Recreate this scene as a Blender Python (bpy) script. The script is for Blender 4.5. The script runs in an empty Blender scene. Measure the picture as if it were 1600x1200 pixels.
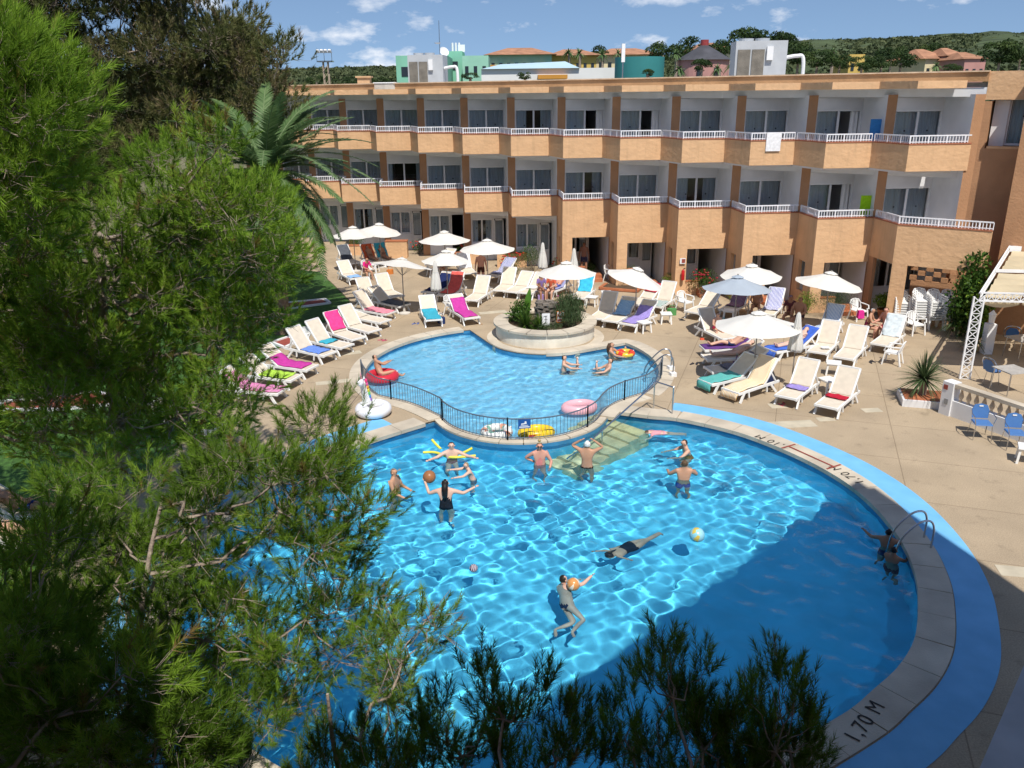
import bpy, bmesh, math, random
import numpy as np
from mathutils import Vector, Matrix, geometry
R = math.radians
random.seed(7)
rng = np.random.default_rng(11)
sc = bpy.context.scene
col = sc.collection
# ------------------------------------------------------------------ camera
CAM_H = 9.0
PITCH, ROLL, FPX = R(19.396), R(-0.66), 1294.0          # photo 1600 x 1200
cd = bpy.data.cameras.new('camera')
cam = bpy.data.objects.new('camera', cd); col.objects.link(cam)
cd.sensor_width = 36.0; cd.lens = FPX / 1600 * 36
cd.clip_start = 0.1; cd.clip_end = 6000
cam.matrix_world = Matrix.Translation((0, 0, CAM_H)) @ Matrix.Rotation(R(90) - PITCH, 4, 'X') @ Matrix.Rotation(ROLL, 4, 'Z')
sc.camera = cam
# ------------------------------------------------------------------ sky and sun
SUN_EL = R(58); SUN_DIR = Vector((0.23 * math.cos(SUN_EL), -0.973 * math.cos(SUN_EL), math.sin(SUN_EL)))
world = bpy.data.worlds.new('World'); sc.world = world; world.use_nodes = True
nt = world.node_tree; bg = nt.nodes['Background']; bg.inputs[1].default_value = 0.125
sky = nt.nodes.new('ShaderNodeTexSky'); sky.sky_type = 'NISHITA'; sky.sun_disc = False
sky.sun_elevation = SUN_EL; sky.sun_rotation = math.atan2(SUN_DIR.x, SUN_DIR.y)
sky.air_density = 1.0; sky.dust_density = 0.3; sky.ozone_density = 3.0
tc = nt.nodes.new('ShaderNodeTexCoord')
sep = nt.nodes.new('ShaderNodeSeparateXYZ'); nt.links.new(tc.outputs['Generated'], sep.inputs[0])
va = nt.nodes.new('ShaderNodeVectorMath'); va.operation = 'ADD'; va.inputs[1].default_value = (0, 0, 0.17)   # clear, deep blue air right down to the horizon
vn = nt.nodes.new('ShaderNodeVectorMath'); vn.operation = 'NORMALIZE'
nt.links.new(tc.outputs['Generated'], va.inputs[0]); nt.links.new(va.outputs[0], vn.inputs[0]); nt.links.new(vn.outputs[0], sky.inputs[0])
mp = nt.nodes.new('ShaderNodeMapping'); mp.inputs['Scale'].default_value = (11.0, 11.0, 26.0); mp.inputs['Location'].default_value = (1.3, 0.4, 0.0)
nt.links.new(tc.outputs['Generated'], mp.inputs[0])
nz = nt.nodes.new('ShaderNodeTexNoise'); nz.inputs['Scale'].default_value = 1.0; nz.inputs['Detail'].default_value = 9; nz.inputs['Roughness'].default_value = 0.58
nt.links.new(mp.outputs[0], nz.inputs['Vector'])
cr = nt.nodes.new('ShaderNodeValToRGB'); cr.color_ramp.elements[0].position = 0.54; cr.color_ramp.elements[1].position = 0.68
nt.links.new(nz.outputs[0], cr.inputs[0])
# clouds thin out overhead, as in a fair-weather sky whose clouds are seen side-on near the horizon
el = nt.nodes.new('ShaderNodeMapRange'); el.inputs['From Min'].default_value = 0.02; el.inputs['From Max'].default_value = 0.22
el.inputs['To Min'].default_value = 1.0; el.inputs['To Max'].default_value = 0.05
nt.links.new(sep.outputs['Z'], el.inputs['Value'])
cm = nt.nodes.new('ShaderNodeMath'); cm.operation = 'MULTIPLY'
nt.links.new(cr.outputs[0], cm.inputs[0]); nt.links.new(el.outputs[0], cm.inputs[1])
mixc = nt.nodes.new('ShaderNodeMixRGB'); mixc.inputs[2].default_value = (8.2, 8.4, 8.8, 1)
nt.links.new(cm.outputs[0], mixc.inputs[0]); nt.links.new(sky.outputs[0], mixc.inputs[1])
nt.links.new(mixc.outputs[0], bg.inputs[0])
sl = bpy.data.lights.new('sun', 'SUN'); sl.energy = 5.0; sl.angle = R(0.5); sl.color = (1, 0.955, 0.88)
so = bpy.data.objects.new('sun', sl); col.objects.link(so); so.location = (30, -20, 40)
so.rotation_euler = (-SUN_DIR).to_track_quat('-Z', 'Y').to_euler()
sl.cycles.is_caustics_light = True            # lets the ripples focus the sunlight on the pool floor
sc.view_settings.view_transform = 'Standard'; sc.view_settings.look = 'None'
sc.view_settings.exposure = 0.0; sc.view_settings.gamma = 1.0
sc.cycles.max_bounces = 8; sc.cycles.transparent_max_bounces = 24
sc.cycles.sample_clamp_indirect = 6

# ------------------------------------------------------------------ measuring helper: photo pixel -> point in the place
def _ray(px, py):
    a, b = px - 800, py - 600
    c, s = math.cos(-ROLL), math.sin(-ROLL)
    x, y = c * a - s * b, s * a + c * b
    c, s = math.cos(PITCH), math.sin(PITCH)
    return Vector((x, FPX * c - y * s, -FPX * s - y * c))
def G(px, py, z=0.0):
    d = _ray(px, py); return Vector((0, 0, CAM_H)) + d * ((z - CAM_H) / d.z)
def AT(px, py, Y):
    d = _ray(px, py); return Vector((0, 0, CAM_H)) + d * (Y / d.y)

# ------------------------------------------------------------------ materials
MATS = {}
def mat(name, c, rough=0.6, var=0.12, scale=6.0, bump=0.0, bscale=None, metal=0.0, spec=0.3, c2=None, sub=0.0, trans=0.0, stretch=None, detail=5):
    if name in MATS: return MATS[name]
    m = bpy.data.materials.new(name); m.use_nodes = True; n = m.node_tree; b = n.nodes['Principled BSDF']
    b.inputs['Roughness'].default_value = rough; b.inputs['Metallic'].default_value = metal; b.inputs['Specular IOR Level'].default_value = spec
    t = n.nodes.new('ShaderNodeTexCoord'); src = t.outputs['Object']
    if stretch:
        k = n.nodes.new('ShaderNodeMapping'); k.inputs['Scale'].default_value = stretch; n.links.new(src, k.inputs[0]); src = k.outputs[0]
    z = n.nodes.new('ShaderNodeTexNoise'); z.inputs['Scale'].default_value = scale; z.inputs['Detail'].default_value = detail
    n.links.new(src, z.inputs['Vector'])
    r = n.nodes.new('ShaderNodeValToRGB')
    lo = c2 if c2 else tuple(max(0, v * (1 - var)) for v in c); hi = c if c2 else tuple(min(1, v * (1 + var)) for v in c)
    r.color_ramp.elements[0].color = (*lo, 1); r.color_ramp.elements[1].color = (*hi, 1)
    r.color_ramp.elements[0].position = 0.32; r.color_ramp.elements[1].position = 0.68
    n.links.new(z.outputs[0], r.inputs[0]); n.links.new(r.outputs[0], b.inputs['Base Color'])
    if bump:
        z2 = n.nodes.new('ShaderNodeTexNoise'); z2.inputs['Scale'].default_value = bscale or scale * 3; z2.inputs['Detail'].default_value = 6
        n.links.new(src, z2.inputs['Vector'])
        bp = n.nodes.new('ShaderNodeBump'); bp.inputs['Strength'].default_value = bump; bp.inputs['Distance'].default_value = 0.05
        n.links.new(z2.outputs[0], bp.inputs['Height']); n.links.new(bp.outputs[0], b.inputs['Normal'])
    if trans:
        tr = n.nodes.new('ShaderNodeBsdfTranslucent'); n.links.new(r.outputs[0], tr.inputs[0])
        mx = n.nodes.new('ShaderNodeMixShader'); mx.inputs[0].default_value = trans
        out = n.nodes['Material Output']; n.links.new(b.outputs[0], mx.inputs[1]); n.links.new(tr.outputs[0], mx.inputs[2]); n.links.new(mx.outputs[0], out.inputs[0])
    MATS[name] = m; return m
def tint_mat(name, stops, rough=0.6, trans=0.3, spec=0.2):
    """colour picked per leaf tuft by the random attribute 'tint'"""
    m = bpy.data.materials.new(name); m.use_nodes = True; n = m.node_tree; b = n.nodes['Principled BSDF']
    b.inputs['Roughness'].default_value = rough; b.inputs['Specular IOR Level'].default_value = spec
    a = n.nodes.new('ShaderNodeAttribute'); a.attribute_name = 'tint'
    r = n.nodes.new('ShaderNodeValToRGB'); e = r.color_ramp.elements
    e[0].position = stops[0][0]; e[0].color = (*stops[0][1], 1); e[1].position = stops[-1][0]; e[1].color = (*stops[-1][1], 1)
    for p, c in stops[1:-1]:
        q = e.new(p); q.color = (*c, 1)
    n.links.new(a.outputs['Fac'], r.inputs[0]); n.links.new(r.outputs[0], b.inputs['Base Color'])
    tr = n.nodes.new('ShaderNodeBsdfTranslucent'); n.links.new(r.outputs[0], tr.inputs[0])
    mx = n.nodes.new('ShaderNodeMixShader'); mx.inputs[0].default_value = trans
    n.links.new(b.outputs[0], mx.inputs[1]); n.links.new(tr.outputs[0], mx.inputs[2]); n.links.new(mx.outputs[0], n.nodes['Material Output'].inputs[0])
    MATS[name] = m; return m
def cloth(c): 
    k = 'cloth_%d_%d_%d' % tuple(int(v * 99) for v in c)
    return mat(k, c, 0.9, 0.12, 9, 0.25, 60, spec=0.1)
def skin(c):
    k = 'skin_%d_%d_%d' % tuple(int(v * 99) for v in c)
    return mat(k, c, 0.5, 0.08, 5, spec=0.35)

# ------------------------------------------------------------------ mesh builder
class MB:
    def __init__(s): s.v = []; s.f = []; s.mi = []; s.m = 0
    def add(s, vs, fs):
        o = len(s.v); s.v += [tuple(x) for x in vs]
        for f in fs: s.f.append(tuple(i + o for i in f)); s.mi.append(s.m)
        return s
    def box(s, c, d, rz=0.0, mtx=None, taper=1.0):
        hx, hy, hz = d[0] / 2, d[1] / 2, d[2] / 2
        p = [(-hx, -hy, -hz), (hx, -hy, -hz), (hx, hy, -hz), (-hx, hy, -hz), (-hx * taper, -hy * taper, hz), (hx * taper, -hy * taper, hz), (hx * taper, hy * taper, hz), (-hx * taper, hy * taper, hz)]
        M = mtx if mtx is not None else Matrix.Rotation(rz, 3, 'Z')
        c = Vector(c); p = [M @ Vector(q) + c for q in p]
        return s.add(p, [(0, 3, 2, 1), (4, 5, 6, 7), (0, 1, 5, 4), (1, 2, 6, 5), (2, 3, 7, 6), (3, 0, 4, 7)])
    def bar(s, a, b, w, h=None, up=(0, 0, 1)):
        a, b = Vector(a), Vector(b); d = b - a; L = d.length
        if L < 1e-6: return s
        z = d / L; u = Vector(up)
        if abs(z.dot(u)) > 0.98: u = Vector((0, 1, 0))
        x = u.cross(z).normalized(); y = z.cross(x)
        M = Matrix((x, y, z)).transposed()
        return s.box((a + b) / 2, (w, h or w, L), mtx=M)
    def tube(s, pts, rad, n=8, cap=True):
        pts = [Vector(p) for p in pts]
        rr = rad if isinstance(rad, (list, tuple)) else [rad] * len(pts)
        rings = []; u = None
        for i, p in enumerate(pts):
            t = (pts[min(i + 1, len(pts) - 1)] - pts[max(i - 1, 0)]).normalized()
            if u is None:
                u = Vector((0, 0, 1)) if abs(t.z) < 0.9 else Vector((1, 0, 0))
            u = (u - t * u.dot(t)).normalized(); w = t.cross(u)
            rings.append([p + (u * math.cos(2 * math.pi * k / n) + w * math.sin(2 * math.pi * k / n)) * rr[i] for k in range(n)])
        vs = [q for r in rings for q in r]; fs = []
        for i in range(len(pts) - 1):
            for k in range(n): fs.append((i * n + k, i * n + (k + 1) % n, (i + 1) * n + (k + 1) % n, (i + 1) * n + k))
        if cap: fs.append(tuple(range(n))[::-1]); fs.append(tuple((len(pts) - 1) * n + k for k in range(n)))
        return s.add(vs, fs)
    def lathe(s, prof, c=(0, 0, 0), n=16, a0=0, a1=2 * math.pi):
        full = abs(a1 - a0 - 2 * math.pi) < 1e-6; m = n if full else n + 1
        vs = []; fs = []
        for k in range(m):
            a = a0 + (a1 - a0) * k / n
            for r, z in prof: vs.append((c[0] + r * math.cos(a), c[1] + r * math.sin(a), c[2] + z))
        q = len(prof)
        for k in range(n):
            for j in range(q - 1):
                a, b = k * q + j, ((k + 1) % m) * q + j
                fs.append((a, b, b + 1, a + 1))
        return s.add(vs, fs)
    def prism(s, poly, z0, z1):
        n = len(poly); vs = [(p[0], p[1], z0) for p in poly] + [(p[0], p[1], z1) for p in poly]
        fs = [(i, (i + 1) % n, n + (i + 1) % n, n + i) for i in range(n)]
        for t in geometry.tessellate_polygon([[Vector((p[0], p[1], 0)) for p in poly]]):
            fs.append((t[0] + n, t[1] + n, t[2] + n)); fs.append((t[2], t[1], t[0]))
        return s.add(vs, fs)
    def sphere(s, c, r, n=12, sz=(1, 1, 1)):
        m = n // 2; vs = []; fs = []
        for i in range(m + 1):
            th = math.pi * i / m
            for k in range(n):
                ph = 2 * math.pi * k / n
                vs.append((c[0] + r * sz[0] * math.sin(th) * math.cos(ph), c[1] + r * sz[1] * math.sin(th) * math.sin(ph), c[2] + r * sz[2] * math.cos(th)))
        for i in range(m):
            for k in range(n): fs.append((i * n + k, (i + 1) * n + k, (i + 1) * n + (k + 1) % n, i * n + (k + 1) % n))
        return s.add(vs, fs)
    def torus(s, c, Rr, r, n=28, k=12, M=None):
        vs = []; fs = []
        for i in range(n):
            a = 2 * math.pi * i / n
            for j in range(k):
                b = 2 * math.pi * j / k
                v = Vector(((Rr + r * math.cos(b)) * math.cos(a), (Rr + r * math.cos(b)) * math.sin(a), r * math.sin(b)))
                if M is not None: v = M @ v
                vs.append(Vector(c) + v)
        for i in range(n):
            for j in range(k): fs.append((i * k + j, ((i + 1) % n) * k + j, ((i + 1) % n) * k + (j + 1) % k, i * k + (j + 1) % k))
        return s.add(vs, fs)
    def build(s, name, mats, parent=None, smooth=False, clean=True):
        me = bpy.data.meshes.new(name); me.from_pydata([tuple(v) for v in s.v], [], s.f)
        if not isinstance(mats, (list, tuple)): mats = [mats]
        for m in mats: me.materials.append(m)
        if len(mats) > 1: me.polygons.foreach_set('material_index', s.mi)
        if clean:
            bm = bmesh.new(); bm.from_mesh(me); bmesh.ops.remove_doubles(bm, verts=bm.verts, dist=1e-5); bmesh.ops.recalc_face_normals(bm, faces=bm.faces); bm.to_mesh(me); bm.free()
        if smooth:
            me.shade_smooth()
            if smooth != 'all': me.set_sharp_from_angle(angle=R(40))
        return link(name, me, parent)
def link(name, me, parent=None):
    o = bpy.data.objects.new(name, me); col.objects.link(o)
    if parent is not None: o.parent = parent
    return o
def fast_mesh(name, V, T, mat_, tint=None, parent=None):
    """numpy triangle soup -> mesh"""
    me = bpy.data.meshes.new(name); nv, nt_ = len(V), len(T)
    me.vertices.add(nv); me.vertices.foreach_set('co', np.asarray(V, np.float32).ravel())
    me.loops.add(nt_ * 3); me.loops.foreach_set('vertex_index', np.asarray(T, np.int32).ravel())
    me.polygons.add(nt_); me.polygons.foreach_set('loop_start', np.arange(0, nt_ * 3, 3, dtype=np.int32))
    if tint is not None:
        at = me.attributes.new('tint', 'FLOAT', 'POINT'); at.data.foreach_set('value', np.asarray(tint, np.float32))
    me.update(calc_edges=True); me.validate(); me.materials.append(mat_)
    return link(name, me, parent)
def tag(o, label=None, cat=None, group=None, kind=None):
    if label: o['label'] = label
    if cat: o['category'] = cat
    if group: o['group'] = group
    if kind: o['kind'] = kind
    return o
def thing(name, label, cat, loc=(0, 0, 0), rz=0.0, group=None):
    o = bpy.data.objects.new(name, None); col.objects.link(o); o.empty_display_size = 0.2
    o.location = loc; o.rotation_euler = (0, 0, rz)
    return tag(o, label, cat, group)
def copy_tree(o, parent=None):
    c = o.copy(); col.objects.link(c); c.parent = parent
    for ch in list(o.children): copy_tree(ch, c)
    return c
def struct(o): o['kind'] = 'structure'; return o
def underwater(o):
    o.cycles.is_caustics_receiver = True; return o
# ------------------------------------------------------------------ materials of the place
def deck_material():
    m = mat('deck_concrete', (0.43, 0.335, 0.225), 0.85, 0.14, 0.5, 0.35, 90, detail=12); n = m.node_tree; b = n.nodes['Principled BSDF']
    src = b.inputs['Base Color'].links[0].from_socket; t = n.nodes.new('ShaderNodeTexCoord')
    mp = n.nodes.new('ShaderNodeMapping'); mp.inputs['Rotation'].default_value = (0, 0, 0.33); n.links.new(t.outputs['Object'], mp.inputs[0])
    br = n.nodes.new('ShaderNodeTexBrick'); br.inputs['Scale'].default_value = 1.0; br.inputs['Brick Width'].default_value = 3.1; br.inputs['Row Height'].default_value = 2.4; br.inputs['Mortar Size'].default_value = 0.012; br.offset = 0.0
    br.inputs['Color1'].default_value = (1, 1, 1, 1); br.inputs['Color2'].default_value = (0.93, 0.93, 0.94, 1); br.inputs['Mortar'].default_value = (0.62, 0.60, 0.58, 1); n.links.new(mp.outputs[0], br.inputs[0])
    sp = n.nodes.new('ShaderNodeTexNoise'); sp.inputs['Scale'].default_value = 38; sp.inputs['Detail'].default_value = 3; n.links.new(t.outputs['Object'], sp.inputs[0])
    st = n.nodes.new('ShaderNodeTexNoise'); st.inputs['Scale'].default_value = 1.7; st.inputs['Detail'].default_value = 8; st.inputs['Roughness'].default_value = 0.7; n.links.new(t.outputs['Object'], st.inputs[0])
    r1 = n.nodes.new('ShaderNodeMapRange'); r1.inputs[1].default_value = 0.3; r1.inputs[2].default_value = 0.7; r1.inputs[3].default_value = 0.80; r1.inputs[4].default_value = 1.16; n.links.new(sp.outputs[0], r1.inputs[0])
    r2 = n.nodes.new('ShaderNodeMapRange'); r2.inputs[1].default_value = 0.56; r2.inputs[2].default_value = 0.72; r2.inputs[3].default_value = 1.0; r2.inputs[4].default_value = 0.68; n.links.new(st.outputs[0], r2.inputs[0])
    for k in (br.outputs[0], r1.outputs[0], r2.outputs[0]):
        x = n.nodes.new('ShaderNodeMixRGB'); x.blend_type = 'MULTIPLY'; x.inputs[0].default_value = 1; n.links.new(src, x.inputs[1]); n.links.new(k, x.inputs[2]); src = x.outputs[0]
    n.links.new(src, b.inputs['Base Color']); return m
M_deck = deck_material()
M_cop = mat('coping_stone', (0.64, 0.56, 0.44), 0.7, 0.16, 1.1, 0.25, 40, detail=12, c2=(0.44, 0.38, 0.30))
M_blueband = mat('blue_paint', (0.19, 0.49, 0.77), 0.7, 0.12, 1.8, 0.15, 60, detail=12, c2=(0.15, 0.42, 0.68))
M_tile = mat('pool_tile', (0.155, 0.60, 0.82), 0.5, 0.10, 1.2, spec=0.2)
M_tile_kid = mat('pool_tile_shallow', (0.40, 0.65, 0.80), 0.5, 0.10, 1.2, spec=0.2)
M_band = mat('pool_waterline_tile', (0.05, 0.22, 0.40), 0.4, 0.15, 3)
M_stone = mat('step_stone', (0.80, 0.58, 0.33), 0.7, 0.22, 2.0, 0.2, 30)
M_white = mat('white_paint', (0.80, 0.80, 0.80), 0.5, 0.04, 4)
M_plastic = mat('white_plastic', (0.82, 0.82, 0.80), 0.35, 0.03, 4, spec=0.45)
M_steel = mat('steel', (0.55, 0.56, 0.58), 0.25, 0.05, 8, metal=1.0)
M_fence = mat('fence_steel', (0.16, 0.20, 0.25), 0.4, 0.1, 8, metal=0.5)
M_grass = mat('grass_lawn', (0.055, 0.13, 0.025), 0.9, 0.35, 7, 0.6, 60, detail=8)
M_dry = mat('dry_ground', (0.16, 0.15, 0.08), 0.95, 0.3, 0.05, 0.3, 3)
M_red = mat('lane_red', (0.30, 0.07, 0.05), 0.8, 0.15, 3)
M_black = mat('black_paint', (0.02, 0.02, 0.02), 0.6, 0.1, 10)
M_soil = mat('soil', (0.10, 0.065, 0.04), 0.95, 0.3, 9, 0.5, 40)
M_terra = mat('terracotta_tile', (0.42, 0.15, 0.07), 0.7, 0.2, 5, 0.15, 30)

def catmull(P, n=8, closed=True):
    P = [Vector((p[0], p[1], 0)) for p in P]; out = []; N = len(P)
    for i in range(N if closed else N - 1):
        a, b, c, d = (P[(i + k) % N] if closed else P[min(max(i + k, 0), N - 1)] for k in (-1, 0, 1, 2))
        for j in range(n):
            t = j / n
            out.append(0.5 * ((2 * b) + (c - a) * t + (2 * a - 5 * b + 4 * c - d) * t * t + (3 * b - a - 3 * c + d) * t ** 3))
    if not closed: out.append(P[-1])
    return out
def resample(P, step):
    out = [P[0]]; acc = 0
    for a, b in zip(P, P[1:]):
        L = (b - a).length; t = step - acc
        while t <= L:
            out.append(a.lerp(b, t / L)); t += step
        acc = (acc + L) % step if L else acc
    return out
def offset(P, d, closed=True):
    out = []; N = len(P)
    for i, p in enumerate(P):
        a = P[(i - 1) % N] if closed or i > 0 else p; b = P[(i + 1) % N] if closed or i < N - 1 else p
        t = (b - a).normalized(); out.append(p + Vector((t.y, -t.x, 0)) * d)
    return out
# kids' pool: a circle with a bulge towards the main pool, notched by the planter island
KC, KR = Vector((0, 27.4, 0)), 5.05
IC, IR = Vector((1.32, 31.05, 0)), 2.32
kid = []
for k in range(91):
    a = R(-35 + 250 * k / 90); d = Vector((math.cos(a), math.sin(a), 0)); r = KR
    o = KC - IC; bq = o.dot(d); disc = bq * bq - (o.dot(o) - IR * IR)
    if disc > 0 and -bq - math.sqrt(disc) > 0: r = min(r, -bq - math.sqrt(disc))
    kid.append(KC + d * r)
BC = Vector((0.24, 23.3, 0)); BR = 2.35
sl_ = catmull([(-4.14, 24.5), (-3.2, 23.92), (-2.55, 23.3), (BC.x + BR * math.cos(R(196)), BC.y + BR * math.sin(R(196)))], 6, False)
arc = [BC + Vector((math.cos(R(a)), math.sin(R(a)), 0)) * BR for a in np.linspace(198, 342, 36)]
sr_ = catmull([(BC.x + BR * math.cos(R(344)), BC.y + BR * math.sin(R(344))), (2.85, 23.35), (3.4, 23.95), (4.14, 24.5)], 6, False)
KID = kid + sl_[1:] + arc + sr_[:-1]                      # counter-clockwise
outer_bulge = [BC + Vector((math.cos(R(a)), math.sin(R(a)), 0)) * (BR + 0.34) for a in np.linspace(201, 338, 34)]
right = catmull([(2.98, 22.95), (4.02, 22.54), (4.9, 22.25), (6.25, 21.23), (7.31, 19.75), (7.95, 18.3), (8.2, 16.9), (8.14, 15.34), (7.87, 14.1), (7.5, 13.15), (6.94, 12.07), (6.33, 11.31), (5.66, 10.73), (4.92, 10.16), (3.2, 9.2), (1.0, 8.5), (-1.2, 8.5), (-3.4, 9.3), (-5.2, 11.0), (-6.2, 13.2), (-6.45, 15.4), (-6.1, 17.4), (-5.4, 19.0), (-4.23, 20.6), (-2.5, 22.15)], 8, False)
MAIN = (right + outer_bulge)[::-1]                        # counter-clockwise
COPE_M = right[::-1]                                       # open run that carries the coping slabs (counter-clockwise)
def floor_z(y): return -1.15 - 0.6 * min(1, max(0, (22.5 - y) / 13))

# ground sheet with the two pool openings, reaching the horizon; paved deck, lawn
def sheet(name, loops, z, m, parent=None):
    L = [[Vector((p[0], p[1], 0)) for p in lp] for lp in loops]
    V = [p for lp in L for p in lp]; T = geometry.tessellate_polygon(L)
    b = MB(); b.add([(p.x, p.y, z) for p in V], T); return b.build(name, m, parent, clean=False)
def fix_up(o):
    bm = bmesh.new(); bm.from_mesh(o.data)
    for f in bm.faces:
        if f.normal.z < 0: f.normal_flip()
    bm.to_mesh(o.data); bm.free(); return o
hole_m, hole_k = offset(MAIN, 0.10), offset(KID, 0.10)
holes_all = [[p for p in hole_m][::-1], [p for p in hole_k][::-1]]
big = [(-3000, -600), (3000, -600), (3000, 5000), (-3000, 5000)]
def inset_hole(P): return P[::-1]
# one union opening keeps the sheet simple: the two openings almost touch at the bulge, where the dividing wall stands
struct(fix_up(sheet('ground', [big, offset(MAIN, 0.25)[::-1], offset(KID, 0.02)[::-1]], -0.03, M_dry)))
EDGE = [G(500, 425), G(522, 445), G(549, 472), G(541, 490), G(516, 500), G(490, 512), G(462, 529), G(432, 547), G(402, 570)]
deck_poly = [(-8.5, 4.0), (26, 4.0), (26, 36), (15.5, 38), (8, 44), (-6, 56), (-14, 56), (-14, 46)] + [tuple(p.xy) for p in EDGE] + [(-9.0, 21.5), (-9.4, 18), (-9.6, 13), (-9.6, 8)]
struct(fix_up(sheet('deck_paving', [deck_poly, hole_m[::-1], offset(KID, 0.02)[::-1]], 0.0, M_deck)))
lawn = [(-14.1, 46)] + [(p.x - 0.06, p.y) for p in EDGE] + [(-9.1, 21.5), (-9.5, 18), (-9.7, 13), (-9.7, 8), (-40, 8), (-40, 54), (-14.2, 54)]
struct(fix_up(sheet('lawn', [lawn], 0.012, M_grass)))
# basins
def basin(name, P, zf, m, zt=-0.02):
    b = MB(); Q = offset(P, 0.03); N = len(Q)
    b.m = 0
    for i in range(N):
        p, q = Q[i], Q[(i + 1) % N]; zp, zq = zf(p.y), zf(q.y)
        b.m = 1; b.add([(p.x, p.y, -0.34), (q.x, q.y, -0.34), (q.x, q.y, zt), (p.x, p.y, zt)], [(0, 1, 2, 3)])
        b.m = 0; b.add([(p.x, p.y, zp), (q.x, q.y, zq), (q.x, q.y, -0.34), (p.x, p.y, -0.34)], [(0, 1, 2, 3)])
    T = geometry.tessellate_polygon([[Vector((p.x, p.y, 0)) for p in Q]])
    b.add([(p.x, p.y, zf(p.y)) for p in Q], T)
    o = b.build(name, [m, M_band]); return underwater(struct(o))
basin('pool_basin', MAIN, floor_z, M_tile)
basin('pool_basin', KID, lambda y: -0.52, M_tile_kid)
# water: real ripples; the sun is refracted through them
def in_poly(X, Y, P):
    ins = np.zeros(X.shape, bool); N = len(P)
    for i in range(N):
        a, b = P[i], P[(i + 1) % N]
        c = ((a.y > Y) != (b.y > Y)) & (X < (b.x - a.x) * (Y - a.y) / ((b.y - a.y) if abs(b.y - a.y) > 1e-9 else 1e-9) + a.x)
        ins ^= c
    return ins
M_water = bpy.data.materials.new('water'); M_water.use_nodes = True
n = M_water.node_tree; n.nodes.clear()
o_ = n.nodes.new('ShaderNodeOutputMaterial'); g_ = n.nodes.new('ShaderNodeBsdfGlass'); g_.inputs['IOR'].default_value = 1.33; g_.inputs['Roughness'].default_value = 0.0
g_.inputs['Color'].default_value = (0.76, 0.955, 1.0, 1); n.links.new(g_.outputs[0], o_.inputs[0])
def water(name, P, x0, x1, y0, y1, st, comps):
    nx, ny = int((x1 - x0) / st) + 1, int((y1 - y0) / st) + 1
    X, Y = np.meshgrid(np.linspace(x0, x1, nx), np.linspace(y0, y1, ny)); Z = np.full_like(X, -0.13)
    w = 0.70 + 0.35 * np.sin(X * 0.9 + 1.3 * np.sin(Y * 0.5)) * np.cos(Y * 0.7 + X * 0.3)
    for lam, amp, th, ph in comps: Z += w * amp * np.sin(2 * np.pi / lam * (X * np.cos(th) + Y * np.sin(th)) + ph)
    keep = in_poly(X, Y, offset(P, 0.12))
    i = np.arange(nx * ny).reshape(ny, nx)
    c = keep[:-1, :-1] | keep[1:, 1:] | keep[1:, :-1] | keep[:-1, 1:]
    f = np.stack([i[:-1, :-1], i[:-1, 1:], i[1:, 1:], i[1:, :-1]], -1)[c]
    used, inv = np.unique(f, return_inverse=True); f = inv.reshape(-1, 4)
    V = np.stack([X, Y, Z], -1).reshape(-1, 3)[used]
    T = np.concatenate([f[:, [0, 1, 2]], f[:, [0, 2, 3]]])
    o = fast_mesh(name, V, T, M_water); o.data.shade_smooth(); o.cycles.is_caustics_caster = True
    return struct(o)
comps = []
for k in range(80):
    lam = rng.uniform(0.17, 0.62) if k < 70 else rng.uniform(0.8, 1.8); comps.append((lam, 0.0088 * lam ** 2 if k < 70 else 0.0022 * lam, rng.uniform(0, 6.28), rng.uniform(0, 6.28)))
water('pool_water', MAIN, -8, 9, 7.5, 23.6, 0.042, comps)
comps = []
for k in range(60):
    lam = rng.uniform(0.2, 0.7); comps.append((lam, 0.0042 * lam ** 1.1, rng.uniform(0, 6.28), rng.uniform(0, 6.28)))
water('pool_water', KID, -5.4, 5.4, 20.6, 32.8, 0.055, comps)
# coping slabs, one by one
def coping(name, label, run, w, slab, z1, closed=False):
    t = thing(name, label, 'coping', (0, 0, 0)); t['kind'] = 'structure'
    run = resample(run + ([run[0]] if closed else []), 0.12); k = max(2, int(slab / 0.12)); i = 0
    while i < len(run) - 2:
        seg = run[i:min(i + k, len(run) - 1) + 1]
        if len(seg) < 3: break
        out = offset(seg, w, False)
        a, b_ = seg[0], seg[1]; g = 0.006
        seg = [seg[0].lerp(seg[1], g / 0.12)] + seg[1:-1] + [seg[-1].lerp(seg[-2], g / 0.12)]
        out = [out[0].lerp(out[1], g / 0.12)] + out[1:-1] + [out[-1].lerp(out[-2], g / 0.12)]
        dz = random.uniform(-0.004, 0.004)
        MB().prism([tuple(p) for p in out] + [tuple(p) for p in seg[::-1]], -0.07, z1 + dz).build('coping_slab', M_cop, t)
        i += k
    return t
cope = coping('pool_coping', 'cream stone coping slabs round the large swimming pool', COPE_M, 0.60, 0.95, 0.035)
coping('pool_coping', 'cream stone coping slabs round the shallow pool', kid[:31] , 0.52, 0.8, 0.035)
coping('pool_coping', 'cream stone coping slabs round the shallow pool', kid[53:] + sl_[1:], 0.52, 0.8, 0.035)
coping('pool_coping', 'narrow coping on the wall between the two pools', arc, 0.30, 0.7, 0.03)
coping('pool_coping', 'cream stone coping slabs round the shallow pool', sr_[:-1], 0.52, 0.8, 0.035)
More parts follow.
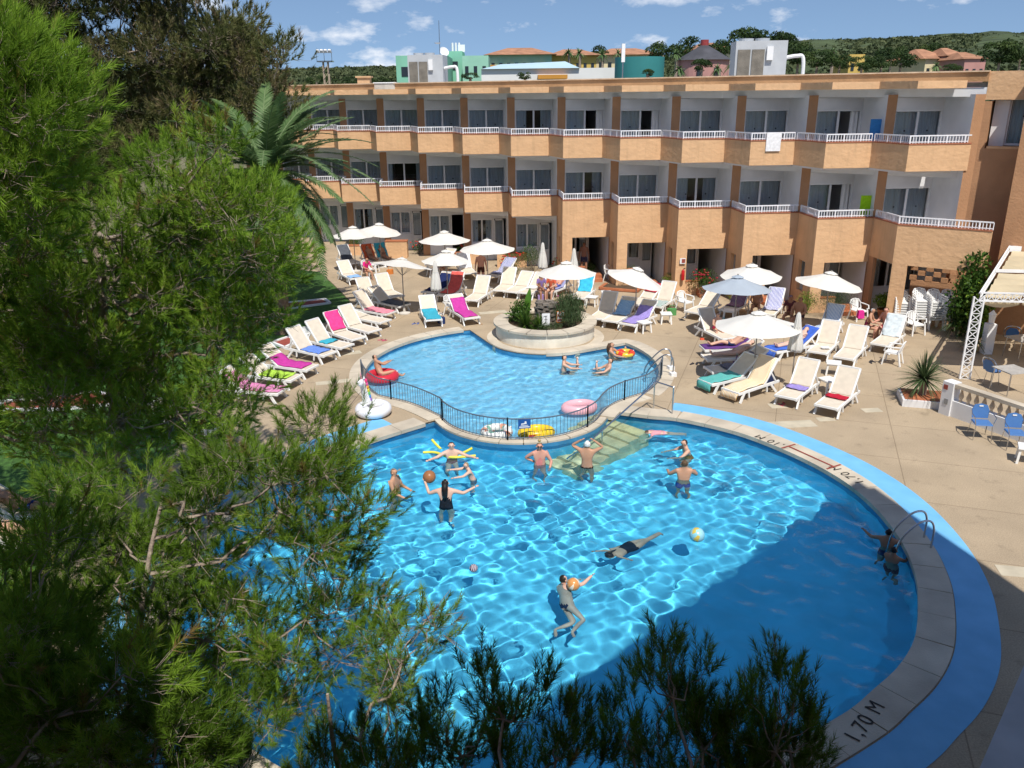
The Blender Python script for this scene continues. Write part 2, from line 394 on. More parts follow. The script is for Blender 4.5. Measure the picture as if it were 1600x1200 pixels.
# blue painted band outside the coping
def band(P, d0, d1, z):
    a, b = offset(P, d0, False), offset(P, d1, False)
    return [tuple(p) for p in a] + [tuple(p) for p in b[::-1]]
rr_ = COPE_M
i0 = min(range(len(rr_)), key=lambda i: (rr_[i] - Vector((4.5, 22.4, 0))).length)
i1 = min(range(len(rr_)), key=lambda i: (rr_[i] - Vector((-2.9, 21.7, 0))).length)
lo_, hi_ = min(i0, i1), max(i0, i1)
struct(fix_up(sheet('blue_deck_band', [band(rr_[lo_:hi_ + 1], 0.62, 1.30, 0)], 0.008, M_blueband)))
# depth lettering on the coping and red bracket
def lettering(txt, pos, up, size, parent):
    cu = bpy.data.curves.new('lettering', 'FONT'); cu.body = txt; cu.size = size; cu.align_x = 'CENTER'; cu.align_y = 'CENTER'; cu.space_character = 1.15
    o = bpy.data.objects.new('tmp', cu); col.objects.link(o); dg = bpy.context.evaluated_depsgraph_get()
    me = bpy.data.meshes.new_from_object(o.evaluated_get(dg)); bpy.data.objects.remove(o)
    me.materials.clear(); me.materials.append(M_black); t = link('depth_lettering', me, parent)
    t.location = pos; u = Vector(up).normalized(); t.rotation_euler = (0, 0, math.atan2(u.y, u.x) - math.pi / 2); return t
for txt, px, py in (('1,10 M', 1207, 690), ('1,70 M', 1323, 741), ('1,70 M', 1352, 1127)):
    p = G(px, py, 0.045); lettering(txt, p, Vector((-0.4, 15.4, 0)) - Vector((p.x, p.y, 0)), 0.34, cope)
b = MB(); A_, B_ = G(1232, 697, 0.047), G(1303, 729, 0.047); b.bar(A_, B_, 0.05, 0.004); d = (B_ - A_).normalized(); nn = Vector((-d.y, d.x, 0))
for q in (A_, B_): b.bar(q - nn * 0.25, q + nn * 0.25, 0.05, 0.005)
b.build('red_bracket', M_red, cope)
# steps of pale stone in the water
t = thing('pool_steps', 'pale stone steps going down into the large pool', 'steps', (0, 0, 0)); t['kind'] = 'structure'
sa, sb = G(975, 652), G(868, 742, -0.9); sd = (sb - sa); sd.z = 0; sd.normalize(); sn = Vector((-sd.y, sd.x, 0))
for k in range(7):
    c = sa + sd * (0.30 + 0.42 * k); z1 = -0.16 - 0.15 * k
    for j in range(3):
        cc = c + sn * (j - 1) * 0.66
        underwater(MB().box((cc.x, cc.y, z1 - 0.5), (0.415, 0.65, 1.0), math.atan2(sd.y, sd.x)).build('step_slab', M_stone, t))
# planter island
t = thing('planter_island', 'round white planter wall with cream coping at the shallow pool', 'planter', (IC.x, IC.y + 0.35, 0))
MB().lathe([(2.28, -0.5), (2.28, 0.03), (1.9, 0.03)], (0, -0.35, 0), 48).build('base_ring', M_cop, t)
MB().lathe([(1.93, 0.0), (1.93, 0.50), (1.55, 0.50), (1.55, 0.2)], (0, 0, 0), 48).build('wall', mat('planter_render', (0.72, 0.68, 0.58), 0.8, 0.12, 2, 0.2, 30), t)
for k in range(16):
    a0, a1 = 2 * math.pi * k / 16 + 0.006, 2 * math.pi * (k + 1) / 16 - 0.006
    b = MB(); pts = [(r, z) for r, z in ((1.45, 0.50), (2.02, 0.50), (2.02, 0.58), (1.45, 0.58), (1.45, 0.50))]
    b.lathe(pts, (0, 0, 0), 5, a0, a1).build('cap_slab', M_cop, t)
MB().lathe([(0.0, 0.44), (1.56, 0.42)], (0, 0, 0), 32).build('soil', M_soil, t)
# pale patches of newer paving
for k, (px, py, w, h, rz) in enumerate(((1238, 663, 1.3, 0.5, 0.1), (1362, 641, 0.55, 0.32, 0.1), (1215, 634, 0.5, 0.4, 0.1), (1130, 545, 0.8, 0.6, 0.0), (545, 552, 0.9, 0.4, 0.4), (520, 597, 1.1, 0.35, 0.3), (770, 488, 1.2, 0.4, 0.3), (1585, 893, 0.6, 0.4, -0.2), (1290, 655, 0.5, 0.3, 0.1))):
    p = G(px, py); struct(MB().box((p.x, p.y, 0.0), (w, h, 0.012), rz).build('paving_patch', mat('patch', (0.50, 0.44, 0.33), 0.85, 0.12, 3, 0.2, 60)))
# mini-golf lanes on the lawn
def lane(px, label):
    P = [G(*p) for p in px]; c = sum(P, Vector()) / len(P)
    t = thing('minigolf_lane', label, 'minigolf lane', (c.x, c.y, 0.012))
    Q = [p - c for p in P]; MB().prism([tuple(q * 0.93) for q in Q], 0.0, 0.03).build('lane_surface', M_red, t)
    b = MB()
    for i in range(len(Q)): b.bar(Q[i] + Vector((0, 0, 0.04)), Q[(i + 1) % len(Q)] + Vector((0, 0, 0.04)), 0.10, 0.08)
    b.build('border', M_white, t)
lane([(405, 479), (508, 469), (516, 475), (420, 488)], 'red minigolf lane with white border on the lawn near the palm')
lane([(425, 537), (455, 527), (475, 523), (478, 530), (445, 545)], 'red minigolf lane with white border behind the sun loungers')
lane([(0, 630), (60, 627), (75, 622), (150, 615), (195, 622), (180, 634), (90, 642), (0, 643)], 'long red minigolf lane with white border shaded by pines')
# ------------------------------------------------------------------ the hotel: rooms staggered like a saw, balconies with white rails
M_och = mat('ochre_render', (0.68, 0.425, 0.235), 0.9, 0.06, 1.3, 0.5, 5, stretch=(1, 1, 1.25), detail=9)
def streaks(m):
    n = m.node_tree; b = n.nodes['Principled BSDF']; src = b.inputs['Base Color'].links[0].from_socket; t = n.nodes.new('ShaderNodeTexCoord'); k = n.nodes.new('ShaderNodeMapping'); k.inputs['Scale'].default_value = (5, 5, 0.5)
    z = n.nodes.new('ShaderNodeTexNoise'); z.inputs['Scale'].default_value = 1.0; z.inputs['Detail'].default_value = 6; r = n.nodes.new('ShaderNodeMapRange'); r.inputs[1].default_value = 0.5; r.inputs[2].default_value = 0.75; r.inputs[3].default_value = 1.0; r.inputs[4].default_value = 0.88
    x = n.nodes.new('ShaderNodeMixRGB'); x.blend_type = 'MULTIPLY'; x.inputs[0].default_value = 1
    n.links.new(t.outputs['Object'], k.inputs[0]); n.links.new(k.outputs[0], z.inputs[0]); n.links.new(z.outputs[0], r.inputs[0]); n.links.new(src, x.inputs[1]); n.links.new(r.outputs[0], x.inputs[2]); n.links.new(x.outputs[0], b.inputs['Base Color'])
streaks(M_och)
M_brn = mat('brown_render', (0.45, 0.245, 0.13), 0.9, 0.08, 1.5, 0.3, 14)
M_wall = mat('white_render', (0.74, 0.74, 0.75), 0.85, 0.04, 2, 0.1, 40)
M_rail = mat('rail_white', (0.82, 0.82, 0.84), 0.45, 0.03, 5)
M_cap = mat('brick_cap', (0.36, 0.13, 0.07), 0.8, 0.2, 9, 0.2, 40)
M_frame = mat('white_frame', (0.78, 0.78, 0.78), 0.4, 0.03, 5)
M_curt = mat('curtain', (0.88, 0.88, 0.87), 0.9, 0.12, 3, spec=0.05, stretch=(9, 9, 0.3))
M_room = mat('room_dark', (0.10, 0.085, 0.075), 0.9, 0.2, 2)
M_roof = mat('roof_gravel', (0.42, 0.38, 0.33), 0.9, 0.2, 3, 0.3, 30)
M_stick = mat('sticker', (0.03, 0.03, 0.04), 0.5, 0.1, 5)
M_glass = bpy.data.materials.new('window_glass'); M_glass.use_nodes = True
n = M_glass.node_tree; n.nodes.clear(); o_ = n.nodes.new('ShaderNodeOutputMaterial'); mx = n.nodes.new('ShaderNodeMixShader'); fr = n.nodes.new('ShaderNodeFresnel'); fr.inputs[0].default_value = 1.5
tr = n.nodes.new('ShaderNodeBsdfTransparent'); tr.inputs[0].default_value = (0.82, 0.86, 0.88, 1); gl = n.nodes.new('ShaderNodeBsdfGlossy'); gl.inputs['Roughness'].default_value = 0.03
n.links.new(fr.outputs[0], mx.inputs[0]); n.links.new(tr.outputs[0], mx.inputs[1]); n.links.new(gl.outputs[0], mx.inputs[2]); n.links.new(mx.outputs[0], o_.inputs[0])

PHI = R(4.0); E1 = Vector((math.cos(PHI), math.sin(PHI), 0)); E2 = Vector((math.sin(PHI), -math.cos(PHI), 0))
HP0 = Vector((-9.716, 52.05, 0)); HD = Vector((2.505, -1.759, 0)); HA, HS, PW = HD.dot(E1), HD.dot(E2), 0.40
HU = HD.normalized()
def HP(i): return HP0 + HD * i
def HC(i): return HP(i) + E2 * 1.98 - E1 * 0.36
def HR(i): return HP(i + 1) - E1 * 0.84 + E2 * 0.05
def HRl(i, lv): return HR(i) if lv > 0 else HP(i + 1) - E1 * (PW - 0.03) + E2 * 0.05
I0, I1 = -3, 11                                  # bays -3 .. 10
hotel = thing('hotel_building', 'ochre three storey hotel with staggered white railed balconies and flat roof', 'hotel', (0, 0, 0))
def hb(o): o.parent = hotel; return o
def vwall(b, path, th, z0, z1):
    """thin wall along a plan path, thickness to the left of travel (towards the building)"""
    P = [Vector(p) for p in path]; Q = []
    for i, p in enumerate(P):
        ts = []
        if i > 0: ts.append((p - P[i - 1]).normalized())
        if i < len(P) - 1: ts.append((P[i + 1] - p).normalized())
        ns = [Vector((-t.y, t.x, 0)) for t in ts]
        if len(ns) == 1: Q.append(p + ns[0] * th)
        else:
            m = (ns[0] + ns[1]); Q.append(p + m * (th / max(0.35, (1 + ns[0].dot(ns[1])))))
    return b.prism([(p.x, p.y) for p in P] + [(p.x, p.y) for p in Q[::-1]], z0, z1)
ZB = [2.66, 5.66, 8.66]
# party walls (pillars between rooms): brown end, white flank towards the balcony
for i in range(I0, I1 + 1):
    p = HP(i); b = MB()
    q = [p - E1 * PW, p, p - E2 * 7.5, p - E1 * PW - E2 * 7.5]
    z0 = 0.0
    b.m = 0; b.add([(*q[0].xy, z0), (*q[1].xy, z0), (*q[1].xy, 8.75), (*q[0].xy, 8.75)], [(0, 1, 2, 3)])
    b.m = 1; b.add([(*q[0].xy, z0), (*q[3].xy, z0), (*q[3].xy, 8.75), (*q[0].xy, 8.75)], [(0, 1, 2, 3)])
    b.add([(*q[1].xy, z0), (*q[2].xy, z0), (*q[2].xy, 8.75), (*q[1].xy, 8.75)], [(0, 1, 2, 3)])
    b.build('party_wall', [M_brn, M_wall], hotel, clean=False)
# long back wall, beams and roof
A, B = HP(I0) - E2 * 7.4, HP(I1) - E2 * 7.4
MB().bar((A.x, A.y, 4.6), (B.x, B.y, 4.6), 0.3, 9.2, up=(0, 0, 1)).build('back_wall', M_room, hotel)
for z in ZB:
    A, B = HP(I0), HP(I1) + HU * 0.0
    nb = Vector((-HU.y, HU.x, 0)); mid = nb * 0.12
    b = MB(); b.bar((A.x + mid.x, A.y + mid.y, z + 0.165), (B.x + mid.x, B.y + mid.y, z + 0.165), 0.33, 0.22, up=(nb.x, nb.y, 0)); b.build('beam', M_wall, hotel)
A, B = HP(I0), HP(I1)
b = MB(); b.bar((A.x, A.y, 9.36), (B.x, B.y, 9.36), 0.34, 0.2, up=(nb.x, nb.y, 0)); par = b.build('roof_parapet', mat('parapet_render', (0.43, 0.24, 0.115), 0.9, 0.12, 1.5, 0.4, 9), hotel)
b = MB(); b.bar((A.x, A.y, 9.555), (B.x, B.y, 9.555), 0.05, 0.34, up=(nb.x, nb.y, 0)); b.build('parapet_coping', mat('parapet_cap', (0.62, 0.45, 0.30), 0.8, 0.15, 4, 0.2, 20), par)
q = [HP(I0) + nb * 0.15, HP(I1) + nb * 0.15, HP(I1) + nb * 11, HP(I0) + nb * 11]
MB().prism([(p.x, p.y) for p in q], 9.0, 9.17).build('roof_slab', M_roof, hotel)

def rail_between(b, a, c, z, step=0.115):
    """low white balcony rail: two bars, many small uprights, stouter posts"""
    a, c = Vector(a), Vector(c); L = (c - a).length; d = (c - a) / L
    Z = lambda p, h: Vector((p.x, p.y, z + h))
    b.bar(Z(a, 0.275), Z(c, 0.275), 0.05, 0.045); b.bar(Z(a, 0.05), Z(c, 0.05), 0.03, 0.03)
    k = int(L / step)
    for j in range(k + 1):
        p = a + d * (L * j / k); w = 0.05 if j % 6 == 0 else 0.026
        b.bar(Z(p, 0.0), Z(p, 0.262), w)
for i in range(I0, I1):
    for lv, z in enumerate(ZB):
        path = [HRl(i - 1, lv), HC(i), HRl(i, lv)]
        tall = lv == 0 and i >= 5
        if lv < 2:
            z0, z1 = z + 0.32, z + 1.30
            if tall: z0 = 2.42
            b = MB()
            last = i == I1 - 1
            if last and lv == 1: path = [HR(i - 1), HC(i), HR(i) + E1 * 0.55]
            if last and lv == 0: path = [HRl(i - 1, lv), HC(i), HC(i) + HU * 3.25]
            vwall(b, path, 0.16, z0, z1); pa = b.build('balcony_parapet', M_och, hotel)
            b = MB(); vwall(b, [p + (Vector((0, 0, 0))) for p in offset([Vector(p) for p in path], 0.02, False)], 0.2, z1, z1 + 0.05); b.build('cap', M_cap, pa)
            b = MB(); ins = offset([Vector(p) for p in path], -0.07, False)
            rail_between(b, ins[0].lerp(ins[1], 0.02), ins[1], z1 + 0.05); rail_between(b, ins[1], ins[2], z1 + 0.05); b.build('railing', M_rail, pa)
        else:
            b = MB(); vwall(b, path, 0.2, 8.97, 9.24); b.build('roof_fascia', M_och, hotel)
        # floor slab of this bay
        s0, s1 = HRl(i - 1, lv), HRl(i, lv)
        poly = [s0 + E1 * 0.03, HC(i) - E2 * 0.16 + E1 * 0.05, s1 - E2 * 0.16, s1 - E2 * 5.5, s0 + E1 * 0.03 - E2 * 5.5 - HS * E2 * 0]
        MB().prism([(p.x, p.y) for p in poly], z + 0.24 if lv < 2 else 8.95, z + 0.40 if lv < 2 else 9.16).build('floor_slab', M_wall, hotel)
    if i >= 5:                                       # ground floor porch: front wall with a wide opening, flank with a niche
        c0, r0, rp = HC(i), HRl(i, 0), HRl(i - 1, 0); L = (r0 - c0).length; d = (r0 - c0) / L
        if i < I1 - 1:
            b = MB(); vwall(b, [c0 + E1 * 0.001, c0 + d * 0.50], 0.16, 0, 2.42); b.build('porch_pier', M_och, hotel)
            b = MB(); vwall(b, [c0 + d * 0.502, r0], 0.155, 2.15, 2.42); b.build('porch_lintel', M_och, hotel)
            b = MB(); vwall(b, [c0 + d * 0.502, c0 + d * 1.15], 0.14, 0, 0.62 if i % 2 else 0.85); low = b.build('porch_low_wall', M_och, hotel)
            b = MB(); vwall(b, [c0 + d * 0.49 - E1 * 0 + E2 * 0.02, c0 + d * 1.17 + E2 * 0.02], 0.19, 0.62 if i % 2 else 0.85, 0.68 if i % 2 else 0.91); b.build('cap', M_terra, low)
            for s_, (w_, h_) in enumerate(((1.5, 0.16), (1.15, 0.30))):
                cc = c0 + d * 1.5 + E2 * (0.35 - 0.30 * s_); MB().box((cc.x, cc.y, h_ / 2), (0.95 - 0.002 * s_, 0.55, h_), PHI).build('porch_step', M_terra, hotel)
        sd_ = (c0 - rp).normalized(); LL = (c0 - rp).length
        if i < I1 - 1:
            for t0, t1, a0, a1, m_ in ((0.0, 0.28, 0, 2.42, M_och), (0.281, 0.62, 0, 0.75, M_och), (0.621, 1.0, 0, 2.42, M_och), (0.281, 0.62, 2.05, 2.42, M_och)):
                b = MB(); vwall(b, [rp + sd_ * LL * t0, rp + sd_ * LL * t1 - sd_ * (0.165 if t1 == 1.0 else 0)], 0.15, a0, a1); b.build('porch_flank', m_, hotel)
        else:                                        # last bay: blind wall with pierced brick band
            e = c0 + HU * 3.25
            b = MB(); vwall(b, [c0 + E1 * 0.001, c0 + HU * 0.55], 0.16, 0, 2.42); b.build('porch_pier', M_och, hotel)
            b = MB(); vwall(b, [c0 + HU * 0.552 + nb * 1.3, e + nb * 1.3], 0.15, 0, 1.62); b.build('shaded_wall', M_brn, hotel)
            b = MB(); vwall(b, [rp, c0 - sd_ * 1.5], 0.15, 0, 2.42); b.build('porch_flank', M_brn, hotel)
            b = MB(); k = 0
            for r_ in range(4):
                for j in range(9):
                    if (r_ + j) % 2: continue
                    p = c0 + HU * (0.62 + 0.29 * j) + nb * 1.36; b.box((p.x, p.y, 1.72 + 0.2 * r_), (0.26, 0.14, 0.19), math.atan2(HU.y, HU.x))
            tag(b.build('pierced_bricks', M_brn, hotel), kind='stuff')
# windows
def make_window(kind, h=2.12, w=1.92):
    fm = MB()
    for x in (-w / 2, w / 2): fm.box((x, 0, h / 2), (0.07, 0.09, h))
    fm.box((0.02 * 0, 0, h - 0.035), (w - 0.072, 0.088, 0.07)); fm.box((0, 0, 0.04), (w - 0.072, 0.088, 0.08)); fm.box((0, 0.0, h / 2), (0.09, 0.1, h - 0.152))
    fr_ = fm.build('window', M_frame); ch = []
    for sx in (-1, 1):
        if not (kind == 'open' and sx > 0):
            ch.append(MB().box((sx * (w / 4 - 0.012), 0.01 * sx, h / 2), (w / 2 - 0.13, 0.012, h - 0.16)).build('pane', M_glass, fr_))
            st = MB().lathe([(0.0, 0), (0.035, 0)], (0, 0, 0), 10).build('sticker', M_stick, fr_); st.rotation_euler = (R(90), 0, 0); st.location = (sx * w / 4, -0.02 + 0.01 * sx, h * 0.62)
        full = {'both': 1.0, 'part': 0.6, 'open': 1.0 if sx < 0 else 0.35, 'dark': 0.25, 'left': 1.0 if sx < 0 else 0.5}[kind]
        cw = (w / 2 - 0.05) * full; x0 = -w / 2 + 0.04 if sx < 0 else w / 2 - 0.04 - cw
        b = MB(); K = max(6, int(cw / 0.035)); vs = []
        for k in range(K + 1):
            x = x0 + cw * k / K; y = 0.16 + 0.028 * math.sin(k * 1.15) + 0.012 * math.sin(k * 0.37 + sx)
            vs += [(x, y, 0.05), (x, y, h - 0.08)]
        b.add(vs, [(2 * k, 2 * k + 2, 2 * k + 3, 2 * k + 1) for k in range(K)]); b.build('curtain', M_curt, fr_, smooth='all', clean=False)
    return fr_
WP = {k: make_window(k) for k in ('both', 'part', 'open', 'dark', 'left')}
WG = {k: make_window(k, 1.35, 1.15) for k in ('both', 'part')}
used_w = set()
def place_window(proto, key, loc, rz):
    o = proto if key not in used_w else copy_tree(proto)
    used_w.add(key); o.parent = hotel; o.location = loc; o.rotation_euler = (0, 0, rz); return o
seqT = ['both', 'both', 'both', 'both', 'both', 'both', 'both', 'part', 'open', 'open', 'both', 'both', 'open', 'both', 'left', 'both']
seqM = ['both', 'both', 'both', 'both', 'dark', 'both', 'both', 'both', 'left', 'both', 'part', 'both', 'open', 'both', 'both', 'both']
for i in range(I0, I1):
    wl = HA - PW                                    # clear width of the room front
    for lv in (0, 1):
        z = ZB[lv] + 0.40; base = HP(i) - E2 * 0.14
        c = base + E1 * (0.985); key = (seqM, seqT)[lv][i - I0]
        place_window(WP[key], key, (c.x, c.y, z), PHI)
        # wall above the window and up to the party wall
        b = MB(); b.bar(base + Vector((0, 0, z + 2.355)), base + E1 * wl + Vector((0, 0, z + 2.355)), 0.46, 0.16, up=(-E2.x, -E2.y, 0)); b.build('window_lintel', M_wall, hotel)
    # ground floor front: window over a low wall, glazed door beside it
    base = HP(i) - E2 * 0.14; c = base + E1 * 0.62
    if i < 5:
        key = 'both' if i % 3 else 'part'
        place_window(WG[key], 'g' + key, (c.x, c.y, 0.98), PHI)
        b = MB(); b.bar(base + Vector((0, 0, 0.49)), base + E1 * 1.26 + Vector((0, 0, 0.49)), 0.98, 0.15, up=(-E2.x, -E2.y, 0)); b.build('window_apron', M_wall, hotel)
    else:
        place_window(WG['part'], 'gpart', (c.x, c.y, 0.98), PHI)
        b = MB(); b.bar(base + Vector((0, 0, 0.49)), base + E1 * 1.26 + Vector((0, 0, 0.49)), 0.98, 0.15, up=(-E2.x, -E2.y, 0)); b.build('window_apron', M_wall, hotel)
    b = MB(); b.bar(base + Vector((0, 0, 2.58)), base + E1 * wl + Vector((0, 0, 2.58)), 0.50, 0.16, up=(-E2.x, -E2.y, 0)); b.build('window_lintel', M_wall, hotel)
    dcx = base + E1 * 1.58
    b = MB(); b.box((0, 0, 1.16), (0.07, 0.08, 2.32)); b2 = b.build('door_frame', M_frame, hotel); b2.location = base + E1 * 1.28; b2.rotation_euler = (0, 0, PHI)
    if i not in (2, 5, 7, 8):                        # some doors stand open: the room behind is dark
        dl = MB(); dl.box((0, 0, 0.45), (0.52, 0.05, 0.86)); dl.box((-0.235, 0, 1.55), (0.05, 0.05, 1.34)); dl.box((0.235, 0, 1.55), (0.05, 0.05, 1.34)); dl.box((0, 0, 2.26), (0.418, 0.05, 0.08))
        d_ = dl.build('door', M_frame, hotel); d_.location = dcx; d_.rotation_euler = (0, 0, PHI)
        MB().box((0, 0, 1.55), (0.41, 0.012, 1.33)).build('pane', M_glass, d_)
        b = MB(); b.add([(-0.2, 0.06, 0.9), (0.2, 0.06, 0.9), (0.2, 0.06, 2.2), (-0.2, 0.06, 2.2)], [(0, 1, 2, 3)]); b.build('curtain', M_curt, d_)
# low terrace walls and blocks in front of the left rooms
for px, py, w, dpt, h in ((621, 402, 1.25, 0.5, 0.95), (570, 398, 2.2, 0.3, 0.55), (800, 417, 1.6, 0.3, 0.75), (725, 412, 1.8, 0.3, 0.6)):
    p = G(px, py); t = thing('terrace_wall', 'low ochre terrace wall with tiled top before the hotel rooms', 'low wall', (p.x, p.y, 0), PHI - 0.1, group='low terrace walls along the hotel')
    MB().box((0, 0, h / 2), (w, dpt, h)).build('wall', M_och, t); MB().box((0, 0, h + 0.02), (w + 0.05, dpt + 0.05, 0.04)).build('cap', M_terra, t)
# right wing
pw = HP(I1); wing = thing('hotel_wing', 'plain brown hotel wing with a white framed window beside the balconies', 'building', (pw.x, pw.y, 0), math.atan2(HU.y, HU.x))
MB().box((0.95, 4.0, 3.4), (1.9, 8.0, 6.8)).build('wall', M_brn, wing)
MB().box((0.95, 4.0, 9.05), (1.9, 8.0, 1.0)).build('upper_wall', M_och, wing)
MB().box((0.12, 4.0, 7.65), (0.24, 8.0, 1.698)).build('wall', M_brn, wing)
MB().box((0.55, 0.5, 7.68), (0.5, 0.2, 1.70)).build('white_reveal', M_wall, wing)
MB().box((1.1, 0.28, 6.84), (1.6, 0.6, 0.08)).build('window_sill', M_och, wing)
w_ = make_window('left', 1.7, 1.9); w_.parent = wing; w_.location = (1.78, 0.55, 6.9); w_.rotation_euler = (0, 0, 0)
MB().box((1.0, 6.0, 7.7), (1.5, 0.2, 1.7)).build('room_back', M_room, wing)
MB().box((5.45, 2.9, 4.55), (8.0, 8.0, 9.1)).build('front_block', M_brn, wing)
MB().box((5.45, 2.9, 9.3), (8.1, 8.1, 0.4)).build('roof_parapet', M_och, wing)
# the hotel block that the picture is taken from: its shadow lies over the near end of the pool
kc = Vector((10.5, 9.04, 0)); dl_ = Vector((-0.73, -0.68, 0)).normalized(); dr_ = Vector((0.23, -0.97, 0)).normalized()
own = thing('hotel_block', 'near hotel block whose long shadow falls over the pool', 'building', (0, 0, 0))
nn_ = Vector((dl_.y, -dl_.x, 0)); nn_ = nn_ if nn_.y < 0 else -nn_
pA = kc; pB = kc + dl_ * 44; pC = pB + nn_ * 12; pD = kc + dr_ * 30
shift = nn_ * 0.30
MB().prism([tuple((p + shift).xy) for p in (pA, pB, pC, pD)], 0, 14.8).build('wall', M_och, own)
MB().prism([tuple(p.xy) for p in (pA, pB, pC, pD)], 14.8, 15.0).build('roof_slab', M_och, own)
MB().prism([(-1.8, 1.0), (-1.8, -6.0), (-16.0, -6.0), (-16.0, 1.0)], 0, 15.4).build('added_shade_block', M_och, own)  # out of view; added so its shadow darkens the lower left pines
# pale ledge of its lower terrace roof
b = MB(); a_, c_ = G(1602, 1035, 3.0), G(1528, 1206, 3.0); dd = (c_ - a_).normalized(); nx_ = Vector((-dd.y, dd.x, 0)); nx_ = nx_ if nx_.x > 0 else -nx_
a_ = a_ - dd * 4; c_ = c_ + dd * 1.5
b.prism([tuple(p.xy) for p in (a_, c_, c_ + nx_ * 1.2, a_ + nx_ * 1.2)], 2.8, 3.0); b.build('terrace_ledge', mat('ledge', (0.45, 0.47, 0.5), 0.8, 0.1, 2, 0.1, 30), own)
# ------------------------------------------------------------------ pool furniture
M_sling = mat('sling_fabric', (0.66, 0.58, 0.47), 0.85, 0.06, 6, 0.2, 120, spec=0.1)
M_canvas = mat('umbrella_canvas', (0.80, 0.78, 0.73), 0.85, 0.05, 2, 0.1, 50, spec=0.1, trans=0.25)
M_canvas_grey = mat('umbrella_canvas_grey', (0.42, 0.48, 0.55), 0.85, 0.05, 2, spec=0.1, trans=0.2)
M_pole = mat('umbrella_pole', (0.30, 0.27, 0.24), 0.5, 0.1, 8)
M_bluepl = mat('blue_plastic', (0.07, 0.18, 0.42), 0.4, 0.06, 6)
BACK = 0.92                                           # backrest length
def lounger_profile(ang):
    return [(-0.98, 0.33), (0.22, 0.35), (0.22 + BACK * math.cos(ang), 0.35 + BACK * math.sin(ang))]
def make_lounger(ang):
    t = bpy.data.objects.new('sun_lounger', None); col.objects.link(t); t.empty_display_size = 0.2
    pr_ = lounger_profile(ang)
    for sx in (-1, 1):
        x = sx * 0.32
        b = MB(); b.bar((x, -1.0, 0.31), (x, 0.95, 0.33), 0.055, 0.075); b.build('side_rail', M_plastic, t)
        for y0, y1 in ((-0.72, -0.90), (0.55, 0.82)):
            b = MB(); b.bar((x * 1.02, y0, 0.30), (x * 1.06, y1, 0.0), 0.05, 0.075); b.bar((x * 1.02, y0 - 0.05 * (1 if y0 < 0 else -1) * -4, 0.29), (x * 1.05, (y0 + y1) / 2 + (0.32 if y0 < 0 else -0.32), 0.10), 0.035, 0.05)
            b.build('leg', M_plastic, t)
        b = MB(); b.bar((x, pr_[1][0], pr_[1][1]), (x, pr_[2][0], pr_[2][1]), 0.05, 0.05)
        b.bar((x * 1.03, pr_[1][0] + 0.45 * math.cos(ang), pr_[1][1] + 0.45 * math.sin(ang)), (x * 1.03, 0.80, 0.34), 0.035, 0.04); b.build('back_stay', M_plastic, t)
    for yy, zz in (pr_[0], pr_[2]): MB().bar((-0.33, yy, zz), (0.33, yy, zz), 0.06, 0.06).build('cross_bar', M_plastic, t)
    def strip(y0, z0, y1, z1, sag):
        b = MB(); K = 8; vs = []
        for k in range(K + 1):
            f = k / K; s_ = -sag * math.sin(math.pi * f)
            y, z = y0 + (y1 - y0) * f, z0 + (z1 - z0) * f + s_
            vs += [(-0.30, y, z), (0.30, y, z), (0.30, y, z - 0.012), (-0.30, y, z - 0.012)]
        fs = []
        for k in range(K):
            o = 4 * k
            fs += [(o, o + 1, o + 5, o + 4), (o + 1, o + 2, o + 6, o + 5), (o + 2, o + 3, o + 7, o + 6), (o + 3, o, o + 4, o + 7)]
        fs += [(0, 3, 2, 1), (4 * K, 4 * K + 1, 4 * K + 2, 4 * K + 3)]
        return b.add(vs, fs)
    strip(-0.96, 0.365, 0.20, 0.375, 0.03).build('seat_sling', M_sling, t, smooth=True)
    strip(0.23, 0.39, pr_[2][0] - 0.01, pr_[2][1] + 0.02, 0.02).build('back_sling', M_sling, t, smooth=True)
    return t
ANG = {0: R(52), 1: R(38), 2: R(8)}
LP = {k: make_lounger(a) for k, a in ANG.items()}; l_used = set()
def towel_mesh(ang, f0, f1, hang=0.0):
    """cloth following the lounger from f0 to f1 along its length (0 foot .. 1 top of back)"""
    pr_ = [Vector((0, p[0], p[1])) for p in lounger_profile(ang)]; L1 = (pr_[1] - pr_[0]).length; L2 = (pr_[2] - pr_[1]).length
    def at(s):
        if s < 0: return pr_[0] + Vector((0, -0.03, s)) , Vector((0, -1, 0))
        if s <= L1: return pr_[0].lerp(pr_[1], s / L1), Vector((0, 0, 1))
        if s <= L1 + L2: return pr_[1].lerp(pr_[2], (s - L1) / L2), Vector((0, -math.sin(ang), math.cos(ang)))
        return pr_[2] + Vector((0, 0.03, -(s - L1 - L2))), Vector((0, 1, 0))
    s0, s1 = f0 * (L1 + L2) - hang, f1 * (L1 + L2); K = 18; W = 6; b = MB(); vs = []; ph = random.uniform(0, 6)
    for k in range(K + 1):
        p, nrm = at(s0 + (s1 - s0) * k / K)
        for j in range(W + 1):
            x = -0.31 + 0.62 * j / W + 0.02 * math.sin(k * 0.6 + ph)
            h = 0.045 + 0.012 * math.sin(k * 1.3 + j * 1.1 + ph) + 0.01 * math.sin(j * 2.3 + ph * 2)
            vs.append(tuple(p + nrm * h + Vector((x, 0, 0))))
    fs = [(k * (W + 1) + j, k * (W + 1) + j + 1, (k + 1) * (W + 1) + j + 1, (k + 1) * (W + 1) + j) for k in range(K) for j in range(W)]
    return b.add(vs, fs)
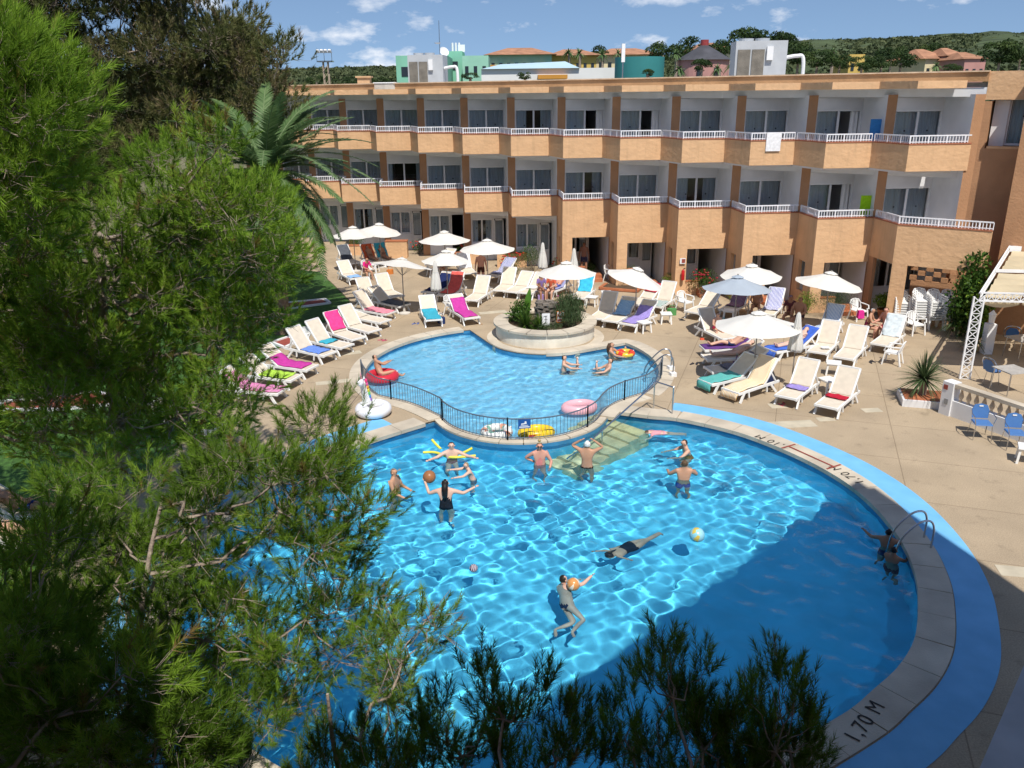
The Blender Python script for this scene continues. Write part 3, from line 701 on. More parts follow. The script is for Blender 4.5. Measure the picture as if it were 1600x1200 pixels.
def lounger(foot, head, label, kind=0, towel=None, group=None, z=0.30):
    f, h = G(*foot, z), G(*head, 0.45); d = Vector((h.x - f.x, h.y - f.y, 0)); c = Vector((f.x, f.y, 0)) + d.normalized() * 0.95
    rz = math.atan2(d.y, d.x) - math.pi / 2
    o = LP[kind] if kind not in l_used else copy_tree(LP[kind]); l_used.add(kind)
    o.location = (c.x, c.y, 0); o.rotation_euler = (0, 0, rz); tag(o, label, 'sun lounger', group or 'sun loungers round the pools')
    if towel:
        tl, tcol, f0, f1 = towel[:4]; hang = towel[4] if len(towel) > 4 else 0
        b = towel_mesh(ANG[kind], f0, f1, hang); m_ = striped(*tcol) if isinstance(tcol[0], tuple) else cloth(tcol)
        w = b.build('towel', m_, None, smooth='all', clean=False); w.location = o.location; w.rotation_euler = o.rotation_euler
        sm = w.modifiers.new('thick', 'SOLIDIFY'); sm.thickness = 0.012; sm.offset = 1
        tag(w, tl, 'towel', 'towels on the loungers')
    return c, rz
def striped(a, b_, sc_=6.0):
    k = 'striped_%s_%s' % (str(a), str(b_))
    if k in MATS: return MATS[k]
    m = bpy.data.materials.new('striped_cloth'); m.use_nodes = True; n = m.node_tree; p = n.nodes['Principled BSDF']; p.inputs['Roughness'].default_value = 0.9
    t = n.nodes.new('ShaderNodeTexCoord'); w = n.nodes.new('ShaderNodeTexWave'); w.inputs['Scale'].default_value = sc_; w.bands_direction = 'X'; w.inputs['Distortion'].default_value = 0.6
    r = n.nodes.new('ShaderNodeValToRGB'); r.color_ramp.interpolation = 'CONSTANT'; r.color_ramp.elements[0].color = (*a, 1); r.color_ramp.elements[1].color = (*b_, 1); r.color_ramp.elements[1].position = 0.5
    n.links.new(t.outputs['Object'], w.inputs[0]); n.links.new(w.outputs[0], r.inputs[0]); n.links.new(r.outputs[0], p.inputs['Base Color']); MATS[k] = m; return m
PINK, MAG, TEAL, BLU, NAVY, CORAL, LIME, PURP, RED_, WHT = (0.75, 0.25, 0.32), (0.50, 0.05, 0.30), (0.05, 0.36, 0.48), (0.06, 0.14, 0.55), (0.02, 0.03, 0.10), (0.72, 0.12, 0.10), (0.42, 0.66, 0.08), (0.30, 0.24, 0.55), (0.45, 0.02, 0.04), (0.8, 0.8, 0.8)
GR = (0.10, 0.11, 0.13)
LG = []
for foot, head, label, kind, towel in (
    ((557, 436), (529, 418), 'white slatted sun lounger with blue bag at the lawn corner', 1, ('folded pale blue towel on a white lounger by the lawn', (0.25, 0.42, 0.7), 0.05, 0.3)),
    ((590, 472), (547, 445), 'empty beige lounger, end of the row beside the tilted white parasol', 0, None),
    ((621, 464), (572, 437), 'empty beige lounger under the edge of the tilted white parasol', 0, None),
    ((632, 478), (580, 463), 'sun lounger hung with a dark grey towel beside the tilted parasol pole', 1, ('dark grey towel hanging over a lounger by the tilted parasol', GR, 0.0, 0.55)),
    ((610, 490), (550, 475), 'beige lounger with a salmon pink towel beside the lawn', 0, ('salmon pink towel over the foot of a beige lounger', PINK, 0.0, 0.6)),
    ((602, 503), (548, 488), 'flat beige lounger behind the lounger nearest the shallow pool coping', 2, None),
    ((585, 518), (525, 497), 'empty beige lounger with raised back next to the shallow pool', 0, None),
    ((560, 530), (505, 507), 'beige lounger with a pink towel hung from its back', 0, ('bright pink towel hung over a lounger back', (0.8, 0.06, 0.25), 0.62, 1.0)),
    ((542, 542), (475, 522), 'beige lounger holding a small turquoise bag beside white chair', 0, ('turquoise bundle of cloth on a beige lounger', TEAL, 0.35, 0.55)),
    ((515, 554), (447, 534), 'beige lounger with a blue patterned towel on its seat', 0, ('blue patterned towel spread on a beige lounger', ((0.05, 0.12, 0.5), (0.2, 0.35, 0.75)), 0.12, 0.55)),
    ((487, 576), (417, 560), 'beige lounger covered with a magenta pareo near the pine', 1, ('magenta pareo spread over a lounger near the pine', MAG, 0.1, 0.75)),
    ((462, 592), (400, 578), 'lounger with a lime green towel beside the pine branches', 1, ('lime green towel on a lounger beside the pine', LIME, 0.1, 0.6)),
    ((440, 612), (375, 600), 'lounger with a dotted magenta towel half hidden by pine branches', 1, ('dotted magenta towel half hidden by pine branches', ((0.55, 0.04, 0.28), (0.75, 0.4, 0.55)), 0.0, 0.9)),
    ((340, 668), (270, 655), 'lounger with a bright green towel in the pine shade', 1, ('bright green towel in the pine shade', LIME, 0.0, 0.8)),
    ((556, 412), (527, 397), 'lounger with dark clothes under the left pair of parasols', 0, ('dark clothes heaped on a lounger back under parasols', GR, 0.5, 1.0)),
    ((592, 411), (556, 393), 'lounger with an orange towel under the left pair of parasols', 0, ('orange towel over a lounger under parasols', (0.6, 0.12, 0.05), 0.5, 1.0)),
    ((612, 409), (576, 391), 'lounger with a turquoise towel under the left pair of parasols', 0, ('turquoise towel over a lounger under parasols', TEAL, 0.55, 1.0)),
    ((668, 458), (712, 436), 'lounger with a navy towel behind the folded parasol', 1, ('navy towel spread over a lounger behind the folded parasol', NAVY, 0.1, 0.95)),
    ((692, 463), (734, 437), 'lounger with a coral red towel along its whole length', 0, ('coral red towel along a whole lounger', CORAL, 0.15, 1.0)),
    ((735, 470), (774, 441), 'empty beige lounger with raised back beside the coral red one', 0, None),
    ((672, 415), (705, 402), 'lounger piled with white towels under the parasol pair', 1, ('pile of white towels on a lounger under the parasols', WHT, 0.2, 0.9)),
    ((735, 428), (722, 412), 'white lounger standing by the round parasol table', 0, ('white towel over a lounger back by the parasols', WHT, 0.55, 1.0)),
    ((768, 432), (790, 420), 'lounger with a blue striped towel beside the red flowers', 1, ('blue striped towel on a lounger beside the red flowers', ((0.02, 0.05, 0.3), (0.7, 0.7, 0.75)), 0.2, 1.0)),
    ((678, 501), (664, 474), 'lounger with teal towel and orange hat by the shallow pool', 1, ('teal towel spread on a lounger by the shallow pool', TEAL, 0.0, 0.65)),
    ((738, 498), (706, 474), 'lounger with a magenta towel by the white plastic chair', 1, ('magenta towel spread on a lounger by the white plastic chair', MAG, 0.05, 0.9)),
    ((781, 455), (808, 430), 'empty beige lounger facing the hedge, tallest back of its row', 0, None),
    ((797, 457), (830, 437), 'empty beige lounger in the middle of the row by the folded parasols', 1, None),
    ((820, 459), (856, 437), 'empty beige lounger at the shaded end of the row by the folded parasols', 1, None),
    ((852, 457), (886, 440), 'lounger with a floral towel under the white parasol behind the planter', 1, ('floral blue towel under a sunbather behind the planter', ((0.06, 0.1, 0.4), (0.5, 0.5, 0.6)), 0.0, 0.9)),
    ((902, 467), (933, 438), 'lounger with a turquoise towel hanging from its raised back', 0, ('turquoise towel hanging from a raised lounger back', (0.05, 0.45, 0.65), 0.55, 1.0)),
    ((932, 499), (968, 468), 'lounger with a grey shaded back, first of the row right of the planter', 0, None),
    ((953, 503), (992, 477), 'lounger with a blue patterned towel right of the planter', 1, ('blue patterned towel on a lounger right of the planter', ((0.04, 0.25, 0.55), (0.5, 0.65, 0.75)), 0.45, 0.9)),
    ((980, 508), (1024, 483), 'lounger with a lilac towel under the tilted white parasol', 1, ('lilac towel spread along a lounger under the tilted parasol', PURP, 0.05, 0.85)),
    ((985, 476), (1024, 459), 'white lounger with a red cushion behind the tilted parasol', 1, ('red cushion cloth on a white lounger', RED_, 0.75, 1.0)),
    ((1022, 480), (1057, 455), 'lounger with a flowered towel next to the white armchair', 0, ('flowered pale towel on a lounger next to the armchair', ((0.6, 0.5, 0.5), (0.15, 0.4, 0.35)), 0.0, 0.45)),
    ((1081, 489), (1122, 468), 'empty beige lounger standing alone beside the purple striped seat', 1, None),
    ((1136, 486), (1163, 466), 'lounger with a purple striped towel under the grey parasol', 0, ('purple striped towel over a lounger under the grey parasol', ((0.12, 0.02, 0.08), (0.35, 0.25, 0.3)), 0.3, 1.0)),
    ((1140, 530), (1096, 504), 'white lounger with a seated sunbather beside the large parasol', 0, None),
    ((1099, 545), (1168, 536), 'lounger with a sunbather in dark trunks under the large parasol', 1, ('purple towel under a lying sunbather', (0.12, 0.05, 0.2), 0.0, 0.8)),
    ((1102, 560), (1176, 550), 'lounger with a pale skinned sunbather under the large parasol', 1, None),
    ((1108, 579), (1176, 566), 'lounger draped with grey and magenta towels under the large parasol', 1, ('grey towel heaped on a lounger under the large parasol', (0.15, 0.15, 0.19), 0.25, 0.85)),
    ((1103, 598), (1180, 574), 'lounger with a green striped towel hanging over its foot', 1, ('green striped towel hanging over a lounger foot', ((0.03, 0.35, 0.27), (0.15, 0.42, 0.45)), 0.0, 0.6, 0.22)),
    ((1142, 612), (1222, 580), 'lounger with a multicoloured towel and dark bag beside the folded parasol', 0, ('multicoloured towel hanging over a lounger foot', ((0.75, 0.4, 0.1), (0.75, 0.78, 0.7)), 0.0, 1.0, 0.22)),
    ((1205, 548), (1277, 529), 'lounger with a royal blue towel behind the folded parasol', 1, ('royal blue towel under a sunbather behind the folded parasol', BLU, 0.0, 1.0, 0.25)),
    ((1277, 552), (1308, 517), 'beige lounger with a white magazine on its seat', 0, None),
    ((1318, 561), (1350, 525), 'empty beige lounger in front of the seated couple', 0, None),
    ((1228, 622), (1274, 582), 'beige lounger with a purple rolled towel', 0, ('narrow rolled purple towel on a beige lounger', PURP, 0.35, 0.52)),
    ((1291, 637), (1337, 594), 'beige lounger with a dark red rolled towel', 0, ('narrow rolled dark red towel on a beige lounger', RED_, 0.35, 0.5)),
    ((1278, 521), (1318, 492), 'lounger with a white and blue patterned towel by the round bush', 0, ('white and blue patterned towel by the round bush', ((0.75, 0.78, 0.8), (0.15, 0.3, 0.55)), 0.0, 1.0)),
    ((1375, 540), (1410, 509), 'beige lounger with a pale towel beside the seated couple', 0, ('pale towel over the back of the lounger beside the couple', (0.6, 0.66, 0.68), 0.55, 1.0)),
    ((1197, 492), (1212, 473), 'lounger with a blue and white striped towel behind the large parasol', 0, ('broad blue and white striped towel over a raised back', ((0.03, 0.06, 0.4), (0.8, 0.8, 0.8)), 0.3, 1.0)),
): LG.append(lounger(foot, head, label, kind, towel))
# parasols
def parasol(base, label, r=1.2, top=2.40, drop=0.46, tilt=(0, 0), m=None, group='open parasols round the pools', concrete=True):
    t = thing('parasol', label, 'parasol', (base.x, base.y, 0), random.uniform(0, 0.7), group); m = m or M_canvas
    MB().tube([(0, 0, 0.05), (0, 0, top - 0.03)], 0.022, 8).build('pole', M_pole, t, smooth=True)
    MB().lathe([(0, 0), (0.26, 0), (0.26, 0.05), (0.06, 0.09), (0.035, 0.3), (0.0, 0.3)], (0, 0, 0), 20).build('base', mat('parasol_base', (0.55, 0.52, 0.47), 0.8, 0.1, 5), t, smooth=True)
    M = Matrix.Rotation(tilt[0], 3, 'X') @ Matrix.Rotation(tilt[1], 3, 'Y'); hub = Vector((0, 0, top - 0.22))
    b = MB(); N = 8; K = 5; vs = [hub + M @ Vector((0, 0, 0.22))]; fs = []
    for k in range(N * 4):
        a = 2 * math.pi * k / (N * 4); f = (k % 4) / 4; sc_ = 1 - 0.045 * math.sin(math.pi * f)
        for j in range(1, K + 1):
            rr = r * j / K * (sc_ if j else 1); sagz = -0.035 * math.sin(math.pi * f) * (j / K) - 0.03 * math.sin(math.pi * j / K)
            vs.append(hub + M @ Vector((rr * math.cos(a), rr * math.sin(a), 0.22 - drop * j / K + sagz)))
    n4 = N * 4
    for k in range(n4):
        a, c = 1 + k * K, 1 + ((k + 1) % n4) * K; fs.append((0, a, c))
        for j in range(K - 1): fs.append((a + j, a + j + 1, c + j + 1, c + j))
    b.add(vs, fs); b.build('canopy', m, t, clean=False, smooth=True)
    b = MB(); vs = []; fs = []
    for k in range(16):
        a = 2 * math.pi * k / 16; vs += [hub + M @ Vector((0.05 * math.cos(a), 0.05 * math.sin(a), 0.25)), hub + M @ Vector((0.24 * math.cos(a), 0.24 * math.sin(a), 0.175 if k % 2 else 0.16))]
    fs = [(2 * k, 2 * k + 1, (2 * k + 3) % 32, (2 * k + 2) % 32) for k in range(16)]; b.add(vs, fs).build('vent_cap', m, t, clean=False)
    for k in range(N):
        a = 2 * math.pi * k / N
        b = MB(); b.bar(hub + M @ Vector((0.03 * math.cos(a), 0.03 * math.sin(a), 0.15)), hub + M @ Vector((r * 0.97 * math.cos(a), r * 0.97 * math.sin(a), 0.19 - drop)), 0.016)
        b.bar(Vector((0, 0, top - 0.75)), hub + M @ Vector((r * 0.5 * math.cos(a), r * 0.5 * math.sin(a), 0.17 - drop * 0.5)), 0.012); b.build('rib', M_pole, t)
    MB().sphere(hub + M @ Vector((0, 0, 0.27)), 0.03, 8).build('finial', M_pole, t, smooth=True)
    return t
for px, py, label, r, tl, m in (
    (551, 354, 'white parasol over the loungers nearest the palm', 1.15, (0, 0), None), (592, 349, 'white parasol beside the low ochre wall', 1.2, (0.05, 0.1), None),
    (694, 361, 'white parasol above the stacked towels by the hotel rooms', 1.32, (0, 0), None), (697, 391, 'white parasol overlapping a larger one behind the navy towel', 1.12, (0, 0.03), None),
    (761, 374, 'white parasol over a standing bather by the red flowers', 1.35, (0, 0), None), (885, 409, 'white parasol behind the round planter', 1.25, (0, 0), None),
    (1175, 413, 'cream parasol partly hidden by the grey parasol', 1.22, (0.05, -0.05), None), (1153, 431, 'pale grey blue parasol by the purple striped towel', 1.3, (-0.03, 0.03), M_canvas_grey),
    (1298, 425, 'white parasol beside the clipped round bush', 1.28, (0.02, 0.12), None), (1186, 487, 'largest white parasol, over the lying sunbathers', 1.36, (0, 0), None)):
    parasol(G(px, py, 2.40), label, r, 2.40, 0.48, tl, m)
p = G(632, 490); parasol(p, 'tilted white parasol standing open at the end of the lounger row', 1.32, 2.42, 0.34, (-0.16, 0.16))
p = G(992, 505); parasol(p, 'steeply tilted white parasol by the lilac towel', 1.18, 2.3, 0.5, (0.12, 0.26))
def folded(base, top, label):
    t = thing('folded_parasol', label, 'parasol', (base.x, base.y, 0), 0, 'folded parasols')
    MB().tube([(0, 0, 0.05), (0, 0, top)], 0.022, 8).build('pole', M_pole, t, smooth=True)
    MB().lathe([(0, 0), (0.24, 0), (0.24, 0.05), (0.05, 0.09), (0.0, 0.2)], (0, 0, 0), 16).build('base', mat('parasol_base', (0.55, 0.52, 0.47)), t)
    b = MB(); vs = []; K = 9; n_ = 32
    prof = [(0.02, top + 0.03), (0.06, top - 0.05), (0.09, top - 0.3), (0.10, top - 0.42), (0.14, top - 0.6), (0.18, top - 0.9), (0.20, top - 1.12), (0.19, top - 1.22), (0.12, top - 1.2)]
    for k in range(n_):
        a = 2 * math.pi * k / n_
        for j, (r, z) in enumerate(prof):
            q = r * (1 + 0.28 * math.cos(8 * a + 0.5 * j * 0.3) * min(1, j / 3)); vs.append((q * math.cos(a), q * math.sin(a), z + 0.02 * math.cos(8 * a)))
    fs = [(k * K + j, ((k + 1) % n_) * K + j, ((k + 1) % n_) * K + j + 1, k * K + j + 1) for k in range(n_) for j in range(K - 1)]
    b.add(vs, fs).build('folded_canopy', M_canvas, t, smooth='all', clean=False)
    MB().torus((0, 0, top - 0.42), 0.10, 0.012, 16, 6).build('tie_strap', M_canvas, t)
folded(G(1236, 606), 2.45, 'folded cream parasol beside the multicoloured towel')
folded(G(683, 492), 2.3, 'folded cream parasol between the teal and magenta towels')
folded(G(848, 380, 2.2), 2.2, 'folded white parasol before the hotel window')
folded(G(897, 389, 2.2), 2.2, 'folded white parasol beside the blue cloth on the low wall')
# tables and plastic chairs
def make_table():
    t = bpy.data.objects.new('side_table', None); col.objects.link(t)
    b = MB(); b.box((0, 0, 0.42), (0.46, 0.46, 0.03), taper=0.97); b.box((0, 0, 0.385), (0.42, 0.42, 0.04)); b.build('table_top', M_plastic, t)
    for sx in (-1, 1):
        for sy in (-1, 1): MB().bar((sx * 0.17, sy * 0.17, 0.40), (sx * 0.205, sy * 0.205, 0.0), 0.055, 0.035).build('leg', M_plastic, t)
    return t
TB = make_table(); first = True
for px, py, label in ((1301, 585, 'small white plastic table between the two rolled towel loungers, rear one'), (1292, 612, 'small white plastic table between the purple and red rolled towels'), (1006, 519, 'small white stool table by the lilac towel foot'), (1040, 505, 'small white table beside the flowered towel'), (947, 470, 'small white table behind the tilted parasol'), (925, 478, 'small white table under the turquoise towel lounger'), (832, 462, 'white table with drinks behind the round planter'), (795, 452, 'small white table beside the empty lounger row'), (585, 425, 'small white table between the lawn corner loungers'), (703, 458, 'small white table by the coral red towel'), (1138, 500, 'white table with a cloth under the grey parasol'), (1602, 722, 'white plastic table at the terrace wall by the blue chairs')):
    p = G(px, py); o = TB if first else copy_tree(TB); first = False
    o.location = (p.x, p.y, 0); o.rotation_euler = (0, 0, random.uniform(-0.5, 0.5)); tag(o, label, 'table', 'small white plastic tables')
def make_chair():
    t = bpy.data.objects.new('plastic_armchair', None); col.objects.link(t)
    b = MB(); b.box((0, 0.02, 0.42), (0.46, 0.44, 0.03), taper=0.96); b.bar((-0.2, -0.21, 0.40), (0.2, -0.21, 0.40), 0.05, 0.05); b.build('seat', M_plastic, t)
    b = MB(); pts = [(-0.25, 0.20, 0.44), (-0.26, 0.27, 0.66), (-0.19, 0.32, 0.80), (0, 0.34, 0.84), (0.19, 0.32, 0.80), (0.26, 0.27, 0.66), (0.25, 0.20, 0.44)]
    b.tube(pts, 0.022, 6)
    for x in (-0.15, -0.075, 0, 0.075, 0.15): b.bar((x * 0.85, 0.235, 0.43), (x, 0.33, 0.80), 0.05, 0.012)
    b.build('backrest', M_plastic, t, smooth=True)
    for sx in (-1, 1):
        b = MB(); b.tube([(sx * 0.26, 0.27, 0.66), (sx * 0.29, 0.05, 0.655), (sx * 0.285, -0.2, 0.64), (sx * 0.265, -0.25, 0.5)], 0.024, 6); b.build('armrest', M_plastic, t, smooth=True)
        MB().bar((sx * 0.235, -0.2, 0.52), (sx * 0.275, -0.26, 0.0), 0.05, 0.04).build('leg', M_plastic, t)
        MB().bar((sx * 0.22, 0.21, 0.46), (sx * 0.265, 0.32, 0.0), 0.05, 0.04).build('leg', M_plastic, t)
    return t
CH = make_chair(); first = True
def chair(p, rz, label, group, z=0.0):
    global first
    o = CH if first else copy_tree(CH); first = False
    o.location = (p.x, p.y, z); o.rotation_euler = (0, 0, rz); tag(o, label, 'chair', group); return o
for px, py, rz, label in ((1393, 568, -2.2, 'white plastic armchair standing alone near the yucca planter'), (1070, 486, 0.6, 'white plastic armchair next to the flowered towel lounger'), (912, 455, 0.4, 'white plastic armchair beside the turquoise towel'), (955, 440, 0.9, 'white plastic armchair by the low brick planter edge'), (1428, 522, 0.2, 'white plastic armchair pulled out before the chair stacks'), (470, 548, -0.7, 'white plastic armchair between the left loungers'), (708, 492, 1.0, 'white plastic armchair between the teal and magenta towels'), (1340, 500, 0.3, 'white plastic armchair with a pink bag by the round bush'), (678, 432, 2.0, 'white plastic armchair in the shade of the overlapping parasols'), (577, 432, 1.0, 'white plastic armchair by the pink clad bather')):
    chair(G(px, py), rz, label, 'white plastic armchairs')
for k, (px, py, nst) in enumerate(((1405, 506, 6), (1434, 511, 8), (1457, 513, 8), (1480, 514, 8))):
    p = G(px, py)
    for j in range(nst): chair(p + Vector((0, 0.012 * j, 0)), 0.1 * k - 0.2, 'white plastic armchair in ' + ('the short stack beside the lit ochre pier', 'the tall stack next to the short one', 'the tall stack second from the spiky plant', 'the tall stack behind the spiky plant')[k], 'stacked white plastic armchairs', 0.095 * j)
# blue cafe chairs
def blue_chair(p, rz, label):
    t = thing('cafe_chair', label, 'chair', (p.x, p.y, 0), rz, 'blue cafe chairs by the terrace wall')
    MB().box((0, 0, 0.45), (0.44, 0.42, 0.035), taper=0.92).build('seat', M_bluepl, t)
    b = MB(); pl = [(-0.2, 0), (0.2, 0), (0.22, 0.22), (0.16, 0.36), (0, 0.40), (-0.16, 0.36), (-0.22, 0.22)]
    o = b.prism(pl, -0.012, 0.012).build('backrest', M_bluepl, t); o.location = (0, 0.22, 0.50); o.rotation_euler = (R(80), 0, 0)
    h = MB().box((0, 0.262, 0.83), (0.1, 0.03, 0.03)).build('handle_slot', M_plastic, t)
    for sx in (-1, 1):
        MB().tube([(sx * 0.2, -0.18, 0.44), (sx * 0.23, -0.22, 0.0)], 0.012, 6).build('leg', M_steel, t)
        MB().tube([(sx * 0.2, 0.18, 0.44), (sx * 0.23, 0.28, 0.0)], 0.012, 6).build('leg', M_steel, t)
        MB().tube([(sx * 0.22, 0.24, 0.70), (sx * 0.27, 0.05, 0.68), (sx * 0.27, -0.18, 0.66), (sx * 0.21, -0.19, 0.45)], 0.012, 6).build('armrest', M_steel, t)
blue_chair(G(1530, 684), -0.2, 'blue plastic cafe chair with steel legs nearer the wall pillar')
blue_chair(G(1582, 700), -0.2, 'blue plastic cafe chair with steel legs beside the white table')
# shallow pool fence on the coping
fpath = offset(kid[-9:] + sl_[1:] + arc + sr_[:-1] + kid[:9], 0.10, False)
fpath = resample(fpath, 0.115); t = thing('pool_fence', 'low dark steel fence curving between the shallow and large pools', 'fence', (0, 0, 0))
FH = 0.62; seg = 22
for i in range(0, len(fpath) - 1, seg):
    pts = fpath[i:i + seg + 1]
    if len(pts) < 3: continue
    b = MB(); b.tube([(p.x, p.y, FH + 0.03) for p in pts], 0.022, 6); b.tube([(p.x, p.y, 0.10) for p in pts], 0.014, 6)
    for p in pts[1:-1]: b.bar((p.x, p.y, 0.10), (p.x, p.y, FH + 0.03), 0.013)
    b.build('fence_panel', M_fence, t)
    for p in (pts[0], pts[-1]):
        MB().bar((p.x, p.y, 0.03), (p.x, p.y, FH + 0.06), 0.04).build('post', M_fence, t)
# blue notice on the fence
m_ = min(fpath, key=lambda p: (p - G(821, 684)).length); t = thing('fence_notice', 'small blue notice with white swimmer pictogram on the pool fence', 'sign', (m_.x, m_.y - 0.04, 0.52), 0.1)
MB().box((0, 0, 0), (0.34, 0.012, 0.26)).build('plate', mat('notice_blue', (0.02, 0.10, 0.34), 0.4), t)
b = MB(); b.sphere((0.03, -0.008, 0.05), 0.03, 8, (1, 0.15, 1)); b.bar((-0.09, -0.008, 0.0), (0.06, -0.008, 0.02), 0.012, 0.03); b.bar((-0.1, -0.008, -0.04), (0.1, -0.008, -0.04), 0.012, 0.012); b.build('pictogram', M_white, t)
b = MB(); b.box((0, -0.008, -0.085), (0.28, 0.006, 0.03)); b.build('text_line', M_white, t)
# ladders and hand rails
def hoop(pts, r, parent, name='rail'): return MB().tube(catmull3(pts), r, 10).build(name, M_steel, parent, smooth=True)
def catmull3(P, n=6):
    P = [Vector(p) for p in P]; out = []
    for i in range(len(P) - 1):
        a, b, c, d = P[max(i - 1, 0)], P[i], P[i + 1], P[min(i + 2, len(P) - 1)]
        for j in range(n):
            s_ = j / n; out.append(0.5 * ((2 * b) + (c - a) * s_ + (2 * a - 5 * b + 4 * c - d) * s_ * s_ + (3 * b - a - 3 * c + d) * s_ ** 3))
    return out + [P[-1]]
t = thing('pool_ladder', 'steel grab rails of the large pool ladder in the shade', 'ladder', (0, 0, 0))
for (fx, fy), (ix, iy) in (((1443, 842), (1402, 838)), ((1454, 858), (1408, 862))):
    f = G(fx, fy); i_ = G(ix, iy, -0.1); d = Vector((i_.x - f.x, i_.y - f.y, 0)); L = d.length; d.normalize()
    d = Vector((-0.9, -0.1, 0)).normalized()
    hoop([f, f + Vector((0, 0, 0.45)), f + d * 0.12 + Vector((0, 0, 0.66)), f + d * 0.40 + Vector((0, 0, 0.60)), f + d * 0.72 + Vector((0, 0, 0.2)), f + d * 0.80 + Vector((0, 0, -0.5)), f + d * 0.80 + Vector((0, 0, -1.0))], 0.022, t)
t = thing('pool_ladder', 'steel grab rails at the right side of the shallow pool', 'ladder', (0, 0, 0))
for fx, fy in ((1051, 588), (1048, 578)):
    f = G(fx, fy); d = (Vector((KC.x, KC.y, 0)) - f).normalized()
    hoop([f, f + Vector((0, 0, 0.5)), f + d * 0.12 + Vector((0, 0, 0.72)), f + d * 0.40 + Vector((0, 0, 0.66)), f + d * 0.85 + Vector((0, 0, 0.1)), f + d * 0.9 + Vector((0, 0, -0.45))], 0.024, t)
    MB().box((f.x, f.y, 0.07), (0.2, 0.2, 0.14), 0.3).build('foot_block', M_white, t)
t = thing('step_handrail', 'long steel handrail leading down the stone pool steps', 'handrail', (0, 0, 0))
a0, a1 = G(1021, 640), G(1050, 648); top0 = a0 + Vector((0, 0, 0.86)); dn = G(885, 735, -0.55)
hoop([a1, a1 + Vector((0, 0, 0.80)), a1 + Vector((-0.03, 0, 0.86)), top0 + Vector((0.1, 0, 0)), top0, top0 + (dn - top0) * 0.15, dn + Vector((0, 0, 0.25))], 0.024, t)
pm = G(970, 700, -0.2)
for p_, h0 in ((a0, 0.84), ): MB().tube([p_, p_ + Vector((0, 0, h0))], 0.02, 8).build('post', M_steel, t)
q = top0.lerp(dn + Vector((0, 0, 0.25)), 0.62); MB().tube([(q.x, q.y, -0.9), q], 0.02, 8).build('post', M_steel, t)
# terrace wall with balusters, pergola
t = thing('terrace_balustrade', 'white terrace wall topped by terracotta balusters and a stone rail', 'balustrade', (0, 0, 0))
w0, w1 = G(1476, 645), G(1600, 690); d = (w1 - w0).normalized(); w1 = w0 + d * 6.5; nrm = Vector((-d.y, d.x, 0)); rz = math.atan2(d.y, d.x)
def along(s, o=0.0, z=0.0): q = w0 + d * s + nrm * o; return Vector((q.x, q.y, z))
MB().bar(along(0, 0, 0.24), along(6.5, 0, 0.24), 0.48, 0.22, up=tuple(nrm)).build('wall', M_wall, t)
MB().box(along(0.08, 0, 0.5), (0.34, 0.34, 1.0), rz).build('end_pillar', M_wall, t)
MB().bar(along(0.26, 0, 0.93), along(6.5, 0, 0.93), 0.1, 0.24, up=tuple(nrm)).build('top_rail', M_cop, t)
prof = [(0.055, 0.48), (0.055, 0.51), (0.03, 0.54), (0.065, 0.62), (0.07, 0.67), (0.035, 0.78), (0.03, 0.82), (0.055, 0.85), (0.055, 0.88)]
bl = None
for k in range(26):
    if bl is None: bl = MB().lathe(prof, (0, 0, 0), 10).build('baluster', mat('baluster_stone', (0.62, 0.50, 0.36), 0.8, 0.15, 4), t, smooth=True); o = bl
    else: o = bl.copy(); col.objects.link(o)
    o.location = along(0.42 + 0.235 * k)
MB().box(along(0.02, -0.18, 0.84), (0.13, 0.008, 0.14), rz).build('small_sign', M_red, t)
MB().box(along(0.10, -0.18, 0.42), (0.12, 0.01, 0.16), rz).build('socket_box', mat('grey_metal', (0.3, 0.3, 0.3), 0.4), t)
pg = thing('pergola', 'white lattice steel pergola with cream fabric roof over the terrace', 'pergola', (0, 0, 0))
pc = G(1507, 592) ; PZ = 2.75
wd = Vector((0.985, -0.17, 0)); _pb = G(1577, 389, 3.3) - pc; bd = Vector((_pb.x, _pb.y, 0)); PL = bd.length; bd.normalize()
def lattice(a, b_, w, upv, name):
    """flat lattice girder: two chords and zigzag webs"""
    a, b_ = Vector(a), Vector(b_); L = (b_ - a).length; dd = (b_ - a) / L; u = Vector(upv).normalized() * w / 2
    m = MB(); m.bar(a - u, b_ - u, 0.05, 0.05); m.bar(a + u, b_ + u, 0.05, 0.05); K = max(3, int(L / (w * 0.9)))
    for k in range(K):
        p, q = a + dd * (L * k / K), a + dd * (L * (k + 1) / K)
        m.bar(p - u, q + u, 0.022, 0.022); m.bar(p + u, q - u, 0.022, 0.022); m.bar(p - u, p + u, 0.02, 0.02)
    return m.build(name, M_white, pg)
Zv = lambda p, z: Vector((p.x, p.y, z))
for k in range(2):
    c = pc + wd * (4.2 * k)
    lattice(Zv(c, 0.0), Zv(c, PZ), 0.30, wd, 'column')
    lattice(Zv(c, PZ), Zv(c + bd * PL, PZ + 0.55), 0.20, (0, 0, 1), 'rafter')
lattice(Zv(pc, PZ), Zv(pc + wd * 7, PZ), 0.26, (0, 0, 1), 'front_beam')
MB().bar(Zv(pc + bd * (PL / 2), PZ + 0.28), Zv(pc + bd * (PL / 2) + wd * 7, PZ + 0.28), 0.07, 0.1).build('cross_beam', M_white, pg)
MB().bar(Zv(pc + bd * PL, PZ + 0.56), Zv(pc + bd * PL + wd * 7, PZ + 0.56), 0.1, 0.2).build('wall_beam', M_white, pg)
M_awn = mat('awning_fabric', (0.66, 0.56, 0.38), 0.9, 0.12, 1.2, spec=0.1, trans=0.3)
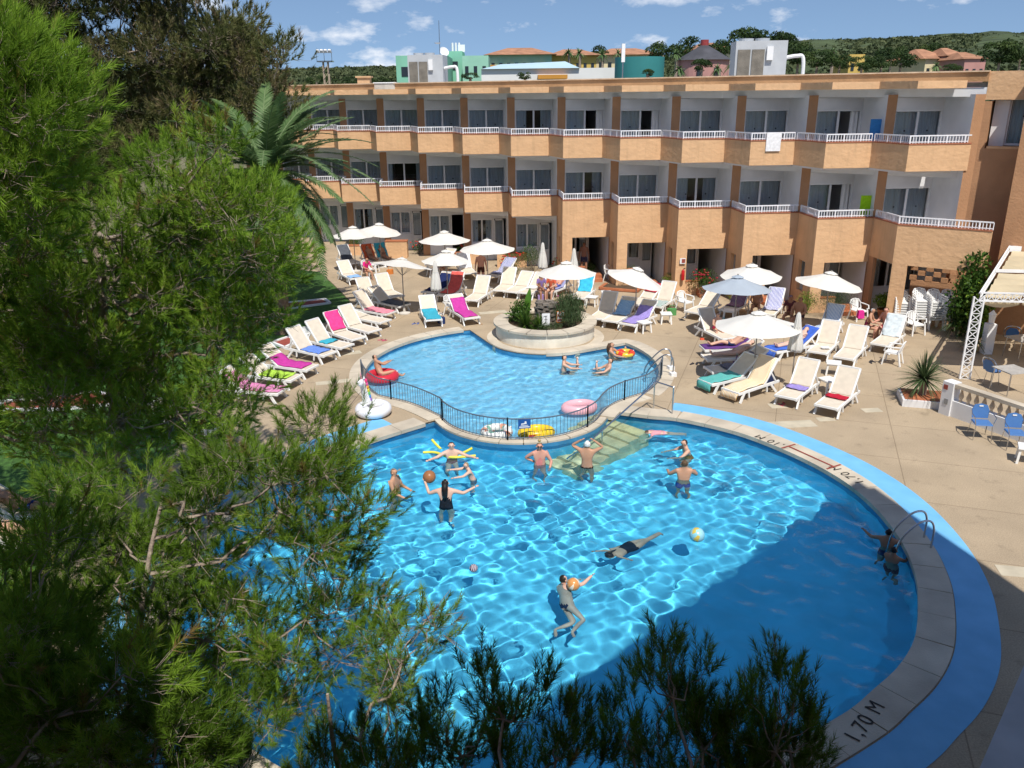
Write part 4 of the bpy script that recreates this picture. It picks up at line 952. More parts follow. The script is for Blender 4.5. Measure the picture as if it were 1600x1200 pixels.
for j in range(2):
    for k in range(6):
        x0 = 0.12 + 1.15 * k; b = MB(); vs = []; K = 12
        for i in range(K + 1):
            f = i / K; y = 0.15 + (PL / 2 - 0.25) * f + j * PL / 2; z = PZ + 0.55 * y / PL - 0.05 - 0.10 * abs(math.sin(f * math.pi * 4)) ** 0.8
            for x in (x0, x0 + 0.55, x0 + 1.08):
                q = pc + wd * x + bd * y; vs.append((q.x, q.y, z - (0.02 if x == x0 + 0.55 else 0)))
        fs = [(3 * i + s_, 3 * i + s_ + 1, 3 * i + s_ + 4, 3 * i + s_ + 3) for i in range(K) for s_ in (0, 1)]
        b.add(vs, fs).build('awning_strip', M_awn, pg, smooth='all', clean=False)
        if j == 0:
            b = MB(); vs = []
            for i in range(9):
                q = pc + wd * (x0 + 1.08 * i / 8) + bd * 0.12; vs += [(q.x, q.y, PZ - 0.08), (q.x, q.y, PZ - 0.26 - 0.10 * math.sin(math.pi * i / 8))]
            b.add(vs, [(2 * i, 2 * i + 1, 2 * i + 3, 2 * i + 2) for i in range(8)]).build('valance', M_awn, pg, clean=False)
def cafe_set(p, rz, label):
    t = thing('cafe_table', label, 'table', (p.x, p.y, 0), rz)
    MB().box((0, 0, 0.73), (0.8, 0.8, 0.03)).build('table_top', mat('table_grey', (0.42, 0.40, 0.37), 0.4), t)
    for sx in (-1, 1):
        for sy in (-1, 1): MB().tube([(sx * 0.33, sy * 0.33, 0.72), (sx * 0.36, sy * 0.36, 0)], 0.016, 6).build('leg', M_steel, t)
cafe_set(G(1575, 612), 0.2, 'grey square cafe table under the pergola behind the balusters')
cafe_set(G(1592, 560), 0.2, 'wooden cafe table deep in the shade of the pergola')
def wicker(p, rz, label):
    t = thing('round_back_chair', label, 'chair', (p.x, p.y, 0), rz, 'chairs under the pergola')
    MB().lathe([(0, 0.44), (0.22, 0.44), (0.22, 0.47), (0, 0.47)], (0, 0, 0), 16).build('seat', M_bluepl, t)
    MB().tube(catmull3([(-0.22, 0.05, 0.46), (-0.27, 0.2, 0.7), (-0.15, 0.3, 0.9), (0.15, 0.3, 0.9), (0.27, 0.2, 0.7), (0.22, 0.05, 0.46)]), 0.02, 6).build('back_hoop', M_steel, t)
    b = MB(); pl = [(-0.2, 0), (0.2, 0), (0.2, 0.25), (0.1, 0.38), (-0.1, 0.38), (-0.2, 0.25)]; o = b.prism(pl, -0.008, 0.008).build('back_panel', M_bluepl, t); o.location = (0, 0.2, 0.48); o.rotation_euler = (R(75), 0, 0)
    for a in (45, 135, 225, 315): MB().tube([(0.16 * math.cos(R(a)), 0.16 * math.sin(R(a)), 0.45), (0.22 * math.cos(R(a)), 0.22 * math.sin(R(a)), 0)], 0.012, 6).build('leg', M_steel, t)
wicker(G(1548, 600), 1.9, 'blue round backed chair beside the grey cafe table'); wicker(G(1577, 545), 2.6, 'round backed chair at the shaded wooden table')
# lamp on a white post under the pergola
p = G(1540, 552); t = thing('lantern_post', 'small white lantern on a square white post by the pergola', 'lantern', (p.x, p.y, 0))
MB().box((0, 0, 0.55), (0.3, 0.3, 1.1)).build('post', M_wall, t); MB().lathe([(0.06, 1.1), (0.09, 1.14), (0.12, 1.42), (0.14, 1.44), (0.0, 1.6)], (0, 0, 0), 8).build('lantern', M_white, t)
# fire extinguisher and sign on the pier
pz = HC(7) + E2 * 0.02; t = thing('fire_extinguisher', 'red fire extinguisher hung on the ochre pier', 'fire extinguisher', (pz.x + 0.33, pz.y - 0.10, 0.75), 0)
MB().lathe([(0, 0), (0.075, 0), (0.08, 0.03), (0.08, 0.4), (0.04, 0.47), (0.02, 0.5), (0, 0.5)], (0, 0, 0), 14).build('cylinder', mat('ext_red', (0.5, 0.02, 0.02), 0.3), t, smooth=True); MB().bar((0, 0, 0.5), (0.1, 0, 0.56), 0.03).build('handle', M_black, t)
t = thing('safety_sign', 'small square white and red safety sign above the extinguisher', 'sign', (pz.x + 0.30, pz.y - 0.03, 1.62), 0.07); MB().box((0, 0, 0), (0.26, 0.012, 0.26)).build('plate', M_white, t); MB().box((0.03, -0.01, 0.0), (0.16, 0.006, 0.18)).build('symbol', M_red, t)
# towel over the top balcony rail
c0 = HC(8); t = tag(MB().box((0, 0, 0), (0.62, 0.05, 0.75)).build('balcony_towel', cloth((0.82, 0.82, 0.83))), 'white towel hung over a top floor balcony rail', 'towel'); pp = c0 + E1 * 0.95 + E2 * 0.035; t.location = (pp.x, pp.y, 6.93); t.rotation_euler = (0, 0, PHI)
for i, lv, c_, w_ in ((9, 1, (0.05, 0.22, 0.5), 'blue'), (9, 0, (0.35, 0.65, 0.02), 'lime green')):
    pp = HP(i + 1) - E1 * 0.6 + E2 * (-0.3); o = MB().box((0, 0, 0), (0.45, 0.04, 0.85)).build('balcony_towel', cloth(c_)); o.location = (pp.x, pp.y, ZB[lv] + 1.75); tag(o, w_ + ' towel hanging at the side wall of a balcony', 'towel')
# ------------------------------------------------------------------ people: one continuous skin each, swimwear and hair as children
SK = [(0.62, 0.36, 0.25), (0.50, 0.27, 0.17), (0.68, 0.43, 0.33), (0.36, 0.18, 0.11), (0.60, 0.30, 0.22)]
V3 = Vector
def nrm(v): return V3(v).normalized()
def skeleton(up=(0, 0, 1), fwd=(0, 1, 0), arms=None, legs=None, head_up=None, head_fwd=None, s=1.0, bulk=1.0):
    up, fwd = nrm(up), V3(fwd); fwd = (fwd - up * fwd.dot(up)).normalized(); rt = fwd.cross(up)
    hu = nrm(head_up) if head_up else up; hf = V3(head_fwd) if head_fwd else fwd; hf = (hf - hu * hf.dot(hu)).normalized()
    J = {}; E = []; Rd = {}
    def j(n, p, rx, ry=None): J[n] = V3(p); Rd[n] = (rx * s, (ry or rx) * s)
    o = V3((0, 0, 0))
    j('pelvis', o, 0.145 * bulk, 0.115 * bulk); j('spine', o + up * 0.20 * s, 0.128 * bulk, 0.105 * bulk); j('chest', o + up * 0.38 * s, 0.15 * bulk, 0.115 * bulk)
    j('neck', o + up * 0.52 * s, 0.055); j('skull', J['neck'] + hu * 0.10 * s + hf * 0.015 * s, 0.078, 0.088); j('crown', J['neck'] + hu * 0.19 * s + hf * 0.01 * s, 0.070, 0.080)
    E += [('pelvis', 'spine'), ('spine', 'chest'), ('chest', 'neck'), ('neck', 'skull'), ('skull', 'crown')]
    arms = arms or [((-0.25, 0, -1), (-0.1, 0.1, -1)), ((0.25, 0, -1), (0.1, 0.1, -1))]
    legs = legs or [((-0.08, 0, -1), (0, 0, -1)), ((0.08, 0, -1), (0, 0, -1))]
    for k, sx in ((0, -1), (1, 1)):
        n = 'LR'[k]; ua, fa = nrm(arms[k][0]), nrm(arms[k][1])
        j('sh' + n, J['chest'] + rt * sx * 0.165 * s * bulk ** 0.5 + up * 0.06 * s, 0.062 * bulk ** 0.5); j('el' + n, J['sh' + n] + ua * 0.27 * s, 0.045 * bulk ** 0.5); j('wr' + n, J['el' + n] + fa * 0.24 * s, 0.030); j('ha' + n, J['wr' + n] + fa * 0.08 * s, 0.036, 0.024)
        E += [('chest', 'sh' + n), ('sh' + n, 'el' + n), ('el' + n, 'wr' + n), ('wr' + n, 'ha' + n)]
        td, sd = nrm(legs[k][0]), nrm(legs[k][1])
        j('hi' + n, J['pelvis'] + rt * sx * 0.085 * s - up * 0.06 * s, 0.095 * bulk ** 0.7); j('kn' + n, J['hi' + n] + td * 0.42 * s, 0.060 * bulk ** 0.5); j('ca' + n, J['kn' + n] + sd * 0.14 * s, 0.056 * bulk ** 0.4); j('an' + n, J['kn' + n] + sd * 0.40 * s, 0.038)
        ft = sd.cross(rt); ft = ft if ft.dot(fwd) + ft.dot(td) > -0.2 else -ft
        tf = nrm(ft * 0.9 + sd * 0.35) if abs(sd.dot(fwd)) < 0.9 else nrm(sd * 0.6 + up * 0.5)
        j('to' + n, J['an' + n] + tf * 0.15 * s, 0.036, 0.026)
        E += [('pelvis', 'hi' + n), ('hi' + n, 'kn' + n), ('kn' + n, 'ca' + n), ('ca' + n, 'an' + n), ('an' + n, 'to' + n)]
    return J, E, Rd, dict(up=up, fwd=fwd, rt=rt, hu=hu, hf=hf, s=s)
def skinned(J, E, Rd):
    names = list(J); idx = {n: i for i, n in enumerate(names)}
    me = bpy.data.meshes.new('skel'); me.from_pydata([tuple(J[n]) for n in names], [(idx[a], idx[b]) for a, b in E], [])
    o = bpy.data.objects.new('skel', me); col.objects.link(o)
    o.modifiers.new('skin', 'SKIN'); sv = me.skin_vertices[0].data
    for n in names: sv[idx[n]].radius = Rd[n]
    sv[idx['pelvis']].use_root = True
    ss = o.modifiers.new('sub', 'SUBSURF'); ss.levels = 2; ss.render_levels = 2
    dg = bpy.context.evaluated_depsgraph_get(); out = bpy.data.meshes.new_from_object(o.evaluated_get(dg))
    bpy.data.objects.remove(o); return out
def shell(me, mask, off, name, m, parent, wet):
    """garment: the body faces inside the mask, lifted off the skin"""
    bm = bmesh.new(); bm.from_mesh(me); bm.verts.ensure_lookup_table()
    for v in bm.verts: v.co += v.normal * off
    kill = [f for f in bm.faces if not all(mask[v.index] for v in f.verts)]
    bmesh.ops.delete(bm, geom=kill, context='FACES')
    if not bm.faces: bm.free(); return None
    left = set(bm.faces); best = []
    while left:                                       # keep the one connected piece
        st = [left.pop()]; isl = list(st)
        while st:
            for e_ in st.pop().edges:
                for f2 in e_.link_faces:
                    if f2 in left: left.remove(f2); st.append(f2); isl.append(f2)
        if len(isl) > len(best): best = isl
    keep = set(best); bmesh.ops.delete(bm, geom=[f for f in bm.faces if f not in keep], context='FACES')
    bmesh.ops.delete(bm, geom=[v for v in bm.verts if not v.link_faces], context='VERTS')
    r = bpy.data.meshes.new(name); bm.to_mesh(r); bm.free(); r.materials.clear(); r.materials.append(m); r.shade_smooth()
    o = link(name, r, parent)
    if wet: underwater(o)
    return o
def person(loc, rz, label, sk=0, suit='trunks', suit_col=(0.03, 0.05, 0.12), hair=(0.06, 0.035, 0.02), hair_kind='short', wet=False, sunglasses=False, group=None, top_col=None, **kw):
    J, E, Rd, fr = skeleton(**kw); s = fr['s']
    me = skinned(J, E, Rd); N = len(me.vertices); V = np.empty(N * 3); me.vertices.foreach_get('co', V); V = V.reshape(-1, 3)
    # which bone each point belongs to
    segs = []; D = []; T = []
    for a, b in E:
        A, B = np.array(J[a]), np.array(J[b]); d = B - A; L = d @ d; t = np.clip(((V - A) @ d) / max(L, 1e-9), 0, 1)
        D.append(np.linalg.norm(V - (A + t[:, None] * d), axis=1)); T.append(t); segs.append((a, b))
    D = np.array(D); T = np.array(T); k = D.argmin(0); t = T[k, np.arange(N)]
    A_ = np.array([x[0] for x in segs])[k]; B_ = np.array([x[1] for x in segs])[k]
    # nose, brow and chin on the front of the head
    hf, hu, sk0 = np.array(fr['hf']), np.array(fr['hu']), np.array(J['skull'])
    for off_u, push, rad in ((0.012, 0.022, 0.022), (-0.055, 0.010, 0.03), (0.045, 0.006, 0.03)):
        c = sk0 + hf * 0.085 * s + hu * off_u * s; w = np.exp(-((V - c) ** 2).sum(1) / (2 * (rad * s * 0.6) ** 2)); V = V + hf * (w * push * s)[:, None]
    me.vertices.foreach_set('co', V.ravel()); me.update()
    # fingers and ears
    bm = bmesh.new(); bm.from_mesh(me)
    def cone(a, b, r0, r1):
        z = (b - a).normalized(); x = z.orthogonal().normalized(); y = z.cross(x); ring = []
        for p, r in ((a, r0), (b, r1)): ring.append([bm.verts.new(p + (x * math.cos(q) + y * math.sin(q)) * r) for q in np.linspace(0, 2 * math.pi, 6)[:-1]])
        for i in range(5): bm.faces.new((ring[0][i], ring[0][(i + 1) % 5], ring[1][(i + 1) % 5], ring[1][i]))
        bm.faces.new(ring[1])
    for n in 'LR':
        w, h = J['wr' + n], J['ha' + n]; d = (h - w).normalized(); side = d.cross(fr['up']); side = side.normalized() if side.length > 0.1 else fr['rt']
        curl = d.cross(side)
        for q, ln in ((-1.5, 0.062), (-0.5, 0.075), (0.5, 0.072), (1.5, 0.055)):
            a = h + side * q * 0.016 * s + d * 0.015 * s; m_ = a + (d + side * q * 0.07) * ln * 0.55 * s; b = m_ + (d * 0.8 + curl * 0.35) * ln * 0.5 * s
            cone(a, m_, 0.0095 * s, 0.0088 * s); cone(m_, b, 0.0088 * s, 0.006 * s)
        sg = 1 if n == 'L' else -1
        a = w + d * 0.035 * s + side * sg * 0.02 * s; cone(a, a + (d * 0.6 + side * sg * 0.8) * 0.055 * s, 0.012 * s, 0.008 * s)
    hr = fr['hf'].cross(fr['hu'])
    for sx in (-1, 1):
        c = J['skull'] + hr * sx * 0.080 * s - fr['hf'] * 0.01 * s; cone(c - hr * sx * 0.012 * s, c + hr * sx * 0.016 * s, 0.026 * s, 0.014 * s)
    bm.to_mesh(me); bm.free(); me.materials.clear(); me.materials.append(skin(SK[sk])); me.shade_smooth()
    root = thing('person', label, 'person', loc, rz, group)
    body = link('body', me, root)
    if wet: underwater(body)
    base = bpy.data.meshes.new('b'); bmb = bmesh.new(); bmb.from_mesh(me); 
    mask = np.zeros(len(me.vertices), bool); n0 = N
    isin = lambda a, b, lo=0, hi=1: ((A_ == a) & (B_ == b) & (t >= lo) & (t <= hi))
    bot = isin('pelvis', 'spine', 0, 0.25) | isin('pelvis', 'hiL') | isin('pelvis', 'hiR')
    thigh = {'trunks': 0.5, 'bikini': 0.06, 'onepiece': 0.06, 'shirt': 0.06, 'none': 0}[suit]
    bot |= isin('hiL', 'knL', 0, thigh) | isin('hiR', 'knR', 0, thigh)
    top = isin('spine', 'chest', 0.45, 1) | isin('chest', 'neck', 0, 0.12)
    if suit in ('onepiece', 'shirt'): top |= isin('pelvis', 'spine') | isin('spine', 'chest') | isin('chest', 'neck', 0, 0.35)
    if suit == 'shirt': top |= isin('chest', 'shL') | isin('chest', 'shR') | isin('shL', 'elL', 0, 0.7) | isin('shR', 'elR', 0, 0.7)
    def full(mk): r = np.zeros(len(me.vertices), bool); r[:n0] = mk; return r
    if suit == 'onepiece': shell(me, full(bot | top), 0.008 * s, 'swimsuit', cloth(suit_col), root, wet)
    else:
        shell(me, full(bot), 0.008 * s, 'swim_trunks' if suit == 'trunks' else 'bikini_bottom', cloth(suit_col), root, wet)
        if suit in ('bikini', 'shirt'): shell(me, full(top), 0.009 * s, 'bikini_top' if suit == 'bikini' else 'shirt', cloth(top_col or suit_col), root, wet)
    # hair or cap on the back and top of the head
    rel = (V[:n0] - sk0) / s; onhead = ((A_ == 'neck') & (B_ == 'skull') & (t > 0.55)) | ((A_ == 'skull') & (B_ == 'crown'))
    f_, u_ = rel @ hf, rel @ hu
    hm = onhead & ((u_ > 0.075 - 0 * f_) | (f_ < -0.005)) & (u_ - f_ * 0.75 > -0.02)
    hmat = mat('hair_%d_%d' % (int(hair[0] * 200), int(hair[2] * 200)), hair, 0.55, 0.25, 30, spec=0.3)
    shell(me, full(hm), 0.018 * s, 'hair' if hair_kind != 'cap' else 'cap', hmat, root, wet)
    bmb.free(); bpy.data.meshes.remove(base)
    if hair_kind == 'cap':
        c = J['skull'] + fr['hu'] * 0.09 * s + fr['hf'] * 0.11 * s; b = MB(); b.add([c + hr * 0.075 * s * math.cos(a) + fr['hf'] * 0.07 * s * math.sin(a) for a in np.linspace(0, math.pi, 9)], [tuple(range(9))]); b.build('cap_peak', hmat, root)
    if hair_kind in ('long', 'tail'):
        p0 = J['skull'] - fr['hf'] * 0.075 * s + fr['hu'] * 0.04 * s; dn = V3((0, 0, -1)) if abs(fr['up'].z) > 0.4 else -fr['up']
        w = 0.075 if hair_kind == 'long' else 0.03; L = 0.42 if hair_kind == 'long' else 0.24
        pts = [p0, p0 + (dn * 0.35 - fr['hf'] * 0.08) * L * s - fr['hf'] * 0.02, p0 + (dn * 0.7) * L * s - fr['hf'] * 0.05 * s, p0 + dn * L * s - fr['hf'] * 0.04 * s]
        b = MB(); b.tube(pts, [w * s, w * s, w * 0.85 * s, w * 0.35 * s], 10); o = b.build('long_hair', hmat, root, smooth='all')
        if wet: underwater(o)
    if hair_kind == 'bun': MB().sphere(J['crown'] - fr['hf'] * 0.05 * s + fr['hu'] * 0.06 * s, 0.045 * s, 10).build('hair_bun', hmat, root, smooth='all')
    ey = J['skull'] + fr['hu'] * 0.035 * s + fr['hf'] * 0.082 * s
    for sx in (-1, 1):
        if sunglasses: MB().sphere(ey + hr * sx * 0.032 * s + fr['hf'] * 0.008 * s, 0.028 * s, 8, (1, 1, 0.75)).build('sunglasses_lens', M_black, root, smooth='all')
        else: MB().sphere(ey + hr * sx * 0.030 * s, 0.010 * s, 6).build('eye', M_black, root)
    return root, J
def face(dx, dy): return math.atan2(dy, dx) - math.pi / 2
def wader(wpx, hpx, f, label, s=1.0, **kw):
    """someone standing in the pool: body crosses the water at wpx, head top at hpx; legs bend if the pool is too shallow"""
    p = G(*wpx, -0.13); lo, hi = -0.2, 2.2
    for _ in range(40):
        m_ = (lo + hi) / 2; d = cam.matrix_world.inverted() @ V3((p.x, p.y, m_)); yy = -d.y / -d.z * FPX
        ry = math.sin(ROLL) * (d.x / -d.z * FPX) + math.cos(ROLL) * yy
        sy = 600 + yy
        if sy > hpx[1]: lo = m_
        else: hi = m_
    ztop = lo; zp = ztop - 0.775 * s                     # pelvis height
    fl = -0.52 if p.y > 22.9 else floor_z(p.y)
    room = zp - 0.06 * s - fl - 0.05; L = 0.82 * s
    if room >= L: legs = [((-0.10, 0.12, -1), (0, -0.15, -1)), ((0.10, 0.05, -1), (0, -0.25, -1))]
    else:
        a = math.acos(max(0.05, min(1, room / L))); sa, ca = math.sin(a), math.cos(a); legs = [((-0.12, sa, -ca), (0, -sa, -ca)), ((0.12, sa, -ca), (0, -sa, -ca))]
    kw.setdefault('legs', legs)
    return person((p.x, p.y, zp), face(*f), label, wet=True, s=s, **kw)
SWIM = 'bathers in the pools'
ARM_FWD = [((-0.3, 0.8, -0.5), (0.1, 1, -0.1)), ((0.3, 0.8, -0.5), (-0.1, 1, -0.1))]
ARM_OUT = [((-0.9, 0.4, -0.35), (-0.7, 0.7, 0.1)), ((0.9, 0.4, -0.35), (0.7, 0.7, 0.1))]
wader((617, 768), (612, 729), (0.9, -0.35), 'woman in black bikini and grey cap standing left of the ball players', sk=1, suit='bikini', hair=(0.25, 0.24, 0.22), hair_kind='cap', arms=[((-0.2, 0.3, -1), (0.1, 0.9, -0.25)), ((0.2, 0.35, -1), (0.0, 0.9, -0.3))], group=SWIM)
pr_, Jg = wader((697, 790), (696, 746), (0.05, 1), 'girl with long black hair holding up a brown ball', sk=2, suit='onepiece', suit_col=(0.015, 0.02, 0.03), hair=(0.012, 0.010, 0.010), hair_kind='long', arms=[((-0.9, 0.25, -0.45), (-0.35, 0.5, 0.75)), ((0.9, 0.2, -0.35), (0.8, 0.3, 0.35))], group=SWIM)
wader((739, 747), (745, 717), (-0.95, -0.3), 'child with fair hair reaching out arms towards the ball', s=0.78, sk=2, suit='trunks', suit_col=(0.1, 0.15, 0.2), hair=(0.30, 0.24, 0.15), up=(0, 0.35, 1), arms=[((-0.3, 0.8, -0.3), (0, 1, 0.0)), ((0.3, 0.9, -0.2), (0, 1, 0.1))], group=SWIM)
wader((706, 714), (703, 688), (0.1, -1), 'woman leaning on yellow foam noodles', sk=2, suit='onepiece', suit_col=(0.3, 0.1, 0.12), arms=ARM_OUT, group=SWIM)
wader((843, 724), (849, 689), (0.05, -1), 'woman with sunglasses and blond bun, hand on hip', sk=4, suit='onepiece', suit_col=(0.62, 0.22, 0.20), hair=(0.42, 0.29, 0.12), hair_kind='bun', sunglasses=True, arms=[((-0.5, 0.2, -0.8), (0.2, 0.7, -0.3)), ((0.75, -0.3, -0.6), (-0.75, 0.1, -0.35))], group=SWIM)
wader((917, 728), (919, 686), (0.25, 1), 'woman with white cap raising hands to her head on the steps', sk=1, suit='bikini', suit_col=(0.03, 0.02, 0.02), hair=(0.75, 0.75, 0.72), hair_kind='short', arms=[((-0.8, 0.2, 0.35), (0.75, -0.1, 0.55)), ((0.8, 0.2, 0.45), (-0.75, -0.1, 0.55))], group=SWIM)
wader((1077, 706), (1080, 682), (-1, -0.2), 'dark haired bather in orange swimsuit pushing water aside', sk=0, suit='onepiece', suit_col=(0.6, 0.2, 0.05), hair=(0.04, 0.03, 0.03), up=(0, 0.25, 1), arms=ARM_FWD, group=SWIM)
wader((1068, 748), (1068, 716), (0.05, 1), 'man in navy trunks seen from behind in the large pool', sk=1, suit='trunks', suit_col=(0.03, 0.10, 0.35), hair=(0.10, 0.06, 0.03), arms=[((-0.6, 0.5, -0.6), (0.0, 1, -0.1)), ((0.6, 0.5, -0.6), (0.0, 1, -0.1))], bulk=1.12, group=SWIM)
wader((1386, 852), (1388, 824), (0.5, 0.8), 'dark haired bather at the ladder in the shade', s=0.85, sk=3, suit='trunks', hair=(0.01, 0.01, 0.01), arms=ARM_OUT, group=SWIM)
wader((1394, 876), (1393, 852), (0.6, 0.6), 'second bather below the ladder, mostly under water', s=0.8, sk=3, suit='trunks', suit_col=(0.2, 0.04, 0.04), hair=(0.01, 0.01, 0.01), arms=ARM_FWD, group=SWIM)
wader((881, 578), (884, 553), (1, -0.1), 'man in the shallow pool holding a child in a white cap', sk=0, suit='trunks', hair=(0.06, 0.03, 0.02), arms=[((-0.2, 0.9, -0.45), (0, 1, 0.0)), ((0.2, 0.9, -0.45), (0, 1, 0.0))], group=SWIM)
wader((902, 573), (900, 556), (-1, 0), 'small child in a white cap before a man in the shallow pool', s=0.55, sk=2, suit='onepiece', suit_col=(0.1, 0.15, 0.4), hair=(0.8, 0.8, 0.8), hair_kind='cap', group=SWIM)
wader((946, 579), (944, 557), (-1, -0.1), 'dark haired man crouching in the shallow pool with a toddler', sk=0, suit='trunks', hair=(0.02, 0.015, 0.01), up=(0, -0.3, 1), arms=ARM_FWD, group=SWIM)
wader((932, 576), (932, 562), (1, 0), 'toddler in a white hat lifted by a crouching man', s=0.5, sk=2, suit='onepiece', suit_col=(0.5, 0.1, 0.2), hair=(0.8, 0.8, 0.78), hair_kind='cap', group=SWIM)
wader((955, 556), (955, 533), (0.9, -0.3), 'woman with brown hair standing beside the toddler float', sk=1, suit='bikini', suit_col=(0.25, 0.05, 0.08), hair=(0.08, 0.04, 0.02), hair_kind='long', arms=ARM_FWD, group=SWIM)
wader((977, 551), (977, 540), (-0.5, -0.8), 'toddler sitting in a red and yellow float', s=0.5, sk=2, suit='onepiece', suit_col=(0.6, 0.3, 0.05), hair=(0.45, 0.3, 0.15), arms=ARM_OUT, group=SWIM)
# swimmers
p = G(1036, 678, -0.16); person((p.x, p.y, -0.16), 0, 'child in a pink shirt swimming face down near the steps', sk=2, s=0.72, suit='shirt', suit_col=(0.70, 0.32, 0.36), hair=(0.08, 0.05, 0.03), wet=True, up=(-1, 0.05, 0.08), fwd=(0, 0, -1), arms=[((-0.4, -0.9, -0.4), (-0.9, -0.4, -0.3)), ((-0.9, 0.4, -0.3), (-1, 0.1, -0.2))], legs=[((1, 0.1, -0.15), (1, 0.0, -0.2)), ((1, -0.1, -0.1), (1, -0.05, -0.05))], head_up=(-1, 0, 0.25), group=SWIM)
p = G(985, 868, -0.55); q = G(945, 885, -0.55); dd = nrm((q.x - p.x, q.y - p.y, 0))
sd_ = V3((-dd.y, dd.x, 0)); Mx = lambda a, b, c: tuple(dd * a + sd_ * b + V3((0, 0, c)))
person((p.x, p.y, -0.50), 0, 'swimmer in a dark swimsuit gliding under water with arms spread', sk=0, suit='onepiece', suit_col=(0.02, 0.02, 0.03), hair=(0.03, 0.02, 0.02), hair_kind='tail', wet=True, up=Mx(1, 0, -0.02), fwd=(0, 0, -1), arms=[(Mx(0.25, -0.95, 0), Mx(0.75, -0.6, 0.05)), (Mx(0.2, 0.95, 0), Mx(-0.25, 0.95, 0.05))], legs=[(Mx(-1, -0.16, 0), Mx(-0.95, 0.05, 0.12)), (Mx(-1, 0.22, 0), Mx(-0.98, -0.05, 0.15))], head_up=Mx(1, 0, 0.1), group=SWIM)
p = G(886, 952, -0.45); person((p.x, p.y, -0.50), 0, 'woman in white bikini top floating with a ball at her chest', sk=2, suit='bikini', suit_col=(0.03, 0.04, 0.09), top_col=(0.7, 0.7, 0.72), hair=(0.02, 0.012, 0.01), wet=True, up=(-0.10, 0.72, 0.62), fwd=(0.75, 0.5, -0.45), arms=[((0.6, 0.7, 0.15), (0.95, 0.0, 0.2)), ((0.9, 0.25, 0.0), (0.6, 0.7, 0.15))], legs=[((0.35, -0.75, -0.5), (-0.85, -0.45, -0.15)), ((0.5, -0.7, -0.4), (-0.6, -0.75, -0.1))], head_up=(0, 0.35, 0.95), head_fwd=(1, 0.5, -0.3), group=SWIM)
# reader in the red float
p = G(595, 588, -0.10); person((p.x, p.y, 0.0), 0, 'bather reading on a red inflatable ring in the shallow pool', sk=1, s=0.95, suit='bikini', suit_col=(0.6, 0.12, 0.15), hair=(0.02, 0.015, 0.012), wet=True, up=(-0.35, 0.35, 0.85), fwd=(0.8, 0.45, 0.2), arms=[((0.5, 0.6, -0.3), (0.9, 0.35, 0.3)), ((0.7, 0.1, -0.4), (0.8, 0.5, 0.3))], legs=[((0.7, 0.35, 0.15), (0.6, 0.4, -0.6)), ((0.6, 0.1, 0.15), (0.75, 0.3, -0.55))], group=SWIM)
# sunbathers
def on_lounger(i, label, ang=R(38), s=1.0, seat=0.16, knees=0.0, **kw):
    c, rz = LG[i]; ca, sa = math.cos(ang), math.sin(ang)
    legs = [((-0.10, -1, knees), (0.03, -1, -knees * 0.9 - 0.04)), ((0.10, -1, knees * 0.6), (-0.03, -1, -knees * 0.6 - 0.04))]
    M = Matrix.Rotation(rz, 3, 'Z'); o = M @ V3((0, 0.14, 0)) + c
    kw.setdefault('arms', [((-0.35, -0.6 * ca, -0.45), (0.1, -1, 0.1)), ((0.35, -0.6 * ca, -0.45), (-0.1, -1, 0.1))])
    kw.setdefault('legs', legs)
    return person((o.x, o.y, 0.37 + 0.12 * s), rz, label, s=s, up=(0, ca, sa), fwd=(0, -sa, ca), group='people round the pools', **kw)
def idx_of(start): return next(i for i, l in enumerate(LABELS) if l.startswith(start))
LABELS = [o['label'] for o in col.objects if o.name.startswith('sun_lounger') and 'label' in o]
def LI(key):
    names = [o for o in col.objects if o.name.startswith('sun_lounger') and 'label' in o and key in o['label']]
    loc = names[0].location; return min(range(len(LG)), key=lambda i: (LG[i][0] - V3(loc)).length)
on_lounger(LI('sunbather in dark trunks'), 'man in dark trunks lying on his back under the large parasol', R(30), sk=0, suit='trunks', knees=0.25)
on_lounger(LI('pale skinned'), 'pale woman in light bikini lying beside a man in dark trunks', R(30), sk=2, suit='bikini', suit_col=(0.55, 0.5, 0.45), hair_kind='short')
on_lounger(LI('royal blue'), 'person with a white hat resting on the royal blue towel', R(38), sk=2, suit='bikini', suit_col=(0.6, 0.4, 0.45), hair=(0.75, 0.75, 0.72), hair_kind='cap')
on_lounger(LI('floral towel'), 'man in flowered trunks lying behind the round planter', R(32), sk=4, suit='trunks', suit_col=(0.08, 0.12, 0.4))
on_lounger(LI('turquoise towel under the left'), 'tanned bather lying under the left pair of parasols', R(45), sk=3, suit='bikini', suit_col=(0.1, 0.02, 0.02))
on_lounger(LI('orange towel under the left'), 'bather in a red swimsuit lying under the left parasols', R(45), sk=3, suit='onepiece', suit_col=(0.45, 0.04, 0.04))
def seated(px, rz, label, z=0.45, s=1.0, lean=0.1, **kw):
    p = G(*px); legs = [((-0.15, 0.95, -0.05), (0, 0.12, -1)), ((0.15, 0.95, -0.08), (0, 0.05, -1))]
    kw.setdefault('arms', [((-0.25, 0.35, -0.9), (0.25, 0.95, -0.1)), ((0.25, 0.35, -0.9), (-0.25, 0.95, -0.1))])
    return person((p.x, p.y, z + 0.11 * s), rz, label, s=s, up=(0, lean, 1), legs=legs, group='people round the pools', **kw)
seated((1118, 530), face(0.2, -1), 'child in a pink swimsuit sitting on a lounger end', 0.36, 0.85, sk=0, suit='onepiece', suit_col=(0.7, 0.05, 0.15))
seated((1247, 512), face(-0.6, -0.8), 'heavy tanned man sitting by the striped towels', 0.38, 1.05, sk=3, suit='trunks', suit_col=(0.08, 0.05, 0.06), hair=(0.05, 0.05, 0.08), bulk=1.3)
